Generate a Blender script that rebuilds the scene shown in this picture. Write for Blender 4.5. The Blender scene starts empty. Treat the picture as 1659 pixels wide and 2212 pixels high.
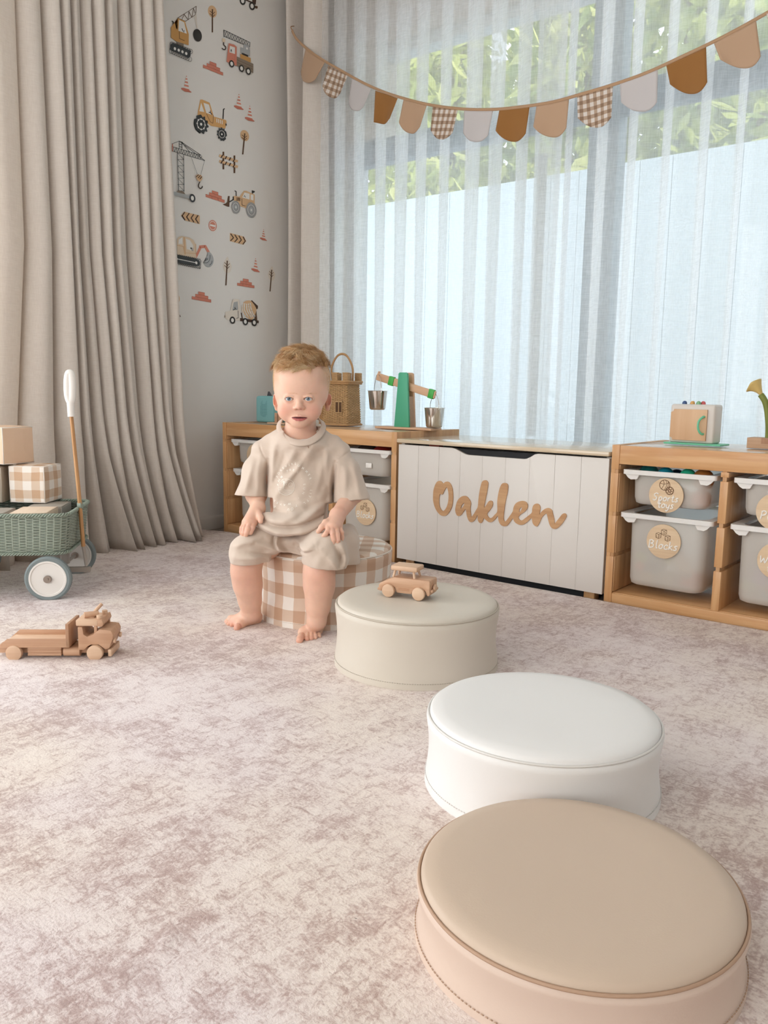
import bpy, bmesh, math, random
import numpy as np
from mathutils import Vector, Matrix, Euler
from mathutils.bvhtree import BVHTree
PI = math.pi
C = bpy.context.scene.collection
S = bpy.context.scene
random.seed(7)

# ------------------------------------------------------------------ camera
FPX, YAW, PITCH, ROLL, CH = 1761.4, .682, .1481, .0162, .6949
IW, IH = 1659, 2212
_F = Vector((-math.sin(YAW)*math.cos(PITCH), math.cos(YAW)*math.cos(PITCH), -math.sin(PITCH)))
_r0 = Vector((math.cos(YAW), math.sin(YAW), 0)); _u0 = _r0.cross(_F)
_R = _r0*math.cos(ROLL)+_u0*math.sin(ROLL); _U = -_r0*math.sin(ROLL)+_u0*math.cos(ROLL)
CAM = Vector((0, 0, CH)); FH = Vector((-math.sin(YAW), math.cos(YAW), 0)); RH = _r0.copy()
cd = bpy.data.cameras.new('camera'); cam = bpy.data.objects.new('camera', cd); C.objects.link(cam)
cd.sensor_fit = 'HORIZONTAL'; cd.sensor_width = 36.0; cd.lens = 36.0*FPX/IW
cd.clip_start = .02; cd.clip_end = 200
cam.matrix_world = Matrix(((_R.x, _U.x, -_F.x, 0), (_R.y, _U.y, -_F.y, 0), (_R.z, _U.z, -_F.z, CH), (0, 0, 0, 1)))
S.camera = cam

def hit(x, y, n, c):
    """where the sight line of photo pixel (x,y) meets the plane n.p = c"""
    d = _F+_R*((x-IW/2)/FPX)+_U*((IH/2-y)/FPX); n = Vector(n)
    return CAM+d*((c-CAM.dot(n))/d.dot(n))
def onX(x, y, c): return hit(x, y, (1, 0, 0), c)
def onY(x, y, c): return hit(x, y, (0, 1, 0), c)
def onZ(x, y, c=0.): return hit(x, y, (0, 0, 1), c)
def onD(x, y, c): return hit(x, y, FH, c)

# ------------------------------------------------------------------ light
S.view_settings.view_transform = 'Standard'; S.view_settings.look = 'None'
S.view_settings.gamma = 1; S.view_settings.use_curve_mapping = False
S.view_settings.exposure = EXPOSURE = 0.0
S.cycles.max_bounces = 10; S.cycles.diffuse_bounces = 4; S.cycles.transparent_max_bounces = 16
S.cycles.transmission_bounces = 8; S.cycles.sample_clamp_indirect = 6; S.cycles.caustics_reflective = False; S.cycles.caustics_refractive = False
w = bpy.data.worlds.new('sky'); S.world = w; w.use_nodes = True
nt = w.node_tree; bg = nt.nodes['Background']
bg.inputs[0].default_value = (.78, .895, 1.0, 1); bg.inputs[1].default_value = 2.9
def light(name, kind, loc, rot, energy, color, size=None, sy=None):
    l = bpy.data.lights.new(name, kind); o = bpy.data.objects.new(name, l); C.objects.link(o)
    o.location = loc; o.rotation_euler = rot; l.energy = energy; l.color = color
    if kind == 'AREA': l.shape = 'RECTANGLE'; l.size = size; l.size_y = sy
    if kind == 'SUN': l.angle = size
    return o
# sun outside, high behind the house, on the garden
light('sun', 'SUN', (0, 0, 5), Vector((-.75, .27, -.6)).to_track_quat('-Z', 'Y').to_euler(), 5.5, (1, .95, .88), .02)
# daylight in the window openings
light('window_light_left', 'AREA', (-3.24, .25, 1.25), (0, -PI/2, 0), 32, (1, .935, .865), 2.2, 2.7)
light('window_light_front', 'AREA', (-1.1, -2.45, 1.45), (PI/2, 0, 0), 51, (1, .935, .87), 3.2, 2.0)

# ------------------------------------------------------------------ materials
def lin(c):
    if isinstance(c, str): c = tuple(int(c[i:i+2], 16)/255 for i in (0, 2, 4))
    return tuple(((v+.055)/1.055)**2.4 if v > .04045 else v/12.92 for v in c)+(1,)
def newmat(name):
    m = bpy.data.materials.new(name); m.use_nodes = True
    return m, m.node_tree, m.node_tree.nodes['Principled BSDF']
def N(nt, t, **kw):
    n = nt.nodes.new(t)
    for k, v in kw.items():
        if k.startswith('i_'):
            k2 = k[2:]; k2 = int(k2) if k2.isdigit() else k2.replace('_', ' ')
            n.inputs[k2].default_value = v
        else: setattr(n, k, v)
    return n
def L(nt, a, b): nt.links.new(a, b)
def bump(nt, bs, h, strength=.3, dist=.001):
    b = N(nt, 'ShaderNodeBump'); b.inputs['Strength'].default_value = strength; b.inputs['Distance'].default_value = dist
    L(nt, h, b.inputs['Height']); L(nt, b.outputs[0], bs.inputs['Normal'])
def mat(name, col, rough=.6, metal=0, spec=None, var=0, vscale=20, bmp=0, bscale=200, stretch=(1, 1, 1), sheen=0, sub=0, trans=0, coat=0):
    m, nt, b = newmat(name)
    b.inputs['Base Color'].default_value = lin(col); b.inputs['Roughness'].default_value = rough; b.inputs['Metallic'].default_value = metal
    if spec is not None: b.inputs['Specular IOR Level'].default_value = spec
    if sheen: b.inputs['Sheen Weight'].default_value = sheen
    if coat: b.inputs['Coat Weight'].default_value = coat; b.inputs['Coat Roughness'].default_value = .15
    if sub: b.inputs['Subsurface Weight'].default_value = sub; b.inputs['Subsurface Radius'].default_value = (.01, .005, .003); b.inputs['Subsurface Scale'].default_value = 1
    tc = N(nt, 'ShaderNodeTexCoord'); mp = N(nt, 'ShaderNodeMapping'); mp.inputs['Scale'].default_value = stretch
    L(nt, tc.outputs['Object'], mp.inputs[0])
    if var:
        n = N(nt, 'ShaderNodeTexNoise'); n.inputs['Scale'].default_value = vscale; n.inputs['Detail'].default_value = 4; L(nt, mp.outputs[0], n.inputs['Vector'])
        r = N(nt, 'ShaderNodeMixRGB', blend_type='MIX'); c = lin(col)
        r.inputs[1].default_value = tuple(v*(1-var) for v in c[:3])+(1,); r.inputs[2].default_value = tuple(min(1, v*(1+var*.7)) for v in c[:3])+(1,)
        L(nt, n.outputs[0], r.inputs[0]); L(nt, r.outputs[0], b.inputs['Base Color'])
    if bmp:
        n2 = N(nt, 'ShaderNodeTexNoise'); n2.inputs['Scale'].default_value = bscale; n2.inputs['Detail'].default_value = 3; L(nt, mp.outputs[0], n2.inputs['Vector'])
        bump(nt, b, n2.outputs[0], bmp)
    return m
def wood(name, c1, c2, axis='X', scale=1., rough=.5, knots=False, board=0, coat=0):
    """grain runs along AXIS; board = width of glued staves"""
    m, nt, b = newmat(name); b.inputs['Roughness'].default_value = rough
    if coat: b.inputs['Coat Weight'].default_value = coat
    tc = N(nt, 'ShaderNodeTexCoord'); mp = N(nt, 'ShaderNodeMapping')
    k = {'X': (.9, 14, 14), 'Y': (14, .9, 14), 'Z': (14, 14, .9)}[axis]
    mp.inputs['Scale'].default_value = tuple(v*scale for v in k); L(nt, tc.outputs['Object'], mp.inputs[0])
    n = N(nt, 'ShaderNodeTexNoise'); n.inputs['Scale'].default_value = 2.2; n.inputs['Detail'].default_value = 5; n.inputs['Distortion'].default_value = .7
    L(nt, mp.outputs[0], n.inputs['Vector'])
    wv = N(nt, 'ShaderNodeTexNoise'); wv.inputs['Scale'].default_value = 9; wv.inputs['Detail'].default_value = 2
    L(nt, mp.outputs[0], wv.inputs['Vector'])
    ad = N(nt, 'ShaderNodeMath', operation='MULTIPLY_ADD'); L(nt, wv.outputs[0], ad.inputs[0]); ad.inputs[1].default_value = .45; L(nt, n.outputs[0], ad.inputs[2])
    cr = N(nt, 'ShaderNodeValToRGB'); cr.color_ramp.elements[0].position = .5; cr.color_ramp.elements[1].position = .9
    cr.color_ramp.elements[0].color = lin(c1); cr.color_ramp.elements[1].color = lin(c2); L(nt, ad.outputs[0], cr.inputs[0])
    out = cr.outputs[0]
    if board:
        sx = N(nt, 'ShaderNodeSeparateXYZ'); L(nt, tc.outputs['Object'], sx.inputs[0])
        dv = N(nt, 'ShaderNodeMath', operation='DIVIDE'); L(nt, sx.outputs['XYZ'.index('Y' if axis in 'Z' else ('Z' if axis == 'X' else 'X'))], dv.inputs[0]); dv.inputs[1].default_value = board
        fl = N(nt, 'ShaderNodeMath', operation='FLOOR'); L(nt, dv.outputs[0], fl.inputs[0])
        wn = N(nt, 'ShaderNodeTexWhiteNoise', noise_dimensions='1D'); L(nt, fl.outputs[0], wn.inputs['W'])
        mr = N(nt, 'ShaderNodeMapRange'); mr.inputs[3].default_value = .80; mr.inputs[4].default_value = 1.12; L(nt, wn.outputs[0], mr.inputs[0])
        mx = N(nt, 'ShaderNodeMixRGB', blend_type='MULTIPLY'); mx.inputs[0].default_value = 1; L(nt, out, mx.inputs[1]); L(nt, mr.outputs[0], mx.inputs[2]); out = mx.outputs[0]
    if knots:
        mp2 = N(nt, 'ShaderNodeMapping'); k2 = {'X': (2.2, 7, 7), 'Y': (7, 2.2, 7), 'Z': (7, 7, 2.2)}[axis]; mp2.inputs['Scale'].default_value = k2; L(nt, tc.outputs['Object'], mp2.inputs[0])
        vo = N(nt, 'ShaderNodeTexVoronoi'); vo.inputs['Scale'].default_value = 1.0; L(nt, mp2.outputs[0], vo.inputs['Vector'])
        kr = N(nt, 'ShaderNodeValToRGB'); kr.color_ramp.elements[0].position = .03; kr.color_ramp.elements[1].position = .11
        kr.color_ramp.elements[0].color = lin('8a5530'); kr.color_ramp.elements[1].color = (1, 1, 1, 1); L(nt, vo.outputs[0], kr.inputs[0])
        mx = N(nt, 'ShaderNodeMixRGB', blend_type='MULTIPLY'); mx.inputs[0].default_value = .8; L(nt, out, mx.inputs[1]); L(nt, kr.outputs[0], mx.inputs[2]); out = mx.outputs[0]
    L(nt, out, b.inputs['Base Color'])
    bump(nt, b, wv.outputs[0], .12, .0004)
    return m
def gingham(name, p, c0, c1, c2, rough=.75):
    """woven check from the mesh's UV (metres), period p"""
    m, nt, b = newmat(name); b.inputs['Roughness'].default_value = rough
    uv = N(nt, 'ShaderNodeUVMap'); sx = N(nt, 'ShaderNodeSeparateXYZ')
    tc = N(nt, 'ShaderNodeTexCoord'); no = N(nt, 'ShaderNodeTexNoise'); no.inputs['Scale'].default_value = 14; L(nt, tc.outputs['Object'], no.inputs['Vector'])
    va = N(nt, 'ShaderNodeVectorMath', operation='MULTIPLY_ADD'); L(nt, no.outputs['Color'], va.inputs[0]); va.inputs[1].default_value = (p*.12,)*3; L(nt, uv.outputs[0], va.inputs[2])
    L(nt, va.outputs[0], sx.inputs[0]); s = []
    for i in (0, 1):
        d = N(nt, 'ShaderNodeMath', operation='DIVIDE'); L(nt, sx.outputs[i], d.inputs[0]); d.inputs[1].default_value = p
        f = N(nt, 'ShaderNodeMath', operation='FRACT'); L(nt, d.outputs[0], f.inputs[0])
        g = N(nt, 'ShaderNodeMath', operation='GREATER_THAN'); L(nt, f.outputs[0], g.inputs[0]); g.inputs[1].default_value = .52; s.append(g)
    a = N(nt, 'ShaderNodeMath', operation='ADD'); L(nt, s[0].outputs[0], a.inputs[0]); L(nt, s[1].outputs[0], a.inputs[1])
    h = N(nt, 'ShaderNodeMath', operation='MULTIPLY'); L(nt, a.outputs[0], h.inputs[0]); h.inputs[1].default_value = .5
    cr = N(nt, 'ShaderNodeValToRGB'); e = cr.color_ramp.elements; cr.color_ramp.interpolation = 'CONSTANT'
    e[0].position = 0; e[0].color = lin(c0); e[1].position = .25; e[1].color = lin(c1); e2 = cr.color_ramp.elements.new(.75); e2.color = lin(c2)
    L(nt, h.outputs[0], cr.inputs[0]); L(nt, cr.outputs[0], b.inputs['Base Color'])
    return m

# ------------------------------------------------------------------ mesh building
class MB:
    def __init__(s): s.bm = bmesh.new(); s.uv = None
    def _mi(s, fs, mi):
        for f in fs: f.material_index = mi; f.smooth = True
    def box(s, c, d, rot=None, bevel=0, mi=0, seg=2):
        r = bmesh.ops.create_cube(s.bm, size=1); vs = r['verts']
        M = Matrix.Translation(c) @ (rot.to_4x4() if rot else Matrix()) @ Matrix.Diagonal((*d, 1))
        bmesh.ops.transform(s.bm, matrix=M, verts=vs)
        fs = list({f for v in vs for f in v.link_faces})
        if bevel:
            es = list({e for v in vs for e in v.link_edges})
            rr = bmesh.ops.bevel(s.bm, geom=es, offset=bevel, segments=seg, affect='EDGES', profile=.5, clamp_overlap=True)
            fs = [f for f in set(fs) | set(rr['faces']) if f.is_valid]
        s._mi(fs, mi); return s
    def b2(s, a, b, bevel=0, mi=0):
        a = Vector(a); b = Vector(b); return s.box((a+b)/2, tuple(abs(v) for v in (b-a)), None, bevel, mi)
    def tube(s, pts, rad, seg=10, mi=0, closed=False, cap=True, flat=None):
        pts = [Vector(p) for p in pts]; n = len(pts)
        rads = list(rad) if hasattr(rad, '__len__') else [rad]*n
        t0 = (pts[1]-pts[0]).normalized(); up = Vector((0, 0, 1)) if abs(t0.z) < .9 else Vector((1, 0, 0))
        nx = t0.cross(up).normalized(); rings = []
        for i, p in enumerate(pts):
            if closed: t = pts[(i+1) % n]-pts[i-1]
            else: t = pts[min(i+1, n-1)]-pts[max(i-1, 0)]
            if t.length < 1e-9: t = t0
            t.normalize(); nx = (nx-t*nx.dot(t)); nx = nx.normalized() if nx.length > 1e-6 else t.orthogonal().normalized(); ny = t.cross(nx)
            fl = flat or 1
            rings.append([s.bm.verts.new(p+nx*math.cos(2*PI*k/seg)*rads[i]+ny*math.sin(2*PI*k/seg)*rads[i]*fl) for k in range(seg)])
        fs = []
        for i in range(n if closed else n-1):
            a, b = rings[i], rings[(i+1) % n]
            for k in range(seg): fs.append(s.bm.faces.new((a[k], a[(k+1) % seg], b[(k+1) % seg], b[k])))
        if cap and not closed:
            fs.append(s.bm.faces.new(rings[0][::-1])); fs.append(s.bm.faces.new(rings[-1]))
        s._mi(fs, mi); return s
    def cyl(s, a, b, r, r2=None, seg=24, mi=0, bevel=0):
        a = Vector(a); b = Vector(b); r2 = r if r2 is None else r2
        if bevel:
            d = (b-a).normalized()*bevel
            return s.tube([a, a+d*.3, a+d, b-d, b-d*.3, b], [r-bevel, r-bevel*.3, r, r2, r2-bevel*.3, r2-bevel], seg, mi)
        return s.tube([a, b], [r, r2], seg, mi)
    def lathe(s, prof, seg=48, M=None, mi=0, fn=None):
        M = M or Matrix(); rings = []
        for (r, z) in prof:
            if r < 1e-6: rings.append([s.bm.verts.new(M @ Vector((0, 0, z)))])
            else: rings.append([s.bm.verts.new(M @ (fn(r, 2*PI*k/seg, z) if fn else Vector((r*math.cos(2*PI*k/seg), r*math.sin(2*PI*k/seg), z)))) for k in range(seg)])
        fs = []
        for a, b in zip(rings, rings[1:]):
            for k in range(seg):
                k2 = (k+1) % seg
                if len(a) == 1 and len(b) == 1: continue
                if len(a) == 1: fs.append(s.bm.faces.new((a[0], b[k], b[k2])))
                elif len(b) == 1: fs.append(s.bm.faces.new((a[k], a[k2], b[0])))
                else: fs.append(s.bm.faces.new((a[k], a[k2], b[k2], b[k])))
        s._mi(fs, mi); return s
    def prism(s, poly, M, depth, mi=0, bevel=0):
        """poly: 2D outline in M's XY plane, extruded by depth along M's Z"""
        vs = [s.bm.verts.new(M @ Vector((x, y, 0))) for x, y in poly]
        f = s.bm.faces.new(vs)
        r = bmesh.ops.extrude_face_region(s.bm, geom=[f]); nv = [g for g in r['geom'] if isinstance(g, bmesh.types.BMVert)]
        off = (M.to_3x3() @ Vector((0, 0, 1)))*depth
        for v in nv: v.co += off
        fs = list({g for v in vs+nv for g in v.link_faces})
        if bevel:
            es = list({e for v in vs+nv for e in v.link_edges})
            rr = bmesh.ops.bevel(s.bm, geom=es, offset=bevel, segments=2, affect='EDGES', profile=.5, clamp_overlap=True)
            fs = [g for g in set(fs) | set(rr['faces']) if g.is_valid]
        s._mi(fs, mi); return s
    def grid(s, fn, nu, nv, mi=0, closed=False):
        vs = [[s.bm.verts.new(fn(i/(nu), j/(nv))) for j in range(nv+1)] for i in range(nu+(0 if closed else 1))]
        fs = []
        for i in range(nu):
            for j in range(nv):
                a = vs[i]; b = vs[(i+1) % len(vs)]
                fs.append(s.bm.faces.new((a[j], b[j], b[j+1], a[j+1])))
        s._mi(fs, mi); return s
    def sphere(s, c, r, seg=16, mi=0):
        r = Vector(r) if hasattr(r, '__len__') else Vector((r, r, r))
        rr = bmesh.ops.create_uvsphere(s.bm, u_segments=seg, v_segments=max(6, seg*2//3), radius=1)
        bmesh.ops.transform(s.bm, matrix=Matrix.Translation(c) @ Matrix.Diagonal((*r, 1)), verts=rr['verts'])
        s._mi({f for v in rr['verts'] for f in v.link_faces}, mi); return s
    def setuv(s, fn):
        """fn(co, normal) -> (u, v) in metres"""
        u = s.bm.loops.layers.uv.verify(); s.bm.normal_update()
        for f in s.bm.faces:
            for l in f.loops: l[u].uv = fn(l.vert.co, f.normal, f.calc_center_median())
        return s
    def xf(s, M): bmesh.ops.transform(s.bm, matrix=M, verts=s.bm.verts); return s
    def build(s, name, m, parent=None, label=None, sharp=38, solid=None):
        me = bpy.data.meshes.new(name)
        bmesh.ops.recalc_face_normals(s.bm, faces=s.bm.faces)
        s.bm.to_mesh(me); s.bm.free()
        if sharp is not None: me.set_sharp_from_angle(angle=math.radians(sharp))
        o = bpy.data.objects.new(name, me); C.objects.link(o)
        for k in (m if isinstance(m, (list, tuple)) else [m]): me.materials.append(k)
        if parent: o.parent = parent
        if label: o['label'] = label
        if solid:
            md = o.modifiers.new('thick', 'SOLIDIFY'); md.thickness = solid; md.offset = 0
        return o
def thing(name, label, cat, loc=(0, 0, 0), rotz=0, group=None):
    o = bpy.data.objects.new(name, None); C.objects.link(o); o.empty_display_size = .05
    o.location = loc; o.rotation_euler = (0, 0, rotz); o['label'] = label; o['category'] = cat
    if group: o['group'] = group
    return o
def tag(o, label, cat, group=None, kind=None):
    if kind: o['kind'] = kind
    if label: o['label'] = label
    if cat: o['category'] = cat
    if group: o['group'] = group
    return o
def struct(o, label=None):
    o['kind'] = 'structure'
    if label: o['label'] = label
    return o
def dup(root, loc, rotz, label=None, group=None):
    def cp(o, par):
        c = o.copy(); C.objects.link(c); c.parent = par
        for ch in o.children: cp(ch, c)
        return c
    r = cp(root, None); r.location = loc; r.rotation_euler = (0, 0, rotz)
    if label: r['label'] = label
    if group: r['group'] = group
    return r
def rng(a, b): return random.uniform(a, b)
def I(a, b, t): return a+(b-a)*t
def interp(x, xs, ys):
    for i in range(len(xs)-1):
        if x <= xs[i+1] or i == len(xs)-2: return ys[i]+(ys[i+1]-ys[i])*(x-xs[i])/(xs[i+1]-xs[i])
def smooth_path(pts, n=6, closed=False):
    """Catmull-Rom through pts"""
    P = [Vector(p) for p in pts]; m = len(P); out = []
    for i in range(m if closed else m-1):
        if closed: p0, p1, p2, p3 = P[i-1], P[i], P[(i+1) % m], P[(i+2) % m]
        else: p0, p1, p2, p3 = P[max(i-1, 0)], P[i], P[i+1], P[min(i+2, m-1)]
        for k in range(n):
            t = k/n
            out.append(.5*((2*p1)+(p2-p0)*t+(2*p0-5*p1+4*p2-p3)*t*t+(3*p1-p0-3*p2+p3)*t**3))
    if not closed: out.append(P[-1])
    return out
# ================================================================== the room
WX, WY = -3.22, 3.30          # left wall, window wall
CEIL = 2.75; RX, FY = 2.2, -2.5
wallm = mat('wall_paint', 'e4e0da', .8, bmp=.05, bscale=300)
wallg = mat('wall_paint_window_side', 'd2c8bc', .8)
whitep = mat('white_frame', 'd9dcde', .45)
def wall_with_hole(name, M, x0, x1, z0, z1, hx0, hx1, hz0, hz1, th, m):
    """M maps (along, up, out) to the world"""
    b = MB()
    for a, c, d, e in ((x0, hx0, z0, z1), (hx1, x1, z0, z1), (hx0, hx1, z0, hz0), (hx0, hx1, hz1, z1)):
        if c-a > 1e-4 and e-d > 1e-4: b.b2((a, d, 0), (c, e, th))
    b.xf(M); return struct(b.build(name, m))
MYW = Matrix(((1, 0, 0, 0), (0, 0, 1, WY), (0, 1, 0, 0), (0, 0, 0, 1)))
MXW = Matrix(((0, 0, -1, WX), (1, 0, 0, 0), (0, 1, 0, 0), (0, 0, 0, 1)))
MFW = Matrix(((1, 0, 0, 0), (0, 0, -1, FY), (0, 1, 0, 0), (0, 0, 0, 1)))
WB0, WB1 = -2.98, 1.4
wall_with_hole('wall_back', MYW, WX-.2, RX+.2, -.03, CEIL+.1, WB0, WB1, .02, 2.37, .16, wallg)
wall_with_hole('wall_left', MXW, FY-.2, WY, -.03, CEIL+.1, -1.15, 1.63, .02, 2.37, .16, wallm)
wall_with_hole('wall_front', MFW, WX-.2, RX+.2, -.03, CEIL+.1, -2.8, .6, .3, 2.4, .16, wallm)
struct(MB().b2((RX, FY-.2, -.03), (RX+.16, WY, CEIL+.1)).build('wall_right', wallm))
struct(MB().b2((WX-.16, FY-.16, CEIL), (RX+.16, WY+.16, CEIL+.12)).build('ceiling', mat('ceiling_paint', 'e8e5e0', .85)))
struct(MB().b2((WX-.16, FY-.16, -.05), (RX+.16, WY+.16, -.009)).build('floor', mat('floor_dark', '8f8278', .6, var=.1)))
# skirting
bb = mat('skirting', 'cfc9c2', .5)
b = MB(); prof = [(0, -.008), (.014, -.008), (.014, .048), (.009, .056), (0, .06)]
b.prism([(x, z) for x, z in prof], Matrix(((1, 0, 0, WX), (0, 0, 1, 1.64), (0, 1, 0, 0), (0, 0, 0, 1))), WY-1.64)
struct(b.build('baseboard_left', bb))
# window 1: sliding sashes behind the sheers
fr = MB()
z0, z1, rt, rb = .02, 2.37, 1.945, 1.83
fr.b2((WB0, WY+.03, z1-.05), (WB1, WY+.12, z1)); fr.b2((WB0, WY+.03, z0), (WB1, WY+.12, z0+.05))
fr.b2((WB0, WY+.03, z0), (WB0+.06, WY+.12, z1)); fr.b2((WB1-.06, WY+.03, z0), (WB1, WY+.12, z1))
wf = struct(fr.build('window_1', whitep))
railm = mat('window_rail_grey', '5d6b76', .5)
struct(MB().b2((WB0, WY, rt), (-2.765, WY+.15, 2.37)).build('trim_3', wallg))
MB().b2((WB0+.05, WY+.035, rb), (WB1-.05, WY+.10, rt)).build('transom_rail', railm, wf)
mb_ = MB().b2((-1.63, WY+.03, z0), (-1.50, WY+.11, z1)); mb_.build('mullion', mat('window_mullion_grey', '8b97a0', .5), wf)
MB().b2((-.05, WY+.03, z0), (.08, WY+.11, z1)).build('mullion', railm, wf)
MB().b2((-1.86, WY+.01, .5), (-1.82, WY+.03, 1.72)).build('sash_stile', mat('sash_dark', '6d655e', .5), wf)
glm, nt, pb = newmat('window_glass'); tr = N(nt, 'ShaderNodeBsdfTransparent'); gl = N(nt, 'ShaderNodeBsdfGlossy'); gl.inputs['Roughness'].default_value = .02
mx = N(nt, 'ShaderNodeMixShader'); mx.inputs[0].default_value = .06; L(nt, tr.outputs[0], mx.inputs[1]); L(nt, gl.outputs[0], mx.inputs[2]); L(nt, mx.outputs[0], nt.nodes['Material Output'].inputs[0])
for x0, x1 in ((WB0+.05, -1.56), (-1.56, .015), (.015, WB1-.05)):
    MB().b2((x0, WY+.06, z0), (x1, WY+.066, z1)).build('pane', glm, wf)
# windows 2 and 3, outside the picture, where the room gets its daylight from
for nm, M, a, c, d, e in (('window_2', MXW, -1.15, 1.63, .02, 2.37), ('window_3', MFW, -2.8, .6, .3, 2.4)):
    q = MB()
    q.b2((a, d, .08), (c, d+.05, .14)); q.b2((a, e-.05, .08), (c, e, .14)); q.b2((a, d, .08), (a+.05, e, .14)); q.b2((c-.05, d, .08), (c, e, .14)); q.b2(((a+c)/2-.03, d, .08), ((a+c)/2+.03, e, .14))
    q.xf(M); q = struct(q.build(nm, whitep))
    MB().b2((a, d, .105), (c, e, .11)).xf(M).build('pane', glm, q)

# ------------------------------------------------------------------ rug
rm, nt, pb = newmat('rug_pile'); pb.inputs['Roughness'].default_value = .92; pb.inputs['Sheen Weight'].default_value = .25
tc = N(nt, 'ShaderNodeTexCoord')
def nz(scale, det, st=(1, 1, 1), rot=0, dist=0, rough=.6):
    mp = N(nt, 'ShaderNodeMapping'); mp.inputs['Scale'].default_value = st; mp.inputs['Rotation'].default_value = (0, 0, rot); L(nt, tc.outputs['Object'], mp.inputs[0])
    n = N(nt, 'ShaderNodeTexNoise'); n.inputs['Scale'].default_value = scale; n.inputs['Detail'].default_value = det; n.inputs['Distortion'].default_value = dist; n.inputs['Roughness'].default_value = rough
    L(nt, mp.outputs[0], n.inputs['Vector']); return n.outputs[0]
def mth(op, a, b):
    n = N(nt, 'ShaderNodeMath', operation=op)
    for i, v in enumerate((a, b)):
        if isinstance(v, (int, float)): n.inputs[i].default_value = v
        else: L(nt, v, n.inputs[i])
    return n.outputs[0]
big = nz(2.6, 3, dist=.6); mid = nz(17, 5, (1, .6, 1), .3, .5, .65)
s1 = nz(88, 3, (1, .42, 1), .75, .5, .62); s2 = nz(88, 3, (.42, 1, 1), .6, .5, .62); fine = nz(240, 2, rough=.6)
streak = mth('MAXIMUM', s1, s2)
v = mth('ADD', mth('ADD', mth('MULTIPLY', big, .55), mth('MULTIPLY', mid, .55)), mth('ADD', mth('MULTIPLY', streak, .95), mth('MULTIPLY', fine, .45)))
cr = N(nt, 'ShaderNodeValToRGB'); e = cr.color_ramp.elements
e[0].position = .0; e[0].color = lin('e8e1dd'); e[1].position = 1; e[1].color = lin('b09b95')
for p, c in ((.30, 'e0d7d3'), (.50, 'd1c4c0'), (.72, 'bfaca7')): q = cr.color_ramp.elements.new(p); q.color = lin(c)
mr = N(nt, 'ShaderNodeMapRange'); mr.inputs[1].default_value = 1.12; mr.inputs[2].default_value = 1.56; L(nt, v, mr.inputs[0]); L(nt, mr.outputs[0], cr.inputs[0])
warm = nz(1.7, 2); wr = N(nt, 'ShaderNodeValToRGB'); wr.color_ramp.elements[0].position = .42; wr.color_ramp.elements[1].position = .6
wr.color_ramp.elements[0].color = lin('fff8f0'); wr.color_ramp.elements[1].color = lin('fdf7f8'); L(nt, warm, wr.inputs[0])
mm = N(nt, 'ShaderNodeMixRGB', blend_type='MULTIPLY'); mm.inputs[0].default_value = 1; L(nt, cr.outputs[0], mm.inputs[1]); L(nt, wr.outputs[0], mm.inputs[2])
L(nt, mm.outputs[0], pb.inputs['Base Color'])
bump(nt, pb, mth('ADD', mth('MULTIPLY', streak, 1.2), fine), .45, .003)
edge = [(-3.19, -1.2), (-3.19, 2.50)]
for x, y in ((398, 1143), (418, 1140.5), (445, 1141.5), (485, 1150)):
    p = onZ(x, y); edge.append((max(p.x, -3.19), p.y))
edge += [(-3.0, 2.549), (-2.5, 2.549), (1.6, 2.549), (1.6, -1.2)]
ex0, ex1, ey0, ey1 = -3.19, 1.6, -1.2, 2.549
creases = [((onZ(385, 2010)), onZ(330, 2080), .006), (onZ(330, 2080), onZ(200, 2150), .003), (onZ(425, 1975), onZ(480, 1915), .002), (onZ(1060, 2130), onZ(1090, 2060), .002), (onZ(240, 1585), onZ(300, 1560), .003), (onZ(1300+120, 1345), onZ(1390, 1375), .003)]
def rugz(x, y):
    z = .0012*math.sin(x*7+y*3)*math.sin(y*6.2-x*2)
    for a, b, h in creases:
        ax, ay, bx, by = a.x, a.y, b.x, b.y; dx, dy = bx-ax, by-ay; t = max(0, min(1, ((x-ax)*dx+(y-ay)*dy)/(dx*dx+dy*dy)))
        d = math.hypot(x-ax-dx*t, y-ay-dy*t); z += h*math.exp(-(d/.006)**2)*math.sin(PI*min(1, max(.05, t)))
    return z-.0022
def backy(x):
    return interp(x, [p[0] for p in edge[1:9]], [p[1] for p in edge[1:9]]) if x > -3.185 else 2.5
us = [ex0+(ex1-ex0)*i/60 for i in range(61)]
b = MB()
def rf(u, v):
    x = ex0+(ex1-ex0)*u; yb = 2.549 if x > -3.0 else I(2.50, 2.549, max(0, min(1, (x+3.19)/.15)))
    y = ey0+(yb-ey0)*v
    fx = x+3.3; return Vector((x, y, rugz(x, y)))
b.grid(rf, 420, 420)
rug = b.build('rug', rm, sharp=None); md = rug.modifiers.new('t', 'SOLIDIFY'); md.thickness = .007; md.offset = -1
tag(rug, 'large cream rug with faded mauve and taupe distressed pattern covering the floor', 'rug')
hr = MB().tube(smooth_path([onZ(760, 1981, .003), onZ(768, 1984, .005), onZ(775, 1984, .004), onZ(781, 1980, .003)]), .0006, 5).build('thread', mat('thread_dark', '4a4038', .8))
tag(hr, 'tiny dark thread lying on the rug left of the tan cushion', 'thread')

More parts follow.
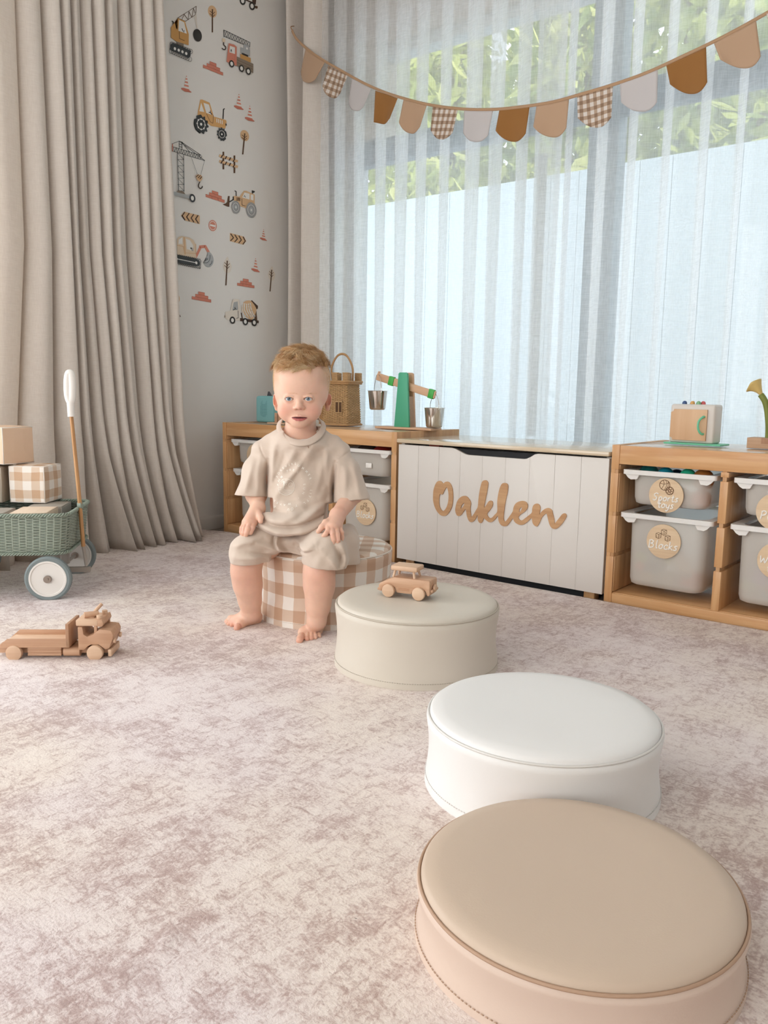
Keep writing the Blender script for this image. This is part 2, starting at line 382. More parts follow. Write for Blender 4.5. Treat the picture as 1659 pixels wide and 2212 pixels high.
# ------------------------------------------------------------------ sheer curtains
def sheer_mat(name, tint, tlo, thi, base):
    m, nt, pb = newmat(name)
    tc = N(nt, 'ShaderNodeTexCoord'); vals = []
    for st, sc in (((1, 1, 16), 22), ((16, 16, 1), 20)):
        mp = N(nt, 'ShaderNodeMapping'); mp.inputs['Scale'].default_value = st; L(nt, tc.outputs['Object'], mp.inputs[0])
        n = N(nt, 'ShaderNodeTexNoise'); n.inputs['Scale'].default_value = sc; n.inputs['Detail'].default_value = 3; n.inputs['Distortion'].default_value = .35; L(nt, mp.outputs[0], n.inputs['Vector']); vals.append(n.outputs[0])
    a = N(nt, 'ShaderNodeMath', operation='ADD'); L(nt, vals[0], a.inputs[0]); L(nt, vals[1], a.inputs[1])
    mr = N(nt, 'ShaderNodeMapRange'); mr.inputs[1].default_value = .8; mr.inputs[2].default_value = 1.25; mr.inputs[3].default_value = tlo; mr.inputs[4].default_value = thi; L(nt, a.outputs[0], mr.inputs[0])
    di = N(nt, 'ShaderNodeBsdfDiffuse'); di.inputs[0].default_value = lin(tint); tl = N(nt, 'ShaderNodeBsdfTranslucent'); tl.inputs[0].default_value = lin(tint); tr = N(nt, 'ShaderNodeBsdfTransparent')
    m1 = N(nt, 'ShaderNodeMixShader'); m1.inputs[0].default_value = base; L(nt, di.outputs[0], m1.inputs[1]); L(nt, tl.outputs[0], m1.inputs[2])
    m2 = N(nt, 'ShaderNodeMixShader'); L(nt, mr.outputs[0], m2.inputs[0]); L(nt, m1.outputs[0], m2.inputs[1]); L(nt, tr.outputs[0], m2.inputs[2])
    L(nt, m2.outputs[0], nt.nodes['Material Output'].inputs[0]); return m
shm = sheer_mat('sheer_linen', 'fdfdfd', .38, .52, .74)
def pleated(name, x0, x1, y, z0, z1, wl, amp, ov, m, seed=0, fl=0.0, parent=None):
    rnd = random.Random(seed); n = max(1, round((x1-x0)/wl)); off = [rnd.uniform(-.12, .12) for _ in range(n+2)]
    ph = [rnd.uniform(-.35, .35) for _ in range(n+2)]; seg = 16
    def f(u, v):
        s = u*n; i = int(min(n-1e-6, s)); t = s-i; th = 2*PI*s
        k = off[i]*(1-t)+off[i+1]*t; kk = ph[i]*(1-t)+ph[i+1]*t
        a = amp*(1+1.5*k)*(.75+.25*v+fl*v*v); o = ov*(1+k)*(1-.35*v)
        x = x0+(x1-x0)*(s+k*.8+kk*.12*math.sin(v*3+i))/n - o*math.sin(th) - o*.35*math.sin(2*th)
        return Vector((x, y+a*math.cos(th)+.3*a*math.sin(2*th+kk*2), z1+(z0-z1)*v))
    b = MB(); b.grid(f, n*seg, 26); o = b.build(name, m, parent, sharp=None); return o
sh1 = pleated('sheer_curtain', -2.99, -1.70, 3.115, .004, 2.70, .1315, .036, .058, shm, 3)
tag(sh1, 'white sheer linen curtain left of the meeting folds, behind the green balance toy', 'curtain', 'sheer curtains at the window')
sh2 = pleated('sheer_curtain', -1.76, 1.6, 3.12, .004, 2.70, .1345, .038, .040, shm, 11)
tag(sh2, 'white sheer linen curtain right of the meeting folds, behind the oven toy', 'curtain', 'sheer curtains at the window')
# the two heavier overlapping hems where the sheers meet
# ------------------------------------------------------------------ drape in the corner
lin_m, nt, pb = newmat('linen_drape'); pb.inputs['Roughness'].default_value = .9; pb.inputs['Sheen Weight'].default_value = .2
tc = N(nt, 'ShaderNodeTexCoord'); vs = []
for st, sc in (((1, 1, 14), 30), ((14, 14, 1), 30)):
    mp = N(nt, 'ShaderNodeMapping'); mp.inputs['Scale'].default_value = st; L(nt, tc.outputs['Object'], mp.inputs[0])
    n = N(nt, 'ShaderNodeTexNoise'); n.inputs['Scale'].default_value = sc; n.inputs['Detail'].default_value = 3; L(nt, mp.outputs[0], n.inputs['Vector']); vs.append(n.outputs[0])
s = mth('ADD', vs[0], vs[1]); cr = N(nt, 'ShaderNodeValToRGB'); cr.color_ramp.elements[0].position = .8; cr.color_ramp.elements[1].position = 1.2
mr = N(nt, 'ShaderNodeMapRange'); mr.inputs[1].default_value = .8; mr.inputs[2].default_value = 1.2; L(nt, s, mr.inputs[0])
mm = N(nt, 'ShaderNodeMixRGB'); mm.inputs[1].default_value = lin('e0d6cb'); mm.inputs[2].default_value = lin('eae1d7'); L(nt, mr.outputs[0], mm.inputs[0]); L(nt, mm.outputs[0], pb.inputs['Base Color'])
bump(nt, pb, s, .2, .0005)
tl_ = N(nt, 'ShaderNodeBsdfTranslucent'); tl_.inputs[0].default_value = lin('e0d2c2'); mx_0 = N(nt, 'ShaderNodeMixShader'); mx_0.inputs[0].default_value = .22; L(nt, pb.outputs[0], mx_0.inputs[1]); L(nt, tl_.outputs[0], mx_0.inputs[2]); L(nt, mx_0.outputs[0], nt.nodes['Material Output'].inputs[0])
def corner_drape():
    xs = [-3.205, -3.17, -3.12, -3.09, -3.06, -3.02, -3.0, -2.98, -2.955, -2.93]
    ys = [3.26, 3.10, 3.03, 3.13, 3.17, 3.04, 3.02, 3.03, 3.06, 3.13]
    pts = smooth_path([(x, y, 0) for x, y in zip(xs, ys)], 6)
    n = len(pts)-1
    def f(u, v):
        p = pts[round(u*n)]; z = I(2.70, .002, v)
        g = 1.0; pinch = math.exp(-((z-2.28)/.30)**2)*.0
        return Vector((p.x, p.y-.01*math.sin(u*9+z*2), z))
    b = MB(); b.grid(f, n, 30); o = b.build('drape', lin_m, sharp=None)
    md = o.modifiers.new('t', 'SOLIDIFY'); md.thickness = .002
    tag(o, 'narrow taupe drape gathered in the room corner beside the sheers', 'curtain', 'linen drapes')
    # a fold of the drape pulled left at the top
corner_drape()
# ------------------------------------------------------------------ big drape along the left wall
def big_drape():
    rows = [ # v, ridge positions (Y) along the wall
        (0.0, [1.30, 1.46, 1.585, 1.70, 1.77, 1.822, 1.868, 1.915, 1.964, 2.02, 2.085, 2.135, 2.18, 2.235]),
        (.55, [1.20, 1.40, 1.583, 1.697, 1.795, 1.833, 1.879, 1.927, 1.974, 2.033, 2.13, 2.158, 2.217, 2.305]),
        (.85, [1.10, 1.34, 1.50, 1.64, 1.80, 1.86, 1.92, 1.975, 2.03, 2.09, 2.17, 2.21, 2.26, 2.33]),
        (1.0, [1.02, 1.28, 1.46, 1.60, 1.76, 1.88, 1.965, 2.02, 2.08, 2.13, 2.22, 2.26, 2.31, 2.37])]
    n = len(rows[0][1])-1; seg = 14; vs_ = [r[0] for r in rows]
    rnd = random.Random(5); dp = [rnd.uniform(.75, 1.25) for _ in range(n+1)]
    def f(u, v):
        s = u*n; i = int(min(n-1e-6, s)); t = s-i
        R = [interp(v, vs_, [r[1][k] for r in rows]) for k in (i, i+1)]
        w_ = R[1]-R[0]; d = min(.05, .035+.35*w_)*dp[i]
        y = R[0]+w_*t+.26*w_*math.sin(2*PI*t)*(1-.35*v)
        flare = max(0, v-.78)/.22
        x = WX+.145-d*(1-math.cos(2*PI*t))*.5*1.3+.10*flare**1.6*(1+.5*math.sin(i*2.4))*(.5+.5*math.cos(2*PI*t))
        x += .012*math.sin(i*1.7+v*2)
        x = max(x, WX+.02)
        return Vector((x, y, I(2.72, .003+.004*math.sin(i*3.)**2, v)))
    b = MB(); b.grid(f, n*seg, 60); o = b.build('drape', lin_m, sharp=None)
    md = o.modifiers.new('t', 'SOLIDIFY'); md.thickness = .003
    tag(o, 'wide pleated oatmeal linen drape hanging to the rug along the left wall', 'curtain', 'linen drapes')
big_drape()
# curtain rails at the ceiling (above the picture)
tr_ = MB().b2((WX+.02, 3.08, 2.70), (1.7, 3.16, CEIL)).build('trim_1', whitep); struct(tr_)
tr_ = MB().b2((WX+.02, -1.3, 2.70), (WX+.15, 2.4, CEIL)).build('trim_2', whitep); struct(tr_)

# ------------------------------------------------------------------ garden outside
fm = mat('fence_paint', 'c6d4dc', .7)
b = MB(); x = -5.5
while x < 5: b.b2((x, 5.0, -.3), (x+.196, 5.03, 2.10)); x += .2
tag(b.build('garden_fence', fm), 'tall pale blue grey fence outside the window', 'fence')
struct(MB().b2((-8, WY+.17, -.35), (7, 12, -.3)).build('ground', mat('outside_ground', 'b8b8b0', .9)))
b = MB().b2((-5, WY+.17, 2.70), (5, WY+.5, 2.80)); eavem = mat('eave_beige', 'd8c8b4', .8); tag(b.build('eave', eavem), 'beige eave outside above the window', 'eave')
q_ = MB().b2((-5, FY-2.2, 2.66), (6, FY-.17, 2.78)); tag(q_.build('eave', eavem), 'beige sun-blocking overhang added outside above the window behind the camera', 'eave')  # unseen overhang added to keep the sun out of the front window
leafm = []
for nm, c in (('leaf_light', 'e0e296'), ('leaf_mid', 'c4cc78'), ('leaf_dark', '96a860')):
    m, nt, pb = newmat(nm); di = N(nt, 'ShaderNodeBsdfDiffuse'); di.inputs[0].default_value = lin(c); tl = N(nt, 'ShaderNodeBsdfTranslucent'); tl.inputs[0].default_value = lin(c)
    m1 = N(nt, 'ShaderNodeMixShader'); m1.inputs[0].default_value = .55; L(nt, di.outputs[0], m1.inputs[1]); L(nt, tl.outputs[0], m1.inputs[2]); L(nt, m1.outputs[0], nt.nodes['Material Output'].inputs[0]); leafm.append(m)
barkm = mat('bark', '8a7663', .9, var=.3, vscale=12)
def tree(x, y, h, r, n, label, mi, seed):
    rnd = random.Random(seed); t = thing('tree', label, 'tree', (x, y, -.3), group='trees beyond the garden fence')
    b = MB()
    for k in range(3):
        a = rnd.uniform(0, 6.28); b.tube(smooth_path([(0, 0, 0), (.05*math.cos(a), .05*math.sin(a), h*.4), (.3*r*math.cos(a), .3*r*math.sin(a), h*.95)], 5), [.07*(1-i/14) for i in range(11)], 8)
    b.build('trunk', barkm, t)
    b = MB()
    for _ in range(n):
        a = rnd.uniform(0, 6.28); q = rnd.random(); z = h*(.28+.75*q); rr = r*math.sqrt(rnd.random())*(1.05-.75*abs(q-.35))
        c = Vector((rr*math.cos(a), rr*math.sin(a)*.7, z)); s = rnd.uniform(.05, .13)
        d = Vector((rnd.uniform(-1, 1), rnd.uniform(-1, 1), rnd.uniform(-1.2, .3))).normalized(); e = d.orthogonal().normalized(); e.rotate(Matrix.Rotation(rnd.uniform(0, 6.28), 3, d))
        vs = [b.bm.verts.new(c+d*s*p+e*s*.42*q2) for p, q2 in ((-1, 0), (0, 1), (1, 0), (0, -1))]
        f = b.bm.faces.new(vs); f.material_index = rnd.choice(mi)
    b.build('foliage', leafm, t, sharp=None)
for i, (x, h, r, mi, lab) in enumerate(((-5.7, 4.3, .8, (0, 1), 'leafy tree beyond the fence over the folded ochre flag, leftmost of the trees'), (-5.0, 4.7, .8, (0, 0, 1), 'yellow green tree beyond the fence above the left gingham flags'), (-4.35, 4.4, .75, (0, 1, 1), 'light green tree beyond the fence above the lowest white flag'),
    (-3.7, 4.8, .8, (0, 0, 1), 'yellowish tree beyond the fence left of the meeting of the sheers'), (-3.05, 4.5, .75, (0, 1, 2), 'mixed green tree beyond the fence behind the meeting of the sheers'), (-2.4, 4.7, .8, (0, 1, 1), 'green tree beyond the fence above the large gingham flag'),
    (-1.7, 4.4, .8, (1, 1, 2), 'darker green tree beyond the fence above the large ochre flag'), (-1.0, 4.6, .8, (1, 2), 'dark green tree beyond the fence at the right edge'))):
    tree(x, 6.0+.9*(i % 2), h, r*.95, 2900, lab, mi, i)
# ================================================================== storage furniture
pineX = wood('pine_rail', 'c8935f', 'dcae7d', 'X', 1, .45, knots=True, coat=.15)
pineY = wood('pine_top', 'be9a7a', 'd2b292', 'X', .8, .3, board=.0, coat=.5)
pineZ = wood('pine_post', 'c68f5b', 'd9aa78', 'Z', 1, .45, knots=True, coat=.15)
pineS = wood('pine_side', 'bd8c5e', 'cfa375', 'Z', 1, .5, board=.045)
slotm = wood('pine_slot', 'a87a50', 'b98a5e', 'Y', 1, .6)
SHH, SHD, BAY, PT = .53, .446, .3455, .024     # height, depth, bay pitch, panel thickness
FZ = -.009
def panel(x, ny, root, name='side_panel', slots=(-1, 1)):
    """vertical panel with horizontal runner slots on the SLOTS sides; x centre"""
    b = MB(); t = PT; yb = ny+SHD; zs = [.165, .302, .444]; hs = .0065
    b.b2((x-t/2+.006, ny+.001, .03), (x+t/2-.006, yb, SHH-.001))
    e = [.03]+[v for z in zs for v in (z-hs, z+hs)]+[SHH-.062]
    for a, c in zip(e[::2], e[1::2]):
        for sgn in slots: b.b2((x, ny, a), (x+sgn*t/2, yb-.002, c), .0015)
    for sgn in slots: b.b2((x, ny+.002, SHH-.062), (x+sgn*t/2, yb-.002, SHH-.02))
    o = b.build(name, pineS, root); return o
def shelf_unit(x0, y0, label, width):
    r = thing('toy_storage_frame', label, 'storage unit', (x0, y0, FZ), group='pine toy storage frames')
    H = SHH-FZ; m = Matrix.Translation((0, 0, -FZ))
    def P(bld, name, mt): bld.xf(m); return bld.build(name, mt, r)
    W = width; t = PT
    # top board, aprons, bottom board
    P(MB().b2((t, .004, SHH-.024), (W-t, SHD, SHH-.002), .001), 'top_board', pineY)
    P(MB().b2((t, 0, SHH-.062), (W-t, .022, SHH-.001), .002), 'top_rail', pineX)
    P(MB().b2((t*.2, .006, .018), (W-t*.2, SHD-.01, .036), .001), 'bottom_board', pineX)
    P(MB().b2((t, 0, FZ), (W-t, .02, .034), .002), 'bottom_rail', pineX)
    for x, sl in ((t/2, (1,)), (W-t/2, (-1,))):
        b = MB(); yb = SHD; zs = [.165, .302, .444]; hs = .0065; s = sl[0]
        b.b2((x-t/2, 0, FZ), (x+t/2, yb, SHH), .002)
        P(b, 'side_panel', pineS)
        # front post, notched where the runner slots come out
        b = MB(); e = [FZ]+[v for z in zs for v in (z-hs, z+hs)]+[SHH+.0005]
        for a, c in zip(e[::2], e[1::2]): b.b2((x-t/2-.0005, -.002, a), (x+t/2+.0015, .0, c), .0005)
        for z in zs: b.b2((x-s*t/2, -.0015, z-hs), (x+s*t*.05, .0, z+hs))
        P(b, 'front_post', pineZ)
        b = MB()
        for a, c in zip([.04]+[z+hs for z in zs], [z-hs for z in zs]+[SHH-.064]): b.b2((x+s*t/2, .003, a), (x+s*(t/2+.005), yb-.01, c), .001)
        P(b, 'runner_board', pineS)
    for k in range(1, 3):
        x = t/2+(W-t)/3*k; b = MB(); zs = [.165, .302, .444]; hs = .0065
        b.b2((x-t/2+.006, .002, .03), (x+t/2-.006, SHD-.01, SHH-.02))
        P(b, 'divider', pineS)
        b = MB()
        for a, c in zip([.034]+[z+hs for z in zs], [z-hs for z in zs]+[SHH-.064]):
            b.b2((x-t/2, .001, a), (x+t/2, SHD-.012, c), .0015)
        P(b, 'runner_board', pineZ)
    return r
frost, nt, pb = newmat('frosted_plastic'); pb.inputs['Base Color'].default_value = lin('fdf5ea'); pb.inputs['Roughness'].default_value = .45
tl = N(nt, 'ShaderNodeBsdfTranslucent'); tl.inputs[0].default_value = lin('f4f2ee'); rf_ = N(nt, 'ShaderNodeBsdfRefraction'); rf_.inputs['Roughness'].default_value = .32; rf_.inputs['IOR'].default_value = 1.15; rf_.inputs[0].default_value = lin('f7f6f3')
m1 = N(nt, 'ShaderNodeMixShader'); m1.inputs[0].default_value = .3; L(nt, pb.outputs[0], m1.inputs[1]); L(nt, tl.outputs[0], m1.inputs[2])
m2 = N(nt, 'ShaderNodeMixShader'); m2.inputs[0].default_value = .29; L(nt, m1.outputs[0], m2.inputs[1]); L(nt, rf_.outputs[0], m2.inputs[2]); L(nt, m2.outputs[0], nt.nodes['Material Output'].inputs[0])
lipm = mat('bin_rim_plastic', 'e9e4de', .4, sub=.1)
def rrect(hx, hy, r, n=5, cy=0):
    out = []
    for sx, sy, a0 in ((1, 1, 0), (-1, 1, 90), (-1, -1, 180), (1, -1, 270)):
        for k in range(n+1):
            a = math.radians(a0+90*k/n); out.append((sx*(hx-r)+r*math.cos(a), cy+sy*(hy-r)+r*math.sin(a)))
    return out
def bin_(x, y, ztop, h, label, kind, W=.300):
    """origin: centre of the rim's front edge, at the bin's bottom"""
    r = thing('storage_bin', label, 'storage bin', (x, y, ztop-h), group=kind)
    b = MB(); D = .40; lv = []
    for z, inset, rr in ((0, .030, .03), (.004, .020, .034), (.02, .0155, .036), (h-.012, .012, .036)):
        hx = W/2-.013-inset*1.0; hy = D/2-.008-inset*.6; lv.append((z, hx, hy, rr))
    rings = [[b.bm.verts.new((px, py+D/2, z)) for px, py in rrect(hx, hy, rr)] for z, hx, hy, rr in lv]
    n = len(rings[0]); fs = [b.bm.faces.new(rings[0][::-1])]
    for A, B in zip(rings, rings[1:]):
        for k in range(n): fs.append(b.bm.faces.new((A[k], A[(k+1) % n], B[(k+1) % n], B[k])))
    b._mi(fs, 0); o = b.build('tub', frost, r, sharp=60)
    # rim: frame with a turned-down edge
    b = MB(); prof = [(-.028, -.001), (-.0, 0), (0, -.015), (-.0025, -.015), (-.0025, -.0035), (-.028, -.0035)]
    ring = []
    for off, z in prof: ring.append([b.bm.verts.new((px, py+D/2, h+z)) for px, py in rrect(W/2+off, D/2+off*.7, max(.008, .012+off*-.9) if off < 0 else .012)])
    fs = []
    for A, B in zip(ring, ring[1:]+ring[:1]):
        for k in range(n): fs.append(b.bm.faces.new((A[k], A[(k+1) % n], B[(k+1) % n], B[k])))
    b._mi(fs, 0); b.build('rim', lipm, r, sharp=30)
    for s in (-1, 1):
        b = MB(); poly = [(0, 0), (.048, 0), (.040, -.016), (.020, -.018), (.010, -.012)]
        q = [(s*(W/2-.008-px), pz) for px, pz in poly]
        b.prism(q if s > 0 else q[::-1], Matrix(((1, 0, 0, 0), (0, 0, 1, .004), (0, 1, 0, h-.014), (0, 0, 0, 1))), .012)
        b.build('lug', lipm, r)
    return r
# single-stroke letters, x to the right, y up, x-height 1 (units), for the painted names
GL = {
 'B': (1.5, [[(.1, 0), (.15, 1.7)], [(.0, 1.6), (.5, 1.75), (.9, 1.5), (.8, 1.15), (.35, .95), (.85, .9), (1.1, .5), (.8, .08), (.1, 0)]]),
 'l': (.55, [[(.15, 1.85), (.1, .4), (.25, .02), (.45, .1)]]),
 'o': (1.0, [[(.75, .9), (.4, .98), (.1, .6), (.15, .15), (.5, .02), (.85, .35), (.8, .8), (.6, .92), (1.0, .85)]]),
 'c': (.95, [[(.85, .8), (.5, .98), (.12, .6), (.18, .12), (.55, .0), (.95, .2)]]),
 'k': (.95, [[(.15, 1.8), (.1, .0)], [(.75, .95), (.15, .45), (.5, .3), (.9, .0)]]),
 's': (.85, [[(.8, .9), (.45, .98), (.25, .75), (.6, .45), (.6, .12), (.25, .0), (.0, .1)]]),
 'S': (1.35, [[(1.25, 1.6), (.8, 1.85), (.25, 1.6), (.35, 1.15), (.85, .85), (.9, .3), (.4, .0), (.0, .25)]]),
 'p': (1.05, [[(.15, .95), (.1, -.8)], [(.12, .7), (.45, .98), (.85, .75), (.75, .2), (.4, .0), (.12, .2)]]),
 'r': (.85, [[(.15, .95), (.15, .0)], [(.15, .55), (.4, .92), (.75, .85)]]),
 't': (.8, [[(.35, 1.6), (.3, .25), (.5, .0), (.75, .15)], [(.0, 1.0), (.75, 1.05)]]),
 'y': (1.0, [[(.1, .95), (.2, .2), (.55, .1), (.85, .5)], [(.9, .95), (.8, -.1), (.4, -.75), (.1, -.5)]]),
 'P': (1.3, [[(.15, 1.7), (.1, .0)], [(.0, 1.6), (.6, 1.8), (1.05, 1.4), (.8, .95), (.2, .8)]]),
 'u': (1.0, [[(.12, .95), (.15, .2), (.45, .0), (.8, .3), (.85, .95)], [(.85, .5), (1.0, .0)]]),
 'z': (.95, [[(.1, .9), (.8, .92), (.1, .05), (.9, .05)]]),
 'W': (1.9, [[(.0, 1.7), (.35, .05), (.8, 1.2), (1.2, .05), (1.75, 1.75)]]),
 'e': (.95, [[(.12, .5), (.8, .55), (.6, .98), (.2, .85), (.1, .3), (.45, .0), (.9, .2)]]),
 'd': (1.05, [[(.85, .8), (.45, .95), (.12, .5), (.3, .05), (.8, .25)], [(.9, 1.8), (.85, .3), (1.0, .0)]]),
 'n': (1.05, [[(.12, .95), (.12, .0)], [(.12, .6), (.5, .95), (.85, .7), (.85, .0)]]),
}
def write(b, text, cx, cy, size, M, r, mi=0, slant=.0, centre=True):
    """handwriting as flattened rounded strokes on the plane of M"""
    w_ = sum((GL[c][0]+.12 if c in GL else .6) for c in text)*size; x = cx-(w_/2 if centre else 0)
    for c in text:
        if c in GL:
            for st in GL[c][1]:
                pts = smooth_path([M @ Vector((x+px*size+slant*py*size, cy+py*size, r*.5)) for px, py in st], 4)
                b.tube(pts, r, 6, mi)
            x += (GL[c][0]+.12)*size
        else: x += .6*size
engr = mat('engraved_brown', '6f4c30', .8); whitel = mat('white_lettering', 'f7f3ec', .5)
plym = wood('birch_disc', 'd6b793', 'e4caa8', 'X', 1.1, .6)
def disc(x, y, z, label, words, icon, tilt=0, r=.0555):
    """round name plate; lies against a bin front (normal -Y)"""
    t = thing('name_disc', label, 'name tag', (x, y, z), group='round wooden name discs on the bins')
    MB().cyl((0, 0, 0), (0, -.004, 0), r, seg=48, bevel=.0006).build('disc', plym, t)
    M = Matrix.Rotation(tilt, 4, 'Y') @ Matrix(((1, 0, 0, 0), (0, 0, -1, -.0042), (0, 1, 0, 0), (0, 0, 0, 1)))
    b = MB()
    def ln(pts, rr=.0007, cl=False): b.tube(smooth_path([M @ Vector((p[0], p[1], .0001)) for p in pts], 4, cl) if len(pts) > 2 else [M @ Vector((p[0], p[1], .0001)) for p in pts], rr, 5, closed=cl)
    def circ(cx, cy, rr, w_=.0007): b.tube([M @ Vector((cx+rr*math.cos(a*PI/10), cy+rr*math.sin(a*PI/10), .0001)) for a in range(20)], w_, 5, closed=True)
    if icon == 'blocks':
        for cx, cy in ((.0, .034), (-.017, .021), (.013, .016)):
            s = .0085
            q = [(cx-s, cy+.003), (cx-s, cy-s*1.2), (cx, cy-s*1.6), (cx, cy)]; top = [(cx-s, cy+.003), (cx-.001, cy+.0065), (cx+s, cy+.004), (cx, cy)]; rt_ = [(cx, cy), (cx, cy-s*1.6), (cx+s, cy-s), (cx+s, cy+.004)]
            for pl in (q, top, rt_):
                for a, c in zip(pl, pl[1:]+pl[:1]): ln([a, c], .0006)
            ln([(cx+.002, cy-.010), (cx+.0045, cy-.002), (cx+.0068, cy-.009)], .0004); ln([(cx-.006, cy-.004), (cx-.006, cy-.010), (cx-.002, cy-.009)], .0004)
    if icon == 'balls':
        circ(-.006, .033, .0165, .001); circ(.011, .016, .0125, .001)
        ln([(-.021, .038), (-.008, .036), (.009, .041)]); ln([(-.012, .048), (-.008, .036), (-.016, .020)]); ln([(-.004, .0495), (.001, .036), (-.006, .017)]); ln([(.004, .046), (.006, .034), (.003, .028)])
        for k in range(6): circ(.011+.0078*math.cos(k*PI/3+.3), .016+.0078*math.sin(k*PI/3+.3), .0036, .0006)
        circ(.011, .016, .0036, .0009)
    if icon == 'puzzle':
        for cx, cy in ((-.004, .032), (.010, .025), (-.002, .014), (.012, .038)):
            circ(cx, cy, .0075, .0007); circ(cx+.004, cy+.006, .003, .0006); circ(cx-.006, cy-.002, .003, .0006)
    if icon == 'figure':
        circ(0, .032, .007); ln([(0, .025), (0, .012)], .001); ln([(-.01, .022), (.01, .022)], .001); ln([(0, .012), (-.007, .002)], .001); ln([(0, .012), (.007, .002)], .001)
    b.build('engraving', engr, t)
    b = MB()
    for txt, cx, cy, s in words: write(b, txt, cx, cy, s, M, .0019, slant=.12)
    b.build('lettering', whitel, t); return t

XL, YL, XR, YR = -3.1006, 2.5741, -1.1121, 2.5579
UW = 1.0706
shl = shelf_unit(XL, YL, 'pine toy storage frame left of the white chest, behind the child', UW)
shr = shelf_unit(XR, YR, 'pine toy storage frame right of the white chest, cut by the picture edge', UW)
bx = [PT/2+(UW-PT)/3*(k+.5) for k in range(3)]
SH_, DP_ = .112, .240
KS, KD = 'shallow frosted bins', 'deep frosted bins'
RY = .004
bin_(XR+bx[0], YR+RY, .452, SH_, 'shallow frosted bin full of balls, wearing the Sports toys disc', KS)
bin_(XR+bx[0], YR+RY, .310, DP_, 'deep frosted bin with toy blocks inside, right of the white chest', KD)
bin_(XR+bx[1], YR+RY, .452, SH_, 'empty shallow frosted bin at the right picture edge', KS)
bin_(XR+bx[1], YR+RY, .310, DP_, 'deep frosted bin at the right picture edge, disc reads Wo', KD)
bin_(XL+bx[0], YL+RY+.01, .452, SH_, 'shallow frosted bin with the Puz disc, left of the child', KS)
bin_(XL+bx[0]+.01, YL+RY+.012, .310, DP_, 'deep frosted bin low down left of the child', KD)
bin_(XL+bx[1], YL+RY, .452, SH_, 'shallow frosted bin hidden behind the child', KS)
bin_(XL+bx[1], YL+RY, .310, DP_, 'deep frosted bin hidden behind the child', KD)
bin_(XL+bx[2], YL+RY, .452, SH_, 'shallow frosted bin with a small blank white label', KS)
bin_(XL+bx[2], YL+RY, .310, DP_, 'deep frosted bin with a Blocks disc beside the child', KD)
DY = .014
disc(onY(1436, 1071, YR).x, YR+DY, onY(1436, 1071, YR).z, 'round wooden disc reading Sports toys', [('Sports', .0, -.018, .0125), ('toys', .002, -.040, .0125)], 'balls')
disc(onY(1430, 1171, YR).x, YR+DY+.002, onY(1430, 1171, YR).z, 'round wooden disc reading Blocks, right of the white chest', [('Blocks', .0, -.024, .0145)], 'blocks')
pr = onY(1674, 1107, YR); disc(pr.x, YR+DY, pr.z, 'round wooden disc starting with P, cut by the right edge', [('Pu', -.024, -.024, .0135)], '')
pr = onY(1676, 1214, YR); disc(pr.x, YR+DY+.002, pr.z, 'round wooden disc reading Wo, cut by the right edge', [('Wooden', .0, -.010, .0125), ('toys', .0, -.034, .0125)], 'figure')
pr = onY(543, 985, YL); disc(pr.x, YL+DY+.01, pr.z, 'round wooden disc reading Puz, partly behind the child', [('Puzzles', .008, -.026, .0115)], 'puzzle')
pr = onY(785, 1107, YL); disc(pr.x, YL+DY+.002, pr.z, 'round wooden disc reading Blocks, beside the child', [('Blocks', .0, -.024, .0145)], 'blocks')
pr = onY(792, 1006, YL); q = MB().box((0, 0, 0), (.031, .0012, .020), bevel=.0004).build('blank_label', whitel); q.location = (pr.x, YL+DY-.0005, pr.z)
tag(q, 'small blank white rectangular label on a shallow bin', 'label')
# balls in the sports bin
for i, (px, py, r, c, lb) in enumerate(((1402, 1020, .036, '2f8a86', 'dark teal speckled ball at the left of the sports bin'), (1438, 1024, .027, '1d8fa5', 'blue ball in the sports bin'), (1462, 1028, .026, '123a55', 'dark navy ball between the blue and the green one'),
        (1486, 1027, .026, '2fbf94', 'bright green ball in the sports bin'), (1520, 1030, .033, 'a5672f', 'brown orange ball at the right of the sports bin'))):
    p = onY(px, py, YR+.055+.05*(i in (0, 2))); q = MB().sphere((0, 0, 0), r, 24).build('ball', mat('ball_%d' % i, c, .45, var=.25 if i == 0 else 0, vscale=90)); q.location = p
    q.location.z = min(.452+.012, p.z-r*.55+.010)
    tag(q, lb, 'ball', 'balls in the sports bin')
for i, (dx, dy, c, lb) in enumerate(((-.05, .06, 'e9865f', 'orange ball low in the sports bin, seen through the plastic'), (.09, .055, 'd9583a', 'red ball low in the sports bin, seen through the plastic'), (.03, .07, 'e7d7c8', 'cream ball low in the sports bin'))):
    q = MB().sphere((0, 0, 0), .03, 20).build('ball', mat('ball_low_%d' % i, c, .5)); q.location = (XR+bx[0]+dx, YR+dy, .452-SH_+.032); tag(q, lb, 'ball', 'balls in the sports bin')
def blocks(x, y, z, items, where):
    for i, (dx, dz, sz, c, rt, nm) in enumerate(items):
        q = MB().box((0, 0, 0), sz, bevel=.003).build('toy_block', mat('block_%s' % c, c, .5)); q.location = (x+dx, y+sz[1]/2, z+dz); q.rotation_euler = (0, rt, 0)
        tag(q, '%s toy block %s' % (nm, where), 'toy block', 'toy blocks in the frosted bins')
zb = .310-DP_+.006
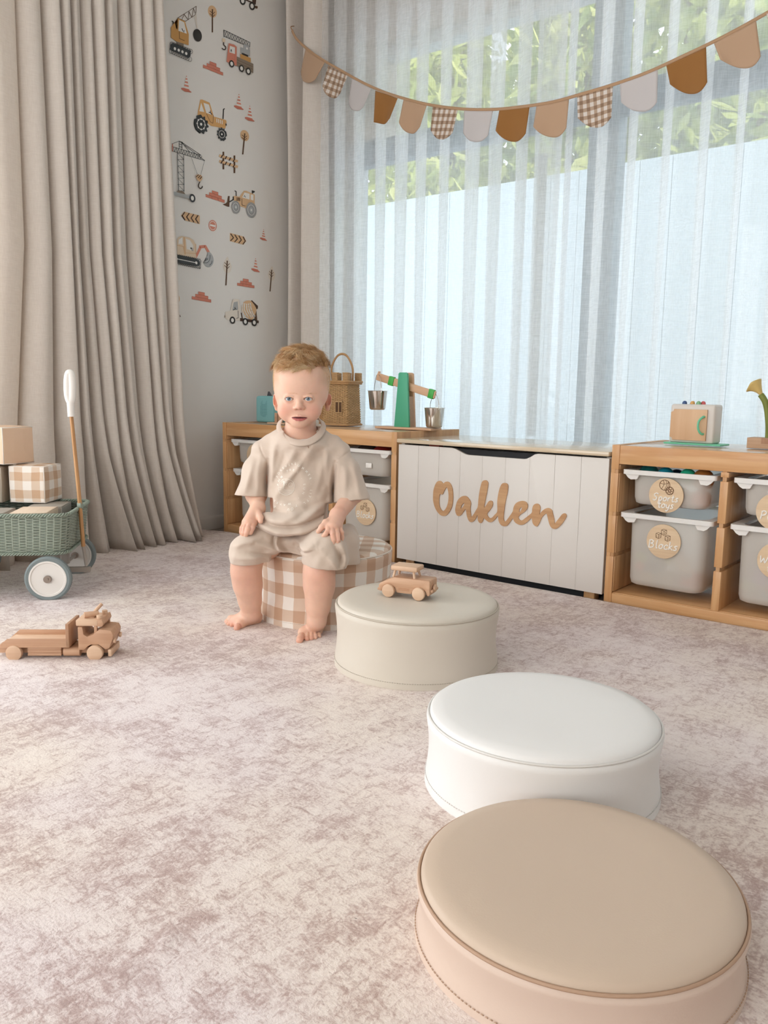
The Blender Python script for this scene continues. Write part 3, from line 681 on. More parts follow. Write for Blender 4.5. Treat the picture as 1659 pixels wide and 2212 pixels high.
blocks(XR+bx[0], YR+.040, zb, [(-.082, .085, (.04, .03, .025), 'a8c84a', .4, 'lime'), (.035-.03, .088, (.022, .022, .022), 'b9d24e', .2, 'small lime'), (.055, .075, (.035, .03, .085), 'f3e6d6', -.6, 'long cream'),
    (-.084, .055, (.03, .03, .03), 'e8703f', .5, 'orange'), (.078, .035, (.05, .04, .05), 'd8532c', .1, 'red orange'), (-.04, .06, (.06, .04, .05), '58707e', .3, 'slate blue'), (.0, .026, (.05, .03, .03), 'd9d2c0', .1, 'pale'), (-.06, .022, (.05, .03, .03), 'e6d2a8', -.2, 'sand coloured')], 'inside the deep bin right of the chest')
blocks(XR+bx[1], YR+.040, zb, [(-.09, .045, (.035, .03, .03), 'cfe0b8', .3, 'pale green'), (-.045, .075, (.07, .03, .05), 'b9a6d8', .2, 'lilac'), (.03, .08, (.06, .03, .05), '7fa6d8', -.2, 'sky blue'), (-.03, .022, (.05, .03, .03), '8fc4d8', .7, 'aqua')], 'inside the bin at the right edge')
fr_ = MB().tube([(-.03, 0, 0), (0, 0, .032), (.03, 0, 0), (0, 0, -.032)], .004, 8, closed=True).build('plastic_diamond', mat('orange_plastic', 'e98a55', .4)); fr_.location = (XR+bx[1]-.01, YR+.036, zb+.045)
tag(fr_, 'orange diamond shaped toy frame in the bin at the right edge', 'toy')
for i, (x, c, lb) in enumerate(((XL+bx[2]+.03, 'a32a22', 'dark red toy bag in the shallow bin beside the child'), (XL+bx[2]-.06, '4a3a32', 'dark brown toy bag in the shallow bin beside the child'))):
    q = MB().sphere((0, 0, 0), (.045, .05, .03), 20).build('toy_bag', mat('bag_%d' % i, c, .8)); q.location = (x, YL+.11, .435); tag(q, lb, 'bag')

# ------------------------------------------------------------------ toy chest
cream = mat('chest_white_paint', 'e1dbd4', .5); blackm = mat('chest_black_and_shade', '17181d', .7)  # black of the plinth, also painted shade in the lid gap
lidm = wood('chest_lid', 'd2bd9f', 'dccab0', 'X', .5, .22, coat=.6)
CX0, CX1, CY, CZ0, CZ1 = -2.0063, -1.1215, 2.5579, .0227, .4837
ch = thing('toy_chest', 'wide white panelled toy chest with a pale wooden lid between the pine frames', 'toy chest', ((CX0+CX1)/2, CY, FZ))
mx_ = -(CX0+CX1)/2
def CP(b, name, m, label=None): b.xf(Matrix.Translation((mx_, -CY, -FZ))); return b.build(name, m, ch, label)
prof = [(CX0, CZ1), (-1.752, CZ1), (-1.735, CZ1-.003), (-1.708, CZ1-.014), (-1.690, CZ1-.0205), (-1.675, CZ1-.0225), (-1.445, CZ1-.0225), (-1.430, CZ1-.0205), (-1.412, CZ1-.012), (-1.398, CZ1-.003), (-1.385, CZ1), (CX1, CZ1)]
def topz(x): return interp(x, [p[0] for p in prof], [p[1] for p in prof])
b = MB(); npl = 9; pw = (CX1-CX0)/npl
MP = Matrix(((1, 0, 0, 0), (0, 0, 1, CY), (0, 1, 0, 0), (0, 0, 0, 1)))
for k in range(npl):
    a, c = CX0+k*pw+(.0005 if k else 0), CX0+(k+1)*pw-(.0005 if k < npl-1 else 0)
    xs = [c]+[p[0] for p in reversed(prof) if a < p[0] < c]+[a]
    poly = [(a, CZ0), (c, CZ0)]+[(x, topz(x)) for x in xs]
    b.prism(poly, MP, .013, bevel=.0004)
CP(b, 'front_panel', cream)
b = MB(); poly = [(CX0+.002, CZ0+.002), (CX1-.002, CZ0+.002)]+[(x, z-.002) for x, z in reversed(prof) if CX0 < x < CX1]
MP2 = MP.copy(); MP2[1][3] = CY+.0012; b.prism(poly, MP2, .009); CP(b, 'front_board', cream)
CP(MB().b2((CX0+.002, CY+.016, CZ0), (CX0+.018, 2.98, .487)), 'side_board', cream); CP(MB().b2((CX1-.016, CY+.016, CZ0), (CX1, 2.98, .487)), 'side_board', cream)
CP(MB().b2((CX0+.002, 2.97, CZ0), (CX1-.002, 2.985, .487)), 'back_board', cream)
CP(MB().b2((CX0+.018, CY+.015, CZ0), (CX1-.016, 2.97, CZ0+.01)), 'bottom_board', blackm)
CP(MB().b2((CX0+.02, CY+.014, .05), (CX1-.02, CY+.018, .482)), 'gap_shade_board', blackm)  # black sheet added so the gap under the lid is painted dark
CP(MB().b2((CX0+.03, CY+.03, FZ), (CX1-.075, CY+.05, CZ0)), 'plinth', blackm)  # dark plinth, its black also standing in for the shadow below the panel
CP(MB().b2((CX1-.075, CY+.02, FZ), (CX1-.035, CY+.06, CZ0), .002), 'foot', pineZ); CP(MB().b2((CX0+.03, CY+.022, FZ), (CX0+.07, CY+.06, CZ0), .002), 'foot', pineZ)
CP(MB().b2((CX0-.003, CY-.012, .4905), (CX1+.003, 2.99, .5065), .004), 'lid', lidm)
q = MB().box((0, 0, 0), (.05, .03, .03), bevel=.004).build('toy_block', mat('block_red_chest', 'b8402a', .5)); q.location = (-1.86, CY+.05, .4725); q.parent = None
tag(q, 'red toy block just visible in the gap under the chest lid', 'toy block')
# name in flat wooden script
OA = (920, 1020, 5.184)
def trace(pts, ox=920, oy=1020, k=5.184, plane=CY-.001): return [(lambda p: (p.x, p.z))(onY(ox+x/k, oy+y/k, plane)) for x, y in pts]
def outline_mesh(b, outer, holes, M, depth, smoothn=5, bevel=.0):
    """filled 2D outline with holes, extruded (curve fill)"""
    cu = bpy.data.curves.new('t', 'CURVE'); cu.dimensions = '2D'; cu.fill_mode = 'BOTH'; cu.extrude = depth/2; cu.bevel_depth = bevel
    for pts in [outer]+holes:
        sp = smooth_path([(x, y, 0) for x, y in pts], smoothn, True) if smoothn else [Vector((x, y, 0)) for x, y in pts]
        s = cu.splines.new('POLY'); s.points.add(len(sp)-1); s.use_cyclic_u = True
        for p, v in zip(s.points, sp): p.co = (v.x, v.y, 0, 1)
    o = bpy.data.objects.new('t', cu); C.objects.link(o); bpy.context.view_layer.update()
    me = bpy.data.meshes.new_from_object(o.evaluated_get(bpy.context.evaluated_depsgraph_get()))
    me.transform(M @ Matrix.Translation((0, 0, depth/2))); b.bm.from_mesh(me)
    bpy.data.objects.remove(o); bpy.data.curves.remove(cu); bpy.data.meshes.remove(me)
    for f in b.bm.faces: f.smooth = False
nm_ = thing('wooden_name_sign', 'flat wooden script letters reading Oaklen on the white chest', 'sign', (0, 0, 0))
signm = wood('name_ply', 'b98a5f', 'cfa478', 'X', 1.0, .55)
MS = Matrix(((1, 0, 0, 0), (0, 0, -1, CY), (0, 1, 0, 0), (0, 0, 0, 1)))
b = MB()
outline_mesh(b, trace([(84, 290), (88, 210), (104, 150), (128, 108), (155, 97), (178, 105), (197, 126), (222, 108), (250, 107), (278, 130), (297, 175), (306, 240), (305, 320), (292, 390), (265, 445), (232, 482), (200, 490), (165, 478), (130, 440), (102, 385), (88, 330)]),
    [trace([(156, 262), (150, 310), (152, 360), (165, 405), (185, 430), (205, 430), (230, 400), (250, 345), (258, 280), (254, 215), (238, 168), (222, 185), (205, 215), (195, 240), (180, 250), (165, 243)])], MS, .004)
b.build('letter_o', signm, nm_)
b = MB()
outer = [(333, 430), (338, 380), (355, 325), (385, 285), (425, 265), (460, 272), (480, 292), (500, 322), (506, 350), (500, 400), (505, 460), (512, 500), (535, 475), (565, 425), (585, 385), (592, 310), (602, 230), (618, 150), (635, 105), (660, 90), (685, 95), (699, 118), (698, 150), (685, 230), (668, 310), (655, 392), (675, 375), (700, 335), (722, 318), (745, 325), (752, 350), (745, 385), (715, 430), (690, 460), (692, 485), (712, 510), (740, 510), (775, 475), (803, 435), (803, 330), (815, 240), (835, 165), (858, 128), (885, 120), (912, 130), (923, 160), (915, 230), (895, 320), (880, 420), (872, 500), (880, 545), (900, 545), (935, 500), (975, 440), (985, 395), (1005, 355), (1040, 330), (1085, 321), (1125, 335), (1142, 370), (1135, 410), (1105, 445), (1060, 475), (1040, 500), (1045, 525), (1075, 540), (1120, 510), (1165, 475), (1190, 450), (1195, 405), (1208, 370), (1235, 352), (1265, 358), (1282, 385), (1280, 430), (1275, 470), (1300, 440), (1340, 408), (1380, 402), (1412, 425), (1425, 470), (1438, 525), (1445, 572), (1470, 545), (1505, 500), (1530, 470), (1555, 460), (1575, 475), (1575, 500), (1550, 545), (1510, 595), (1475, 625), (1440, 635), (1405, 615), (1385, 575), (1370, 520), (1355, 465), (1330, 475), (1300, 510), (1275, 565), (1250, 605), (1225, 600), (1200, 570), (1185, 515), (1150, 545), (1105, 580), (1065, 590), (1020, 575), (990, 545), (978, 515), (950, 550), (915, 595), (880, 605), (845, 590), (820, 550), (808, 490), (780, 525), (745, 555), (710, 558), (675, 535), (650, 515), (640, 545), (622, 568), (600, 562), (585, 530), (580, 480), (560, 520), (535, 550), (505, 558), (480, 535), (462, 485), (450, 415), (425, 440), (400, 475), (375, 490), (350, 480)]
outline_mesh(b, trace(outer), [trace([(395, 405), (400, 375), (415, 355), (435, 345), (430, 370), (412, 395)]), trace([(1048, 445), (1050, 415), (1065, 397), (1080, 395), (1075, 415), (1060, 440)])], MS, .004, 4)
b.build('joined_letters', signm, nm_)
# ================================================================== stepping cushions
def cushion(name_lab, x, y, r, h, m_top, m_side, m_pipe, seed, mtype=None, uvs=False, dimple=.004, grp='round stepping cushions'):
    t = thing('round_cushion', name_lab, 'floor cushion', (x, y, 0), group=grp); rnd = random.Random(seed)
    wv = [(rnd.uniform(0, 6.28), rnd.uniform(.4, 1)) for _ in range(6)]
    def fn(rr, a, z):
        k = 1+dimple*sum(q*math.sin((i+2)*a+p+z*30*(i % 3-1)) for i, (p, q) in enumerate(wv))*.5*math.sin(PI*min(1, max(0, z/h)))
        return Vector((rr*k*math.cos(a), rr*k*math.sin(a), z))
    def prof(z0, z1, n=14):
        o = []
        for i in range(n+1):
            s = i/n; z = I(z0, z1, s); o.append((r*(1.008-.028*math.sin(PI*s)**1.2+.004*(1-s)), z))
        return o
    st = .018 if h > .1 else .014
    side = [(r*.99, .0), (r*1.012, .003)]+prof(.006, h-.007)+[(r*.985, h-.002)]
    b = MB().lathe(side, 96, fn=fn)
    if uvs: b.setuv(lambda c, n, f: ((math.atan2(c.y, c.x) if not (f.x < 0 and abs(f.y) < r*.08) else (math.atan2(c.y, c.x) % (2*PI)-PI*0))*r, c.z+.012))
    sd = b.build('side_cover', m_side, t, sharp=None)
    top = [(r*.985, h-.004), (r*.975, h+.004), (r*.95, h+.0085), (r*.85, h+.0115), (r*.6, h+.012), (r*.3, h+.0112), (0, h+.011)]
    b = MB().lathe(top, 96)
    if uvs: b.setuv(lambda c, n, f: (c.x*.8+c.y*.6, -c.x*.6+c.y*.8))
    b.build('top_cover', m_top, t, sharp=None)
    b = MB().tube([(r*.992*math.cos(a*PI/48), r*.992*math.sin(a*PI/48), h-.001) for a in range(96)], .0022, 6, closed=True); b.build('piping', m_pipe, t, sharp=None)
    b = MB(); nst = 220
    for k in range(nst):
        a0, a1 = 2*PI*k/nst, 2*PI*(k+.6)/nst; rr = r*1.0095
        b.tube([(rr*math.cos(a), rr*math.sin(a), st+.002) for a in (a0, a1)], .0008, 4)
    b.build('stitching', m_pipe, t, sharp=None)
    return t
def leather(name, c): return mat(name, c, .48, var=.03, vscale=6, bmp=.12, bscale=420, spec=.35)
greige, whitel2, tanl = leather('greige_leather', 'd3cabc'), leather('white_leather', 'e8e6e3'), leather('tan_leather', 'c9b4a0')
greige_s, tan_s = leather('greige_leather_side', 'd3cabc'), leather('pink_tan_leather_side', 'd6c0b0')
ging = gingham('gingham_leather', .0745, 'efe8df', 'd8bfaa', 'c39f84', .5)
cushion('tall round cushion in beige gingham check, the child sits on it', -1.705, 1.817, .205, .212, ging, ging, mat('pipe_cream', 'e8ddd0', .6), 1, uvs=True)
cushion('round greige cushion with a wooden toy car on top', -1.207, 1.626, .207, .163, greige, greige_s, mat('pipe_greige', 'bfb5a6', .6), 2, dimple=.008)
cushion('round white cushion between the greige and the tan one', -.645, 1.250, .204, .132, whitel2, whitel2, mat('pipe_white', 'dcd9d4', .6), 3, dimple=.006)
cushion('low round tan cushion nearest the camera', -.408, .905, .203, .082, tanl, tan_s, mat('pipe_tan', 'b3937a', .6), 4)

# ================================================================== beech toys
beech = wood('beech', 'bb9071', 'cda586', 'X', 1.4, .55); beechL = wood('beech_light', 'cba587', 'dcbb9d', 'X', 1.2, .55); beechZ = wood('beech_dark', 'a47a5c', 'ba9274', 'Z', 1.3, .6)
def wheel(root, x, y, z, r, w_, nm='wheel', m=None):
    b = MB().cyl((x, y-w_/2, z), (x, y+w_/2, z), r, seg=32, bevel=r*.14); return b.build(nm, m or beechL, root)
def toy_car():
    a = onZ(838, 1289, .176); c = onZ(903, 1297, .176); d = (c-a); ang = math.atan2(d.y, d.x); base = d.length
    t = thing('toy_car', 'small plain wooden toy car on the greige cushion', 'toy car', (0, 0, 0), ang)
    W2 = .027; ctr = (a+c)/2; side = Vector((-math.sin(ang), math.cos(ang), 0)); loc = ctr+side*(W2+.006); t.location = (loc.x, loc.y, .175)
    wr = base*.205; L2 = base*.86
    # body profile (x along, z up); left is the bonnet
    zb = wr*.75; zt = wr*3.1
    pr = [(-L2*.98, zb), (L2*.95, zb), (L2*.98, zb+.004), (L2*.98, zt-.003), (L2*.94, zt), (-L2*.38, zt), (-L2*.62, zt-.008), (-L2*.95, zt-.019), (-L2*1.0, zt-.026)]
    def arch(cx): return [(cx+wr*1.22*math.cos(a_*PI/8), zb+max(0, wr*1.22*math.sin(a_*PI/8)-.001)) for a_ in range(0, 9)]
    low = [(-L2*.98, zb)]+[p for p in reversed(arch(-base/2))]+[p for p in reversed(arch(base/2))]+[(L2*.95, zb)]
    M = Matrix(((1, 0, 0, 0), (0, 0, 1, -W2), (0, 1, 0, 0), (0, 0, 0, 1)))
    MB().prism(low+pr[2:], M, 2*W2, bevel=.0025).build('body', beech, t)
    b = MB()
    for z in (zb+.0085, zb+.0125): b.box((0, -W2-.0004, z), (L2*.42, .0012, .0018))
    b.build('side_stripe', mat('groove', 'b98a68', .7), t)
    MB().box((-L2*.03, 0, zt+.0235), (L2*1.02, 2*W2*.98, .013), bevel=.004).build('roof', beechL, t)
    for sx in (-L2*.40, L2*.30):
        for sy in (-1, 1):
            MB().cyl((sx-(L2*.06 if sx < 0 else -L2*.06), sy*W2*.72, zt-.001), (sx+L2*.0, sy*W2*.6, zt+.018), .0032, seg=12).build('roof_post', beechL, t)
    for sx in (-base/2, base/2):
        for sy in (-1, 1): wheel(t, sx, sy*(W2+.003), wr, wr, .011)
        MB().cyl((sx, -W2, wr), (sx, W2, wr), .003, seg=10).build('axle', beechZ, t)
    MB().box((L2*1.02, 0, zb+.012), (.006, 2*W2*.8, .006), bevel=.001).build('bumper', beech, t)
    MB().cyl((L2*1.0, 0, zb+.017), (L2*1.09, 0, zb+.017), .009, seg=20, bevel=.001).build('spare_wheel', beechL, t)
    MB().box((-L2*1.02, 0, zb+.004), (.005, 2*W2*.9, .006), bevel=.001).build('bumper', beech, t)
toy_car()
def toy_truck():
    a = onZ(30, 1428); c = onZ(205, 1428); d = c-a; ang = math.atan2(d.y, d.x); base = d.length   # .2025
    t = thing('toy_truck', 'wooden flatbed recovery toy truck on the rug at the left', 'toy truck', (0, 0, 0), ang)
    W2 = .038; side = Vector((-math.sin(ang), math.cos(ang), 0)); ctr = (a+c)/2+side*(W2+.008); t.location = (ctr.x, ctr.y, 0)
    k = base/175.0          # metres per photo pixel at the near side
    X = lambda px: (px-117.5)*k
    Z = lambda py: (1428-py)*k
    wr = 17.5*k
    M = lambda y: Matrix(((1, 0, 0, 0), (0, 0, 1, y), (0, 1, 0, 0), (0, 0, 0, 1)))
    MB().b2((X(-16), -W2*.62, Z(1416)), (X(232), W2*.62, Z(1402)), .002).build('chassis', beech, t)
    # flat bed with slanted tail, low walls
    bed = [(X(-5), Z(1398)), (X(149), Z(1398)), (X(149), Z(1379)), (X(16), Z(1379))]
    for sy in (-1, 1): MB().prism(bed, M(sy*(W2+.006)-.005*(sy > 0)-.000), .005, bevel=.0006).build('side_board', beech, t)
    MB().prism([(X(-5), Z(1398)), (X(149), Z(1398)), (X(149), Z(1390)), (X(8), Z(1390))], M(-W2-.001), 2*W2+.002).build('bed', beechL, t)
    MB().b2((X(143), -W2-.006, Z(1398)), (X(150), W2+.006, Z(1345)), .001).build('headboard', beechZ, t)
    b = MB()
    for i in range(3): b.b2((X(57), -W2*.96, Z(1419-i*7)), (X(130), W2*.96, Z(1413-i*7)), .0012)
    b.b2((X(58), -W2*.92, Z(1419)), (X(129), W2*.92, Z(1399))); b.build('tool_box', beech, t)
    for sy in (-1, 1): MB().cyl((X(134), sy*W2*.72, Z(1411)), (X(170), sy*W2*.72, Z(1411)), 10*k, seg=24, bevel=.001).build('fuel_tank', beech, t)
    # cab: rear wall, bonnet, roof on posts
    def arch(cx, r): return [(cx+r*math.cos(i*PI/8), Z(1403)+r*math.sin(i*PI/8)-.000) for i in range(9)]
    cab = [(X(168), Z(1405)), (X(180), Z(1405))]+[(X(187), Z(1398)), (X(195), Z(1393)), (X(212), Z(1393)), (X(220), Z(1399)), (X(226), Z(1404)), (X(235), Z(1401)), (X(243), Z(1380)), (X(244), Z(1370)), (X(240), Z(1361)), (X(215), Z(1358)), (X(200), Z(1370)), (X(188), Z(1375)), (X(180), Z(1370)), (X(178), Z(1353)), (X(168), Z(1353))]
    MB().prism(cab, M(-W2), 2*W2, bevel=.0012).build('cab', beech, t)
    MB().b2((X(164), -W2, Z(1351)), (X(214), W2, Z(1337)), .003).build('roof', beechL, t)
    for sx, sy in ((X(205), -1), (X(219), 1), (X(205), 1)): MB().b2((sx-.0035, sy*W2*.75-.0035, Z(1371)), (sx+.0035, sy*W2*.75+.0035, Z(1350))).build('roof_post', beech, t)
    b = MB(); b.prism([(X(210), Z(1352)), (X(221), Z(1352)), (X(224), Z(1346)), (X(221), Z(1336)), (X(210), Z(1337))], M(-W2), 2*W2, bevel=.001); b.build('visor', beech, t)
    for sy in (-.7, .55): MB().cyl((X(213), sy*W2, Z(1337)), (X(213), sy*W2, Z(1328)), 6*k, seg=20, bevel=.001).build('roof_lamp', beechL, t)
    MB().cyl((X(178), -W2*.5, Z(1330)), (X(206), -W2*.1, Z(1330)), 6.5*k, seg=20, bevel=.001).build('horn', beech, t)
    MB().cyl((X(196), 0, Z(1327)), (X(210), W2*.3, Z(1311)), 4*k, seg=14, bevel=.001).build('beacon_arm', beechL, t)
    MB().b2((X(178), -W2*.5, Z(1338)), (X(200), W2*.2, Z(1334)), .001).build('horn_base', beechZ, t)
    MB().b2((X(232), -W2*1.02, Z(1420)), (X(240), W2*1.02, Z(1404)), .002).build('bumper', beechL, t)
    for sy in (-.7, .7):
        MB().cyl((X(242), sy*W2, Z(1386)), (X(247), sy*W2, Z(1386)), 6*k, seg=16, bevel=.0008).build('headlamp', beechL, t)
    for sx in (30, 205):
        for sy in (-1, 1): wheel(t, X(sx), sy*(W2+.002), wr, wr, .016)
        MB().cyl((X(sx), -W2, wr), (X(sx), W2, wr), .003, seg=10).build('axle', beechZ, t)
toy_truck()

# ================================================================== on the left frame
TZ = SHH+.0005
# music box
p = onY(577, 905, 2.735); t = thing('music_box', 'teal cube music box with a cat shaped field of dots, left of the child', 'music box', (p.x-.028, 2.79, TZ), .12)
teal = mat('teal_felt', '7fb3b4', .8, bmp=.1, bscale=500)
MB().box((0, 0, .064), (.112, .108, .128), bevel=.012, seg=4).build('cube_body', teal, t)
b = MB(); darkt = mat('speaker_hole', '3f6f74', .9)
rows = [(17, (4, 20)), (16, (2, 4, 18, 20)), (15, (0, 2, 4, 16, 18, 20))]+[(z, tuple(range(-2 if z < 13 else 0, 22, 2))) for z in range(14, 4, -1)]+[(4, tuple(range(1, 19, 2))), (3, tuple(range(5, 16, 2)))]
for z, xs in rows:
    for xx in xs: b.cyl(((xx-10)*.0018-.002, -.0535, .012+z*.0054), ((xx-10)*.0018-.002, -.0546, .012+z*.0054), .0011, seg=6)
b.build('speaker_dots', darkt, t, sharp=None)
for s in (-1, 1):
    b = MB(); b.prism([(-.014, 0), (.014, 0), (s*.007, .024)], Matrix(((1, 0, 0, s*.022+.012), (0, 0, 1, -.006), (0, 1, 0, .127), (0, 0, 0, 1))), .012, bevel=.002); b.build('ear', mat('dark_ear', '4b464a', .6), t)
# small wooden stand
p = onY(598, 918, 2.66); t = thing('wooden_stand', 'small beech stand with two upright slats beside the music box', 'wooden toy', (p.x, 2.67, TZ), .05)
MB().b2((-.055, -.02, 0), (.055, .02, .007), .001).build('base', beechL, t)
for dx in (-.012, .013): MB().b2((dx-.0075, -.006, .007), (dx+.0075, .006, .052), .001).build('slat', beech, t)
# wicker castle basket
rattan = mat('rattan', 'c9a374', .6, var=.25, vscale=60); rattan2 = mat('rattan_rim', 'b98f60', .6, var=.2, vscale=60)
def weave_wall(b, path, z0, z1, nrow, rs, rstake, amp, stake_every, closed=True, widen=None, mi=0):
    """woven wall: rows of strands going in and out around stakes; path is a list of 2D points (closed)"""
    P = [Vector((x, y, 0)) for x, y in path]; n = len(P); L_ = [0]
    for i in range(n if closed else n-1): L_.append(L_[-1]+(P[(i+1) % n]-P[i]).length)
    tot = L_[-1]; ns = max(4, round(tot/stake_every)); ns += (ns % 2 == 0)
    def at(s):
        s = s % tot if closed else min(max(s, 0), tot-1e-6)
        for i in range(len(L_)-1):
            if s <= L_[i+1]+1e-9:
                a, c = P[i], P[(i+1) % n]; t = (s-L_[i])/max(1e-9, L_[i+1]-L_[i]); d = (c-a).normalized(); return a+(c-a)*t, Vector((d.y, -d.x, 0))
    wd = widen or (lambda q: 1)
    ctr = sum(P, Vector())/n
    m = ns*4
    for r in range(nrow):
        q = (r+.5)/nrow; z = I(z0, z1, q); pts = []
        for i in range(m if closed else m+1):
            p, nn = at(tot*i/m); ph = PI*i/4+PI*(r % 2)
            p2 = ctr+(p-ctr)*wd(q); pts.append(p2+nn*amp*math.sin(ph+.001)+Vector((0, 0, z)))
        b.tube(pts, rs, 4, mi, closed=closed, cap=False)
    for i in range(ns if closed else ns+1):
        p, nn = at(tot*i/ns)
        b.tube([ctr+(p-ctr)*wd(q)+Vector((0, 0, I(z0, z1, q))) for q in (0, .25, .5, .75, 1)], rstake, 5, mi)
def rrp(hx, hy, r, n=4): return rrect(hx, hy, r, n)
p = onY(738, 917, 2.77); t = CT = thing('wicker_castle_basket', 'small rattan castle basket with battlements and a hoop handle behind the child', 'basket', (p.x-.055, 2.83, TZ), .15)
b = MB(); weave_wall(b, rrp(.062, .055, .012), .006, .150, 34, .0021, .0016, .0016, .012, widen=lambda q: 1-.10*q)
b.box((0, 0, .078), (.1, .088, .14)); b.build('wall', rattan, t, sharp=None)
b = MB()
for z, f in ((.004, 1.02), (.152, 1.02), (.158, 1.06)): b.tube([(x*f*(1 if z < .1 else .97), y*f*(1 if z < .1 else .97), z) for x, y in rrp(.064, .057, .012)], .004, 6, closed=True)
b.build('rim', rattan2, t, sharp=None)
for dx, dy in ((-.048, -.045), (0, -.045), (.050, -.045), (-.048, .045), (.0, .045), (.050, .045)):
    b = MB(); weave_wall(b, [(dx+x, dy+y) for x, y in rrp(.0125, .0085, .004, 2)], .160, .190, 8, .0020, .0014, .0008, .008); b.box((dx, dy, .174), (.02, .012, .028)); b.build('battlement', rattan, t, sharp=None)
MB().tube(smooth_path([(-.045, 0, .16), (-.05, 0, .21), (-.02, 0, .252), (.02, 0, .252), (.05, 0, .21), (.052, 0, .16)], 6), .0042, 8).build('handle', rattan2, t, sharp=None)
b = MB(); b.b2((.008, -.0575, .048), (.040, -.055, .086)); w_ = b.build('window', mat('castle_window_dark', '5c4028', .8), t)
b = MB()
for a_, c_ in (((.006, -.059, .046), (.042, -.0565, .049)), ((.006, -.059, .085), (.042, -.0565, .088)), ((.006, -.059, .046), (.009, -.0565, .088)), ((.039, -.059, .046), (.042, -.0565, .088)), ((.0225, -.059, .046), (.0255, -.0565, .088))): b.b2(a_, c_)
b.build('window_bars', rattan, w_)
b = MB(); weave_wall(b, [(x-.065, y-.012) for x, y in rrp(.012, .04, .005, 2)], .004, .075, 16, .0021, .0016, .0012, .012); b.box((-.065, -.012, .04), (.02, .074, .07)); b.build('side_tower', rattan2, t, sharp=None)
CT.scale = (1.14, 1.14, 1.27)
# balance
gr1, gr2 = mat('jade_green', '4fae88', .5), mat('clip_green', '3fae45', .45); plyl = wood('ply_pale', 'cfa27d', 'dbb391', 'X', .8, .5); plye = mat('ply_edge', 'b8977a', .6, var=.2, vscale=60, stretch=(30, 1, 1))
steel, nt, pb = newmat('steel'); pb.inputs['Metallic'].default_value = 1; pb.inputs['Roughness'].default_value = .12; pb.inputs['Base Color'].default_value = (.62, .58, .53, 1)
BY = 2.80
p0 = onY(890, 922, BY); t = thing('balance_scale', 'green wooden balance scale toy with two steel buckets', 'balance scale', (p0.x-.012, BY, TZ), .10)
kk = FPX/((Vector((p0.x, BY, 0))).dot(FH))     # px per metre there
u = 1/kk
MB().b2((-76*u, -.045, 0), (66*u, .045, .010), .002).build('base', plyl, t)
Q1, Q2 = .236, .241
for y0_, nm_c in ((-.030, gr1), (.016, plyl)):
    b = MB(); b.prism([(-40*u, .010), (-3*u+1*u, .010), (-9*u, Q1), (-13*u, Q2), (-28*u, Q2), (-31*u, Q1)], Matrix(((1, 0, 0, .018), (0, 0, 1, y0_), (0, 1, 0, 0), (0, 0, 0, 1))), .012, bevel=.0015)
    b.build('pillar_board', [nm_c], t)
b = MB(); b.prism([(-39*u, .010), (-2*u, .010), (-7*u, .140), (-34*u, .140)], Matrix(((1, 0, 0, .018), (0, 0, 1, -.0185), (0, 1, 0, 0), (0, 0, 0, 1))), .0345); b.build('pillar_core', plye, t)
th = math.radians(14.5); px_, pz_ = -21*u+.018, .186
def bp(s, dz=0, dy=0): return Vector((px_+s*math.cos(th)+dz*math.sin(th), dy, pz_-s*math.sin(th)+dz*math.cos(th)))
RB = Matrix.Rotation(th, 3, 'Y')
b = MB(); LH = 77*u; b.box(bp(0, 0, -.002), (2*LH, .010, .033), RB, bevel=.004); arm = b.build('beam', plyl, t)
for s in (-.48*LH, .87*LH): MB().box(bp(s, 0, -.002), (.026, .017, .039), RB, bevel=.002).build('clip', gr2, t)
for s, nm_ in ((-LH*.98, 'left'), (LH*.97, 'right')):
    e_ = bp(s, .010 if s < 0 else .004, -.002)
    r0_ = 22*u; hh = 41*u; top = e_.z-(.072 if s < 0 else .058)
    bk = MB(); bk.lathe([(r0_*.0, -hh), (r0_*.66, -hh), (r0_*.76, -hh+.003), (r0_*.8, -hh+.008), (r0_*.97, -.001), (r0_*1.08, 0), (r0_*1.04, .0012), (r0_*.95, 0), (r0_*.76, -hh+.008), (0, -hh+.004)], 40, Matrix.Translation((e_.x, e_.y, top)))
    q = bk.build('bucket', steel, t, sharp=40)
    hb = MB().tube(smooth_path([(e_.x, e_.y-r0_*.98, top-.006), (e_.x, e_.y-r0_*.92, top+.02), (e_.x, e_.y-r0_*.5, top+(.061 if s < 0 else .049)), (e_.x, e_.y, top+(.072 if s < 0 else .058)), (e_.x, e_.y+r0_*.5, top+(.061 if s < 0 else .049)), (e_.x, e_.y+r0_*.92, top+.02), (e_.x, e_.y+r0_*.98, top-.006)], 5), .0012, 6)
    hb.xf(Matrix.Translation(e_) @ Matrix.Rotation(math.radians(55), 4, 'Z') @ Matrix.Translation(-e_)); hb.build('bail', steel, q)
MB().tube(smooth_path([bp(-LH*.9, .010, -.002), bp(-LH*.98, .020, -.002), bp(-LH*.90, .022, -.006)], 4), .003, 8).build('hook', plyl, t)
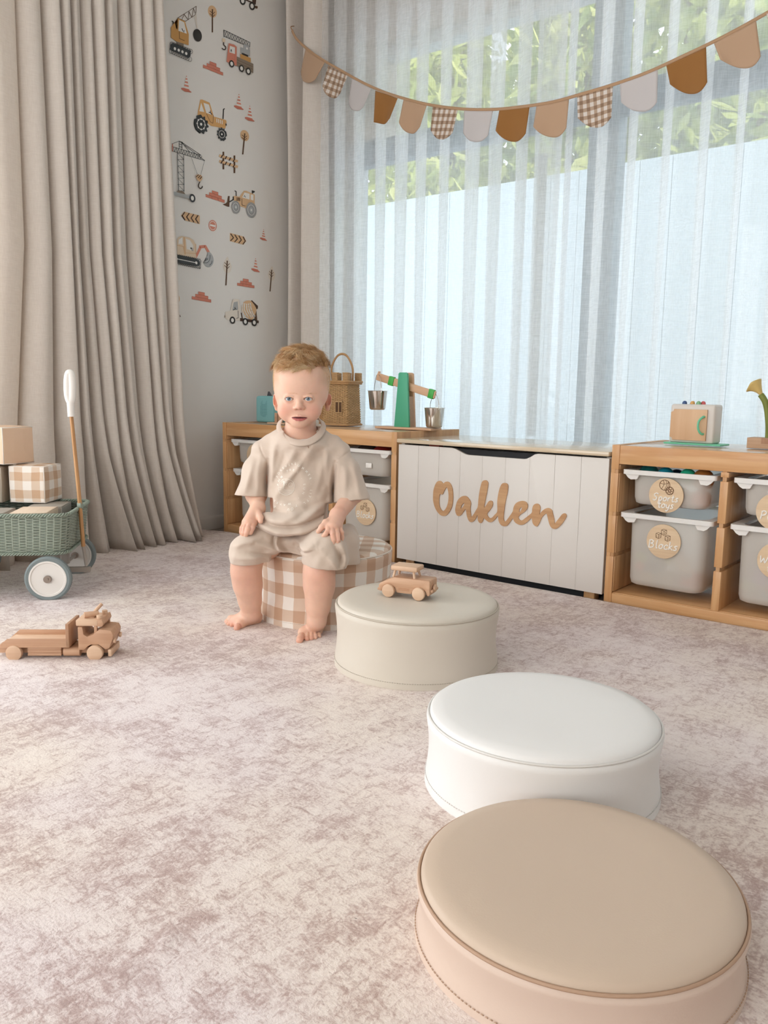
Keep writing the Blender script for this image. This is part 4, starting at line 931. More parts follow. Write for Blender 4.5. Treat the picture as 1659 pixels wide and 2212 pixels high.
# ------------------------------------------------------------------ on the right frame
OY = 2.755
a_ = onY(1441, 955, OY); c_ = onY(1544, 958, OY); kk = FPX/((Vector(((a_.x+c_.x)/2, OY, 0))).dot(FH)); u = 1/kk
lp = onY(1441, 955, OY); rp = onY(1545, 958, OY); wdt = (rp-lp).length
t = thing('toy_oven', 'white toy oven with wooden door and coloured knobs on the right frame', 'toy oven', ((lp.x+rp.x)/2, OY+.035, TZ), -.05)
ww = wdt*.94; H_ = .128
ovm = mat('oven_white', 'd9d2ca', .5); mint = mat('mint_plastic', '6fc7a0', .4)
MB().box((.006, .0, .004), (ww*1.28, .085, .006), bevel=.002).build('base', mint, t)
MB().box((0, 0, .007+H_/2), (ww, .07, H_), bevel=.008, seg=3).build('body', ovm, t)
dw, dh = ww*.80, H_*.80
def doorpoly():
    x0, x1, z0, z1, n_ = -dw/2-.010, dw/2-.008, .012, .012+dh, .010
    return [(x0+n_, z0), (x1, z0), (x1, z1), (x0+n_, z1), (x0+n_-.002, z1-n_+.003), (x0, z1-n_), (x0, z0+n_), (x0+n_-.002, z0+n_-.003)]
dr = MB().prism(doorpoly(), Matrix(((1, 0, 0, 0), (0, 0, 1, -.042), (0, 1, 0, .004), (0, 0, 0, 1))), .006, bevel=.0008).build('door', wood('oven_door_ply', 'cfa67f', 'dcb792', 'Z', .5, .55), t)
hx = dw/2-.020; zc = .016+dh/2
MB().tube(smooth_path([(hx+.004, -.040, zc+.028), (hx+.002, -.052, zc+.027), (hx-.007, -.058, zc+.014), (hx-.008, -.060, zc-.005), (hx-.004, -.057, zc-.020), (hx+.002, -.051, zc-.028), (hx+.004, -.040, zc-.028)], 5), .0036, 10).build('handle', mint, dr)
for i, (dx, c) in enumerate(((-.026, '3d5684'), (-.004, 'd9a45f'), (.021, '7fae86'), (.032, 'cf5f60'))):
    MB().lathe([(.0078, 0), (.0078, .004), (.006, .0085), (.003, .0105), (0, .011)], 24, Matrix.Translation((dx-.012, -.01+.012*(i % 2), .007+H_))).build('knob', mat('knob_%d' % i, c, .4), t, 'coloured dome knob')
# flower toy
FYY = 2.80; p = onY(1640, 945, FYY)
t = thing('felt_flower_stand', 'green stemmed yellow and white lily flowers in a square wooden block', 'flowers', (onY(1619, 965, FYY).x+.055, FYY, TZ), 0)
MB().b2((-.055, -.035, 0), (.055, .035, .034), .0015).build('block', wood('walnut_block', 'b08b6c', 'c8a585', 'X', 1, .55), t)
MB().b2((-.012, -.0362, .016), (.055, -.0352, .034), .0).build('block_step', beechZ, t)
stm = mat('stem_green', '7a8338', .6, var=.3, vscale=20); pet = mat('petal_yellow', 'd9bd78', .7, var=.15, vscale=30); petw = mat('petal_white', 'e8e2d2', .7); org = mat('petal_orange', 'd98f3a', .7)
MB().tube(smooth_path([(.0, 0, .03), (-.002, 0, .07), (-.010, 0, .12), (-.020, 0, .150), (-.034, 0, .170)], 6), [.0105-.00004*i for i in range(25)], 12).build('stem', stm, t)
MB().tube(smooth_path([(.022, .0, .03), (.022, 0, .09), (.020, 0, .13), (.014, 0, .165)], 6), .010, 12).build('stem', stm, t)
def lily(cx, cz, dirx, m, s, up=0):
    def f(u_, v_):
        a = 2*PI*u_; r = s*(.12+.95*v_**1.5); tip = 1+.65*max(0, math.cos(a))**3*v_**2
        x = r*math.cos(a)*tip*.55; y = r*math.sin(a)*.8; z = s*1.6*v_-.4*s*max(0, math.cos(a))**2*v_**3
        return Vector((cx+dirx*(x*math.cos(up)+z*math.sin(up)), y, cz+z*math.cos(up)-x*math.sin(up)))
    b = MB(); b.grid(f, 24, 10, closed=True); o = b.build('flower', m, t, sharp=None, solid=.002); return o
lily(-.026, .160, -1, pet, .036, .55); lily(.020, .168, 1, petw, .036, .25); MB().tube(smooth_path([(.016, 0, .195), (.018, 0, .225), (.012, 0, .252)], 4), [.005, .005, .005, .0045, .004, .004, .003, .002, .001], 8).build('flower_spike', org, t)

# ================================================================== wicker wagon
w1 = onZ(107, 1297); w2 = onZ(165, 1240)
ax = Vector((w2.x-w1.x, w2.y-w1.y, 0)).normalized(); LD = Vector((ax.y, -ax.x, 0))   # LD: along the wagon to the handle end
ang = math.atan2(LD.y, LD.x); track = (w2-w1).length
t = thing('wicker_wagon', 'sage green wicker pull wagon with white disc wheels, cut by the left edge', 'wagon', tuple(w1), ang)
sage = mat('sage_wicker', '9fa99b', .6, var=.12, vscale=60); sage2 = mat('sage_rim', '939f91', .6, var=.15, vscale=80); tyre = mat('grey_tyre', '7c8788', .6); hubm = mat('wheel_white', 'e4e0da', .5); gmet = mat('sage_metal', 'a59d94', .5); boltm = mat('bolt_metal', '9a8e84', .3, metal=.8)
# local: x along to handle end, y across (far side +), z up
WR = .0735; WB = .335
def wag_wheel(x, y):
    b = MB(); M = Matrix.Translation((x, y, WR)) @ Matrix.Rotation(PI/2, 4, 'X')
    b.lathe([(WR*.80, -.011), (WR*.92, -.012), (WR*.99, -.008), (WR, 0), (WR*.99, .008), (WR*.92, .012), (WR*.80, .011)], 56, M); o = b.build('wheel', tyre, t, sharp=30)
    b = MB(); b.lathe([(0, -.010), (WR*.70, -.010), (WR*.73, -.0125), (WR*.80, -.0125), (WR*.81, -.008), (WR*.81, .008), (WR*.80, .0125), (WR*.73, .0125), (WR*.70, .009), (0, .009)], 56, M); h_ = b.build('hub_disc', hubm, o, sharp=30)
    b = MB(); b.lathe([(0, -.016), (.006, -.016), (.006, -.012), (.0115, -.012), (.012, -.010), (.012, .018), (0, .018)], 20, M); b.lathe([(0, .021), (.005, .021), (.006, .012)], 6, M); b.build('axle_bolt', boltm, h_)
for xx in (0, -WB):
    for yy in (0, track): wag_wheel(xx, yy)
    MB().cyl((xx, 0, WR), (xx, track, WR), .006, seg=12).build('axle', gmet, t)
    for yy in (track*.25, track*.6): MB().b2((xx-.012, yy-.008, WR), (xx+.014, yy+.008, .152), .002).build('bracket', gmet, t)
BX0, BX1, BY0, BY1, BZ0, BZ1 = -WB-.085, .063, .012, track-.015, .148, .282
cxx, cyy = (BX0+BX1)/2, (BY0+BY1)/2; hx_, hy_ = (BX1-BX0)/2, (BY1-BY0)/2
path = [(cxx+x, cyy+y) for x, y in rrp(hx_*.94, hy_*.94, .045, 5)]
b = MB(); weave_wall(b, path, BZ0+.004, BZ1-.008, 26, .0025, .0028, .0024, .021, widen=lambda q: 1+.055*q); b.build('basket_wall', sage, t, sharp=None)
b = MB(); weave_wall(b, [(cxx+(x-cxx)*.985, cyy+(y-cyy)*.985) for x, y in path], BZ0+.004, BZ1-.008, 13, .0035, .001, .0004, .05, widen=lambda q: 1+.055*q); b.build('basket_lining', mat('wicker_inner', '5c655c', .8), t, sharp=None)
b = MB(); b.prism([(x, y) for x, y in path], Matrix.Translation((0, 0, BZ0)), .006); b.build('basket_floor', sage2, t)
def braid(z, f, r, nm, turns=110):
    b = MB()
    P = [Vector((cxx+(x-cxx)*f, cyy+(y-cyy)*f, z)) for x, y in [(cxx+x, cyy+y) for x, y in rrp(hx_, hy_, .045, 8)]]
    n = len(P); cum = [0]
    for i in range(n): cum.append(cum[-1]+(P[(i+1) % n]-P[i]).length)
    tot = cum[-1]
    for k in range(3):
        pts = []
        m = turns*6
        for j in range(m):
            s = tot*j/m; i = max(q for q in range(n) if cum[q] <= s+1e-9); tt = (s-cum[i])/(cum[i+1]-cum[i]); a, c = P[i], P[(i+1) % n]; d = (c-a).normalized(); nn = Vector((d.y, -d.x, 0))
            ph = 2*PI*turns*j/m/2+2*PI*k/3; pts.append(a+(c-a)*tt+nn*r*math.cos(ph)+Vector((0, 0, r*math.sin(ph))))
        b.tube(pts, r*.72, 5, closed=True)
    return b.build(nm, sage2, t, sharp=None)
braid(BZ1-.004, 1.0, .0042, 'basket_rim'); braid(BZ0+.003, .965, .0036, 'basket_base_braid')
# pull handle
hb_ = Vector((BX1+.028, cyy-.03, .060))
MB().b2((-.01, cyy-.04, .058), (BX1+.035, cyy-.022, .076), .002).build('drawbar', gmet, t)
def onWag(px, py):
    """photo pixel onto the vertical plane through the handle foot"""
    n = FH; base = w1+LD*hb_.x+ax*hb_.y; q = hit(px, py, n, n.dot(base)); v = q-w1; return Vector((v.dot(LD), v.dot(ax), q.z))
q0, q1, q2, q3 = onWag(184, 1205), onWag(180, 1180), onWag(154, 898), onWag(150, 800)
MB().tube([onWag(187, 1222), q1], .009, 10, flat=.6).build('handle_socket', gmet, t)
MB().tube([q1, onWag(170, 1060), q2], [.0095, .009, .0085], 12, flat=.75).build('handle_pole', wood('bamboo_pole', 'b3804f', 'c99a68', 'Z', 1, .45), t)
gripm = mat('grip_white_cord', 'f0ece6', .8, bmp=.5, bscale=40, stretch=(1, 1, 12))
gt = MB().tube([onWag(154, 900), onWag(153, 885), onWag(152.5, 866)], [.0115, .0115, .0125], 14).build('grip_collar', gripm, t)
lo = [onWag(152, 868), onWag(147, 856), onWag(145.5, 835), onWag(146, 818), onWag(148, 808), onWag(151, 806), onWag(154, 810), onWag(156, 828), onWag(156, 850), onWag(155, 862)]
MB().tube(smooth_path(lo, 5, True), .0122, 14, closed=True).build('grip_loop', gripm, t, sharp=None)
MB().tube([onWag(169, 1092), onWag(177, 1091)], .012, 10).build('pole_tie', sage2, t)
# cubes in the wagon
bz = BZ1-.008
cream_c = mat('block_cream', 'e8d2ba', .65, bmp=.05); grey_c = mat('block_greige', 'a9a196', .65); tan_c = mat('block_tan', 'e3c3a6', .6)
def wag(x, y, z): v = w1+LD*x+ax*y; return Vector((v.x, v.y, z))
def soft_cube(sz, m, label, loc, rz, piped=None, uv=False, nm='soft_cube', grp='soft play cubes'):
    t_ = thing(nm, label, 'soft block', loc, rz, grp)
    b = MB(); b.box((0, 0, sz[2]/2), sz, bevel=.006, seg=3)
    bmesh.ops.subdivide_edges(b.bm, edges=b.bm.edges[:], cuts=2, use_grid_fill=True)
    for v in b.bm.verts:
        c = v.co; q = [abs(c.x)/(sz[0]/2), abs(c.y)/(sz[1]/2), abs(c.z-sz[2]/2)/(sz[2]/2)]; i = q.index(max(q)); o_ = [q[j] for j in range(3) if j != i]
        k = .035*(1-o_[0]**2)*(1-o_[1]**2)*min(sz); s_ = [1 if c.x > 0 else -1, 1 if c.y > 0 else -1, 1 if c.z > sz[2]/2 else -1][i]; c[i] += s_*k
    if uv: b.setuv(lambda c, n, f: (c.x+.01, c.z+.013) if abs(n.y) > .7 else ((c.y+.03, c.z+.013) if abs(n.x) > .7 else (c.x+.01, c.y+.02)))
    b.build('cover', m, t_, sharp=None)
    b = MB(); X_, Y_, Z_ = sz[0]/2-.0018, sz[1]/2-.0018, sz[2]-.0018
    for z_ in (.0018, Z_): b.tube([(X_, Y_, z_), (-X_, Y_, z_), (-X_, -Y_, z_), (X_, -Y_, z_)], .0018, 6, closed=True)
    for sx in (-1, 1):
        for sy in (-1, 1): b.tube([(sx*X_, sy*Y_, .0018), (sx*X_, sy*Y_, Z_)], .0018, 6)
    b.build('seam', piped or m, t_, sharp=None); return t_
gc = gingham('gingham_cloth', .062, 'f2e9df', 'dfc8b2', 'cda98a', .75)
bz = BZ1-.006
# flat blocks filling the basket
soft_cube((.115, .15, .11), cream_c, 'cream block lying in the wagon under the gingham cube', wag(BX1-.125, .105, bz-.102), ang, nm='soft_block', grp='soft blocks in the wagon')
soft_cube((.115, .13, .108), grey_c, 'greige block lying in the wagon at the left picture edge', wag(BX1-.26, .105, bz-.102), ang, nm='soft_block', grp='soft blocks in the wagon')
soft_cube((.115, .14, .104), grey_c, 'greige block lying in the wagon behind the pole', wag(BX1-.118, .27, bz-.100), ang, nm='soft_block', grp='soft blocks in the wagon')
S1 = .128; cz = bz+.010
def corner_cube(px, py, ycross, z, S_, th, m, label, seam, uv=False):
    """cube whose near right bottom corner is seen at photo pixel (px, py)"""
    q = onZ(px, py, z); R = Matrix.Rotation(th, 3, 'Z'); c = q-R @ Vector((S_/2, -S_/2, 0)); return soft_cube((S_, S_, S_), m, label, (c.x, c.y, z), th, seam, uv)
qz = onZ(98, 1087, cz); dep = (qz-w1).dot(ax)
# keep the near corner over the basket: slide along the sight line by choosing its height
corner_cube(98, 1087, 0, cz, S1, ang-.22, gc, 'soft cube in cream and tan gingham on top of the wagon load', mat('seam_cream', 'efe6dc', .6), True)
corner_cube(6, 1086, 0, cz, S1*.96, ang-.05, mat('cube_putty', 'b5a898', .6), 'putty coloured soft cube at the left edge, beside the gingham one', None)
corner_cube(8, 1004, 0, cz+S1+.006, S1*1.0, ang-.62, tan_c, 'plain peach soft cube stacked on the two cubes', mat('seam_cream2', 'efe6dc', .6))

# ================================================================== bunting
felt = {'tan': mat('felt_tan', 'c2a184', .95, bmp=.3, bscale=700, sheen=.2), 'ochre': mat('felt_ochre', '9a6a36', .95, bmp=.3, bscale=700, sheen=.2), 'white': mat('cotton_white', 'dcd6d4', .95, bmp=.2, bscale=600), 'check': gingham('gingham_flag', .028, 'e8dfd6', 'bfa690', '9b7f68', .9)}
def cotton(name, sfac):
    m = felt[name]; nt = m.node_tree; pb = nt.nodes['Principled BSDF']; tl = N(nt, 'ShaderNodeBsdfTranslucent'); mx = N(nt, 'ShaderNodeMixShader'); mx.inputs[0].default_value = sfac
    if pb.inputs['Base Color'].links: L(nt, pb.inputs['Base Color'].links[0].from_socket, tl.inputs[0])
    else: tl.inputs[0].default_value = pb.inputs['Base Color'].default_value
    L(nt, pb.outputs[0], mx.inputs[1]); L(nt, tl.outputs[0], mx.inputs[2]); L(nt, mx.outputs[0], nt.nodes['Material Output'].inputs[0])
for k, v in (('white', .35), ('check', .2), ('tan', .12), ('ochre', .08)): cotton(k, v)
FL = [ # px: top-left, top-right, bottom-left, bottom-right, lowest, colour
 ((661, 107), (703, 135), (642, 170), (676, 185), 'tan'), ((710, 142), (752, 164), (699, 205), (728, 215), 'check'), ((761, 171), (803, 192), (747, 233), (783, 245), 'white'),
 ((812, 196), (860, 213), (812, 266), (838, 268), 'ochre'), ((873, 216), (923, 228), (864, 284), (903, 290), 'tan'), ((936, 231), (990, 238), (927, 298), (975, 304), 'check'),
 ((1004, 239), (1066, 240), (996, 302), (1052, 311), 'white'), ((1080, 238), (1145, 232), (1072, 300), (1134, 309), 'ochre'), ((1160, 230), (1230, 216), (1155, 292), (1222, 298), 'tan'),
 ((1248, 210), (1325, 186), (1250, 272), (1321, 277), 'check'), ((1340, 182), (1422, 151), (1342, 235), (1420, 246), 'white'), ((1440, 142), (1526, 103), (1452, 198), (1530, 205), 'ochre'),
 ((1543, 95), (1634, 45), (1562, 142), (1648, 150), 'tan'), ((1656, 30), (1760, -30), (1675, 90), (1770, 70), 'check')]
WHO = {0: 'tan felt flag at the left end of the bunting', 1: 'gingham flag second from the left of the bunting', 2: 'white flag third from the left of the bunting', 3: 'ochre flag folded narrow, fourth from the left', 4: 'tan flag between the folded ochre and a gingham flag',
 5: 'gingham flag left of the middle of the bunting', 6: 'white flag at the lowest point of the bunting', 7: 'ochre flag at the lowest point of the bunting', 8: 'tan flag in the middle, right of the central ochre flag', 9: 'large gingham flag right of the middle', 10: 'large white flag in front of the window rail', 11: 'large ochre flag near the right end', 12: 'large tan flag near the top right corner', 13: 'gingham flag cut off by the right edge'}
BYP = 3.02
def bpt(px, py, i=6): return onY(px, py, BYP)
cordp = [(632, 66), (640, 82), (655, 98), (680, 118), (710, 137), (745, 157), (785, 179), (830, 199), (880, 215), (935, 228), (1000, 236), (1066, 237), (1130, 231), (1195, 221), (1260, 203), (1330, 182), (1400, 157), (1470, 125), (1540, 92), (1600, 61), (1659, 28), (1720, -8), (1790, -50)]
t = thing('bunting_garland', 'tan twill tape of the bunting sagging across the window', 'bunting', (0, 0, 0))
P = smooth_path([bpt(x, y) for x, y in cordp], 4)
b = MB(); hw = .0058; rows_ = []
def tf(u_, v_):
    i = u_*(len(P)-1); k = int(min(i, len(P)-2)); p = P[k].lerp(P[k+1], i-k); d = (P[k+1]-P[k]).normalized(); n_ = Vector((-d.z, 0, d.x)); n_ = n_ if n_.z > 0 else -n_
    return p+n_*hw*(1-2*v_)+Vector((0, -.004, 0))
b.grid(tf, len(P)*2, 2); b.build('tape', mat('tape_tan', 'b39070', .9, bmp=.3, bscale=500), t, sharp=None, solid=.0025)
MB().tube(smooth_path([P[0]+Vector((0, -.002, 0)), P[0]+Vector((-.012, .0, .02)), P[0]+Vector((-.02, .03, .035))], 4), .002, 6).build('tie_string', mat('string_brown', 'a8794e', .8), t)
for i, (tl_, tr_2, bl, br, col) in enumerate(FL):
    A, B_, D_, E_ = [bpt(*p) for p in (tl_, tr_2, bl, br)]
    fl = thing('bunting_flag', WHO[i], 'bunting flag', tuple((A+B_)/2), 0, 'felt flags of the bunting'); o_ = Vector(fl.location)
    n_ = 14
    low = (D_+E_)/2; wv_ = random.Random(i).uniform(-1, 1)
    def ff(u_, v_):
        # round-bottomed tongue
        tmid = A.lerp(B_, u_); s = 2*u_-1; end = D_.lerp(E_, u_)
        tt = v_*(1-.26*abs(s)**2.6) if i != 3 else v_*(1-.22*max(0, s)**1.5)
        p = tmid.lerp(end, tt); p.y += .012*math.sin(PI*u_+wv_)*v_+.006*math.sin(6*u_+wv_*3)*v_-.004
        return p-o_
    b = MB(); b.grid(ff, 16, 16); ax_ = (B_-A).normalized(); dn = (low-(A+B_)/2).normalized()
    b.setuv(lambda c, n, f: (Vector(c).dot(ax_)+1, Vector(c).dot(dn)+1)); b.build('cloth', felt[col], fl, sharp=None, solid=.0018)
# ================================================================== wall stickers on the left wall
STC = {k: mat('sticker_'+k, c, .75) for k, c in dict(ochre='c89759', amber='d6a56a', sand='d9b38a', pale='dfc9ae', cream='e2d8ca', black='34322f', char='3d4143', brown='5d4330', dkbrown='493429', grey='9a9a99', ltgrey='aeb0b0', brick='d2846e', mortar='b4674f', coral='d58a74', white='e9e6e0', taupe='8b7c6c', red='c4745f').items()}
class Decal:
    """flat printed sticker: layers of coloured shapes traced in crop pixels, laid on the wall"""
    def __init__(s, name, label, crop, cat='wall sticker', grp='construction wall stickers'):
        s.oy = 0 if crop == 'A' else 300; s.bm = bmesh.new(); s.mats = []; s.n = 0; s.name = name; s.label = label; s.cat = cat; s.grp = grp
    def pt(s, x, y, lay): return onX(340+x/5.184, s.oy+y/5.184, WX+.0012+.00012*lay)
    def m(s, c):
        if c not in s.mats: s.mats.append(c)
        return s.mats.index(c)
    def poly(s, pts, c):
        s.n += 1; vs = [s.bm.verts.new(s.pt(x, y, s.n)) for x, y in pts]
        f = s.bm.faces.new(vs); f.material_index = s.m(c); bmesh.ops.triangulate(s.bm, faces=[f]); return s
    def line(s, pts, w, c, cl=False, sm=0):
        s.n += 1; k = s.m(c)
        if sm: pts = [(p.x, p.y) for p in smooth_path([(x, y, 0) for x, y in pts], sm, cl)]
        q = pts+[pts[0]] if cl else pts
        for (x0, y0), (x1, y1) in zip(q, q[1:]):
            d = math.hypot(x1-x0, y1-y0) or 1; nx, ny = -(y1-y0)/d*w/2, (x1-x0)/d*w/2; ex, ey = (x1-x0)/d*w*.3, (y1-y0)/d*w*.3
            f = s.bm.faces.new([s.bm.verts.new(s.pt(*p, s.n)) for p in ((x0+nx-ex, y0+ny-ey), (x1+nx+ex, y1+ny+ey), (x1-nx+ex, y1-ny+ey), (x0-nx-ex, y0-ny-ey))]); f.material_index = k
        return s
    def disc(s, cx, cy, rx, ry, c, sl=.32, n=28, ring=0):
        P = [(cx+rx*math.cos(a*2*PI/n), cy+ry*math.sin(a*2*PI/n)+sl*rx*math.cos(a*2*PI/n)) for a in range(n)]
        return s.line(P, ring, c, True) if ring else s.poly(P, c)
    def done(s):
        me = bpy.data.meshes.new(s.name); s.bm.to_mesh(me); s.bm.free(); o = bpy.data.objects.new(s.name, me); C.objects.link(o)
        for c in s.mats: me.materials.append(STC[c])
        return tag(o, s.label, s.cat, s.grp)
def cone(cx, cy, h, crop, label, lean=.3):
    d = Decal('cone_sticker', label, crop); w = h*.30
    def row(t0, t1): # from the top
        return [(cx-w*t0*.62-h*.01, cy-h+h*t0-w*t0*.2), (cx+w*t0*.62+h*.02, cy-h+h*t0+w*t0*.16), (cx+w*t1*.62+h*.02, cy-h+h*t1+w*t1*.16), (cx-w*t1*.62-h*.01, cy-h+h*t1-w*t1*.2)]
    d.poly(row(.04, .98), 'white')
    for a, b_ in ((.02, .09), (.17, .28), (.38, .50), (.60, .72), (.84, .98)): d.poly(row(a, b_), 'coral')
    d.poly([(cx-h*.33, cy-h*.20), (cx-h*.20, cy-h*.21), (cx+h*.18, cy-h*.06), (cx+h*.34, cy+h*.07), (cx+h*.28, cy+h*.10), (cx-h*.1, cy+h*.03), (cx-h*.32, cy-h*.12)], 'red'); d.done()
cone(325, 1020, 175, 'A', 'orange striped traffic cone sticker alone at the left under the brick stack')
cone(912, 1215, 165, 'A', 'orange traffic cone sticker, upper one of the pair right of the tractor')
cone(1034, 1345, 165, 'A', 'orange traffic cone sticker, lower one of the pair right of the tractor')
cone(1188, 1130, 120, 'B', 'small orange traffic cone sticker near the corner beside the loader')
cone(1100, 1480, 145, 'B', 'orange traffic cone sticker between two pale trees')
def bricks(x, y, w, crop, label, sl):
    d = Decal('brick_sticker', label, crop); bw = w/3; bh = w*.135
    for r, (x0, n) in enumerate(((0, 3), (.55, 2), (1.0, 1))):
        for i in range(n):
            xa, xb = x+(x0+i+(.0 if r else 0))*bw+2, x+(x0+i+1)*bw-1; ya, yb = y-r*bh*1.12+sl*(xa-x), y-r*bh*1.12+sl*(xb-x)
            d.poly([(xa-1, ya-bh*1.1), (xb+1, yb-bh*1.1), (xb+1, yb+2), (xa-1, ya+2)], 'mortar'); d.poly([(xa+1, ya-bh+1), (xb-1, yb-bh+1), (xb-1, yb-1), (xa+1, ya-1)], 'brick')
    d.done()
bricks(510, 755, 226, 'A', 'red brick stack sticker left of the orange crane truck', .40)
bricks(540, 648, 213, 'B', 'red brick stack sticker in front of the loader scoop', .32)
bricks(893, 1640, 193, 'B', 'red brick stack sticker above the cement mixer', .16)
bricks(385, 1793, 217, 'B', 'red brick stack sticker low down at the left', .18)
def tree_s(x, ytop, ybot, w, crop, label, crown='sand', lean=0, tall=1.0):
    d = Decal('tree_sticker', label, crop); H = ybot-ytop; ch = H*.45*tall
    if crown == 'sand': d.disc(x, ytop+ch*.52, w/2, ch*.5, 'sand', .25)
    else: d.poly([(p.x, p.y) for p in smooth_path([(x+lean*.3, ytop, 0), (x+w*.22, ytop+ch*.3, 0), (x+w*.5, ytop+ch*.75, 0), (x+w*.28, ytop+ch*1.25, 0), (x-w*.25, ytop+ch*1.2, 0), (x-w*.5, ytop+ch*.7, 0), (x-w*.2, ytop+ch*.25, 0)], 4, True)], 'cream')
    tr = x-lean; m = ytop+ch*.35
    d.line([(x, m), (tr, ybot)], w*.15, 'brown'); 
    for dy, s_ in ((.35, -1), (.45, 1), (.60, -1), (.70, 1)): d.line([(x-lean*dy*.4, m+ch*dy*.9), (x-lean*dy*.4+s_*w*.28, m+ch*dy*.9-ch*.20)], w*.07, 'brown')
    d.done()
tree_s(616, 60, 358, 100, 'A', 'round tan tree sticker at the top between the crane and the crane truck')
tree_s(978, 1455, 1725, 98, 'A', 'round tan tree sticker under the pair of cones', lean=22)
tree_s(782, 1318, 1636, 96, 'B', 'pale pear shaped tree sticker left of the cone', 'cream', lean=14)
tree_s(1280, 1425, 1705, 80, 'B', 'pale pear shaped tree sticker nearest the corner drape', 'cream', lean=18)
d = Decal('tree_sticker', 'round tan tree sticker half hidden by the drape at the lower left', 'B'); d.disc(205, 1785, 46, 62, 'sand', .2); d.line([(205, 1760), (212, 1850), (228, 1930), (256, 1990)], 11, 'brown', sm=3); d.line([(222, 1815), (238, 1795)], 6, 'brown'); d.done()
# crawler crane with wrecking ball
d = Decal('wrecking_crane_sticker', 'ochre crawler crane sticker with a black wrecking ball', 'A')
for a, c in (((228, 202), (435, 70)), ((228, 202), (315, 238)), ((315, 238), (415, 172)), ((435, 70), (430, 160)), ((415, 172), (430, 160)), ((275, 220), (300, 160)), ((300, 160), (345, 220)), ((345, 220), (355, 130)), ((355, 130), (385, 195)), ((385, 195), (405, 95)), ((405, 95), (425, 150))): d.line([a, c], 5, 'brown')
d.line([(420, 172), (445, 315)], 9, 'cream'); d.line([(432, 150), (450, 315)], 5, 'cream'); d.disc(449, 395, 49, 70, 'black', .25)
d.line([(163, 235), (178, 245), (183, 305)], 10, 'black')
d.poly([(215, 455), (295, 475), (295, 520), (210, 500)], 'taupe')
d.poly([(152, 308), (225, 325), (228, 202), (308, 238), (352, 385), (350, 508), (205, 460), (152, 420)], 'ochre'); d.poly([(242, 220), (300, 250), (330, 378), (236, 345)], 'white')
d.line([(275, 320), (290, 352)], 8, 'black'); d.line([(303, 340), (297, 365)], 5, 'black'); d.line([(245, 350), (248, 432), (304, 455)], 5, 'brown')
for i in range(9): d.disc(165+i*26, 495+i*10, 22, 26, 'black', .2, 14, 4); d.disc(155+i*26, 575+i*11, 22, 26, 'black', .2, 14, 4)
d.line([(175, 525), (340, 598)], 84, 'char')
d.disc(178, 530, 34, 44, 'char', .3); d.disc(338, 600, 34, 48, 'char', .3)
for x, y in ((196, 545), (239, 562), (281, 580), (323, 599)): d.disc(x, y, 13, 17, 'white', .25)
d.done()
# crane truck
d = Decal('crane_truck_sticker', 'orange crane truck sticker with a grey lattice boom', 'A')
for a, c in (((743, 335), (1037, 475)), ((745, 405), (1000, 512)), ((743, 335), (745, 415)), ((1037, 475), (1033, 525))): d.line([a, c], 6, 'char')
for i in range(9):
    x0 = 745+i*31; d.line([(x0, 338+i*14.8), (x0+31, 418+i*13.5)], 4, 'char'); d.line([(x0, 406+i*13), (x0+31, 350+i*15)], 4, 'char')
d.poly([(728, 425), (762, 438), (758, 475), (728, 468)], 'pale'); d.line([(742, 475), (745, 505), (765, 525), (762, 550), (742, 555), (725, 540)], 10, 'dkbrown', sm=3)
d.poly([(932, 528), (1035, 560), (1033, 628), (932, 590)], 'ltgrey'); d.poly([(968, 495), (1030, 515), (1033, 560), (968, 540)], 'ltgrey'); d.disc(1003, 543, 10, 13, 'white')
d.poly([(950, 590), (1015, 618), (1015, 640), (950, 612)], 'black'); d.poly([(928, 602), (1045, 650), (1045, 700), (928, 660)], 'ochre')
d.poly([(885, 630), (1075, 715), (1072, 818), (885, 735)], 'taupe')
for k in (0, 30): d.line([(890, 668+k), (1070, 748+k)], 3, 'brown')
d.poly([(798, 484), (860, 500), (889, 525), (888, 740), (775, 690)], 'brick'); d.poly([(812, 512), (868, 532), (868, 605), (806, 585)], 'white'); d.line([(815, 575), (830, 560), (822, 552), (830, 562), (832, 582)], 6, 'black'); d.line([(835, 655), (868, 675), (870, 605)], 4, 'red')
for x, y in ((832, 714), (943, 766), (1019, 798)): d.disc(x, y, 29, 40, 'black', .25); d.disc(x, y, 16, 24, 'white', .25)
d.done()
# vehicle cut by the top edge
d = Decal('truck_sticker', 'brown truck sticker cut off by the top of the picture', 'A')
d.poly([(930, -200), (1120, -110), (1100, 55), (930, -20)], 'dkbrown'); d.poly([(985, -140), (1060, -110), (1062, 20), (985, -10)], 'white'); d.poly([(1085, 60), (1125, 72), (1120, 98), (1085, 90)], 'brown')
for x, y in ((955, 10), (1060, 68)): d.disc(x, y, 33, 46, 'black', .2); d.disc(x, y, 18, 26, 'white', .2)
d.done()
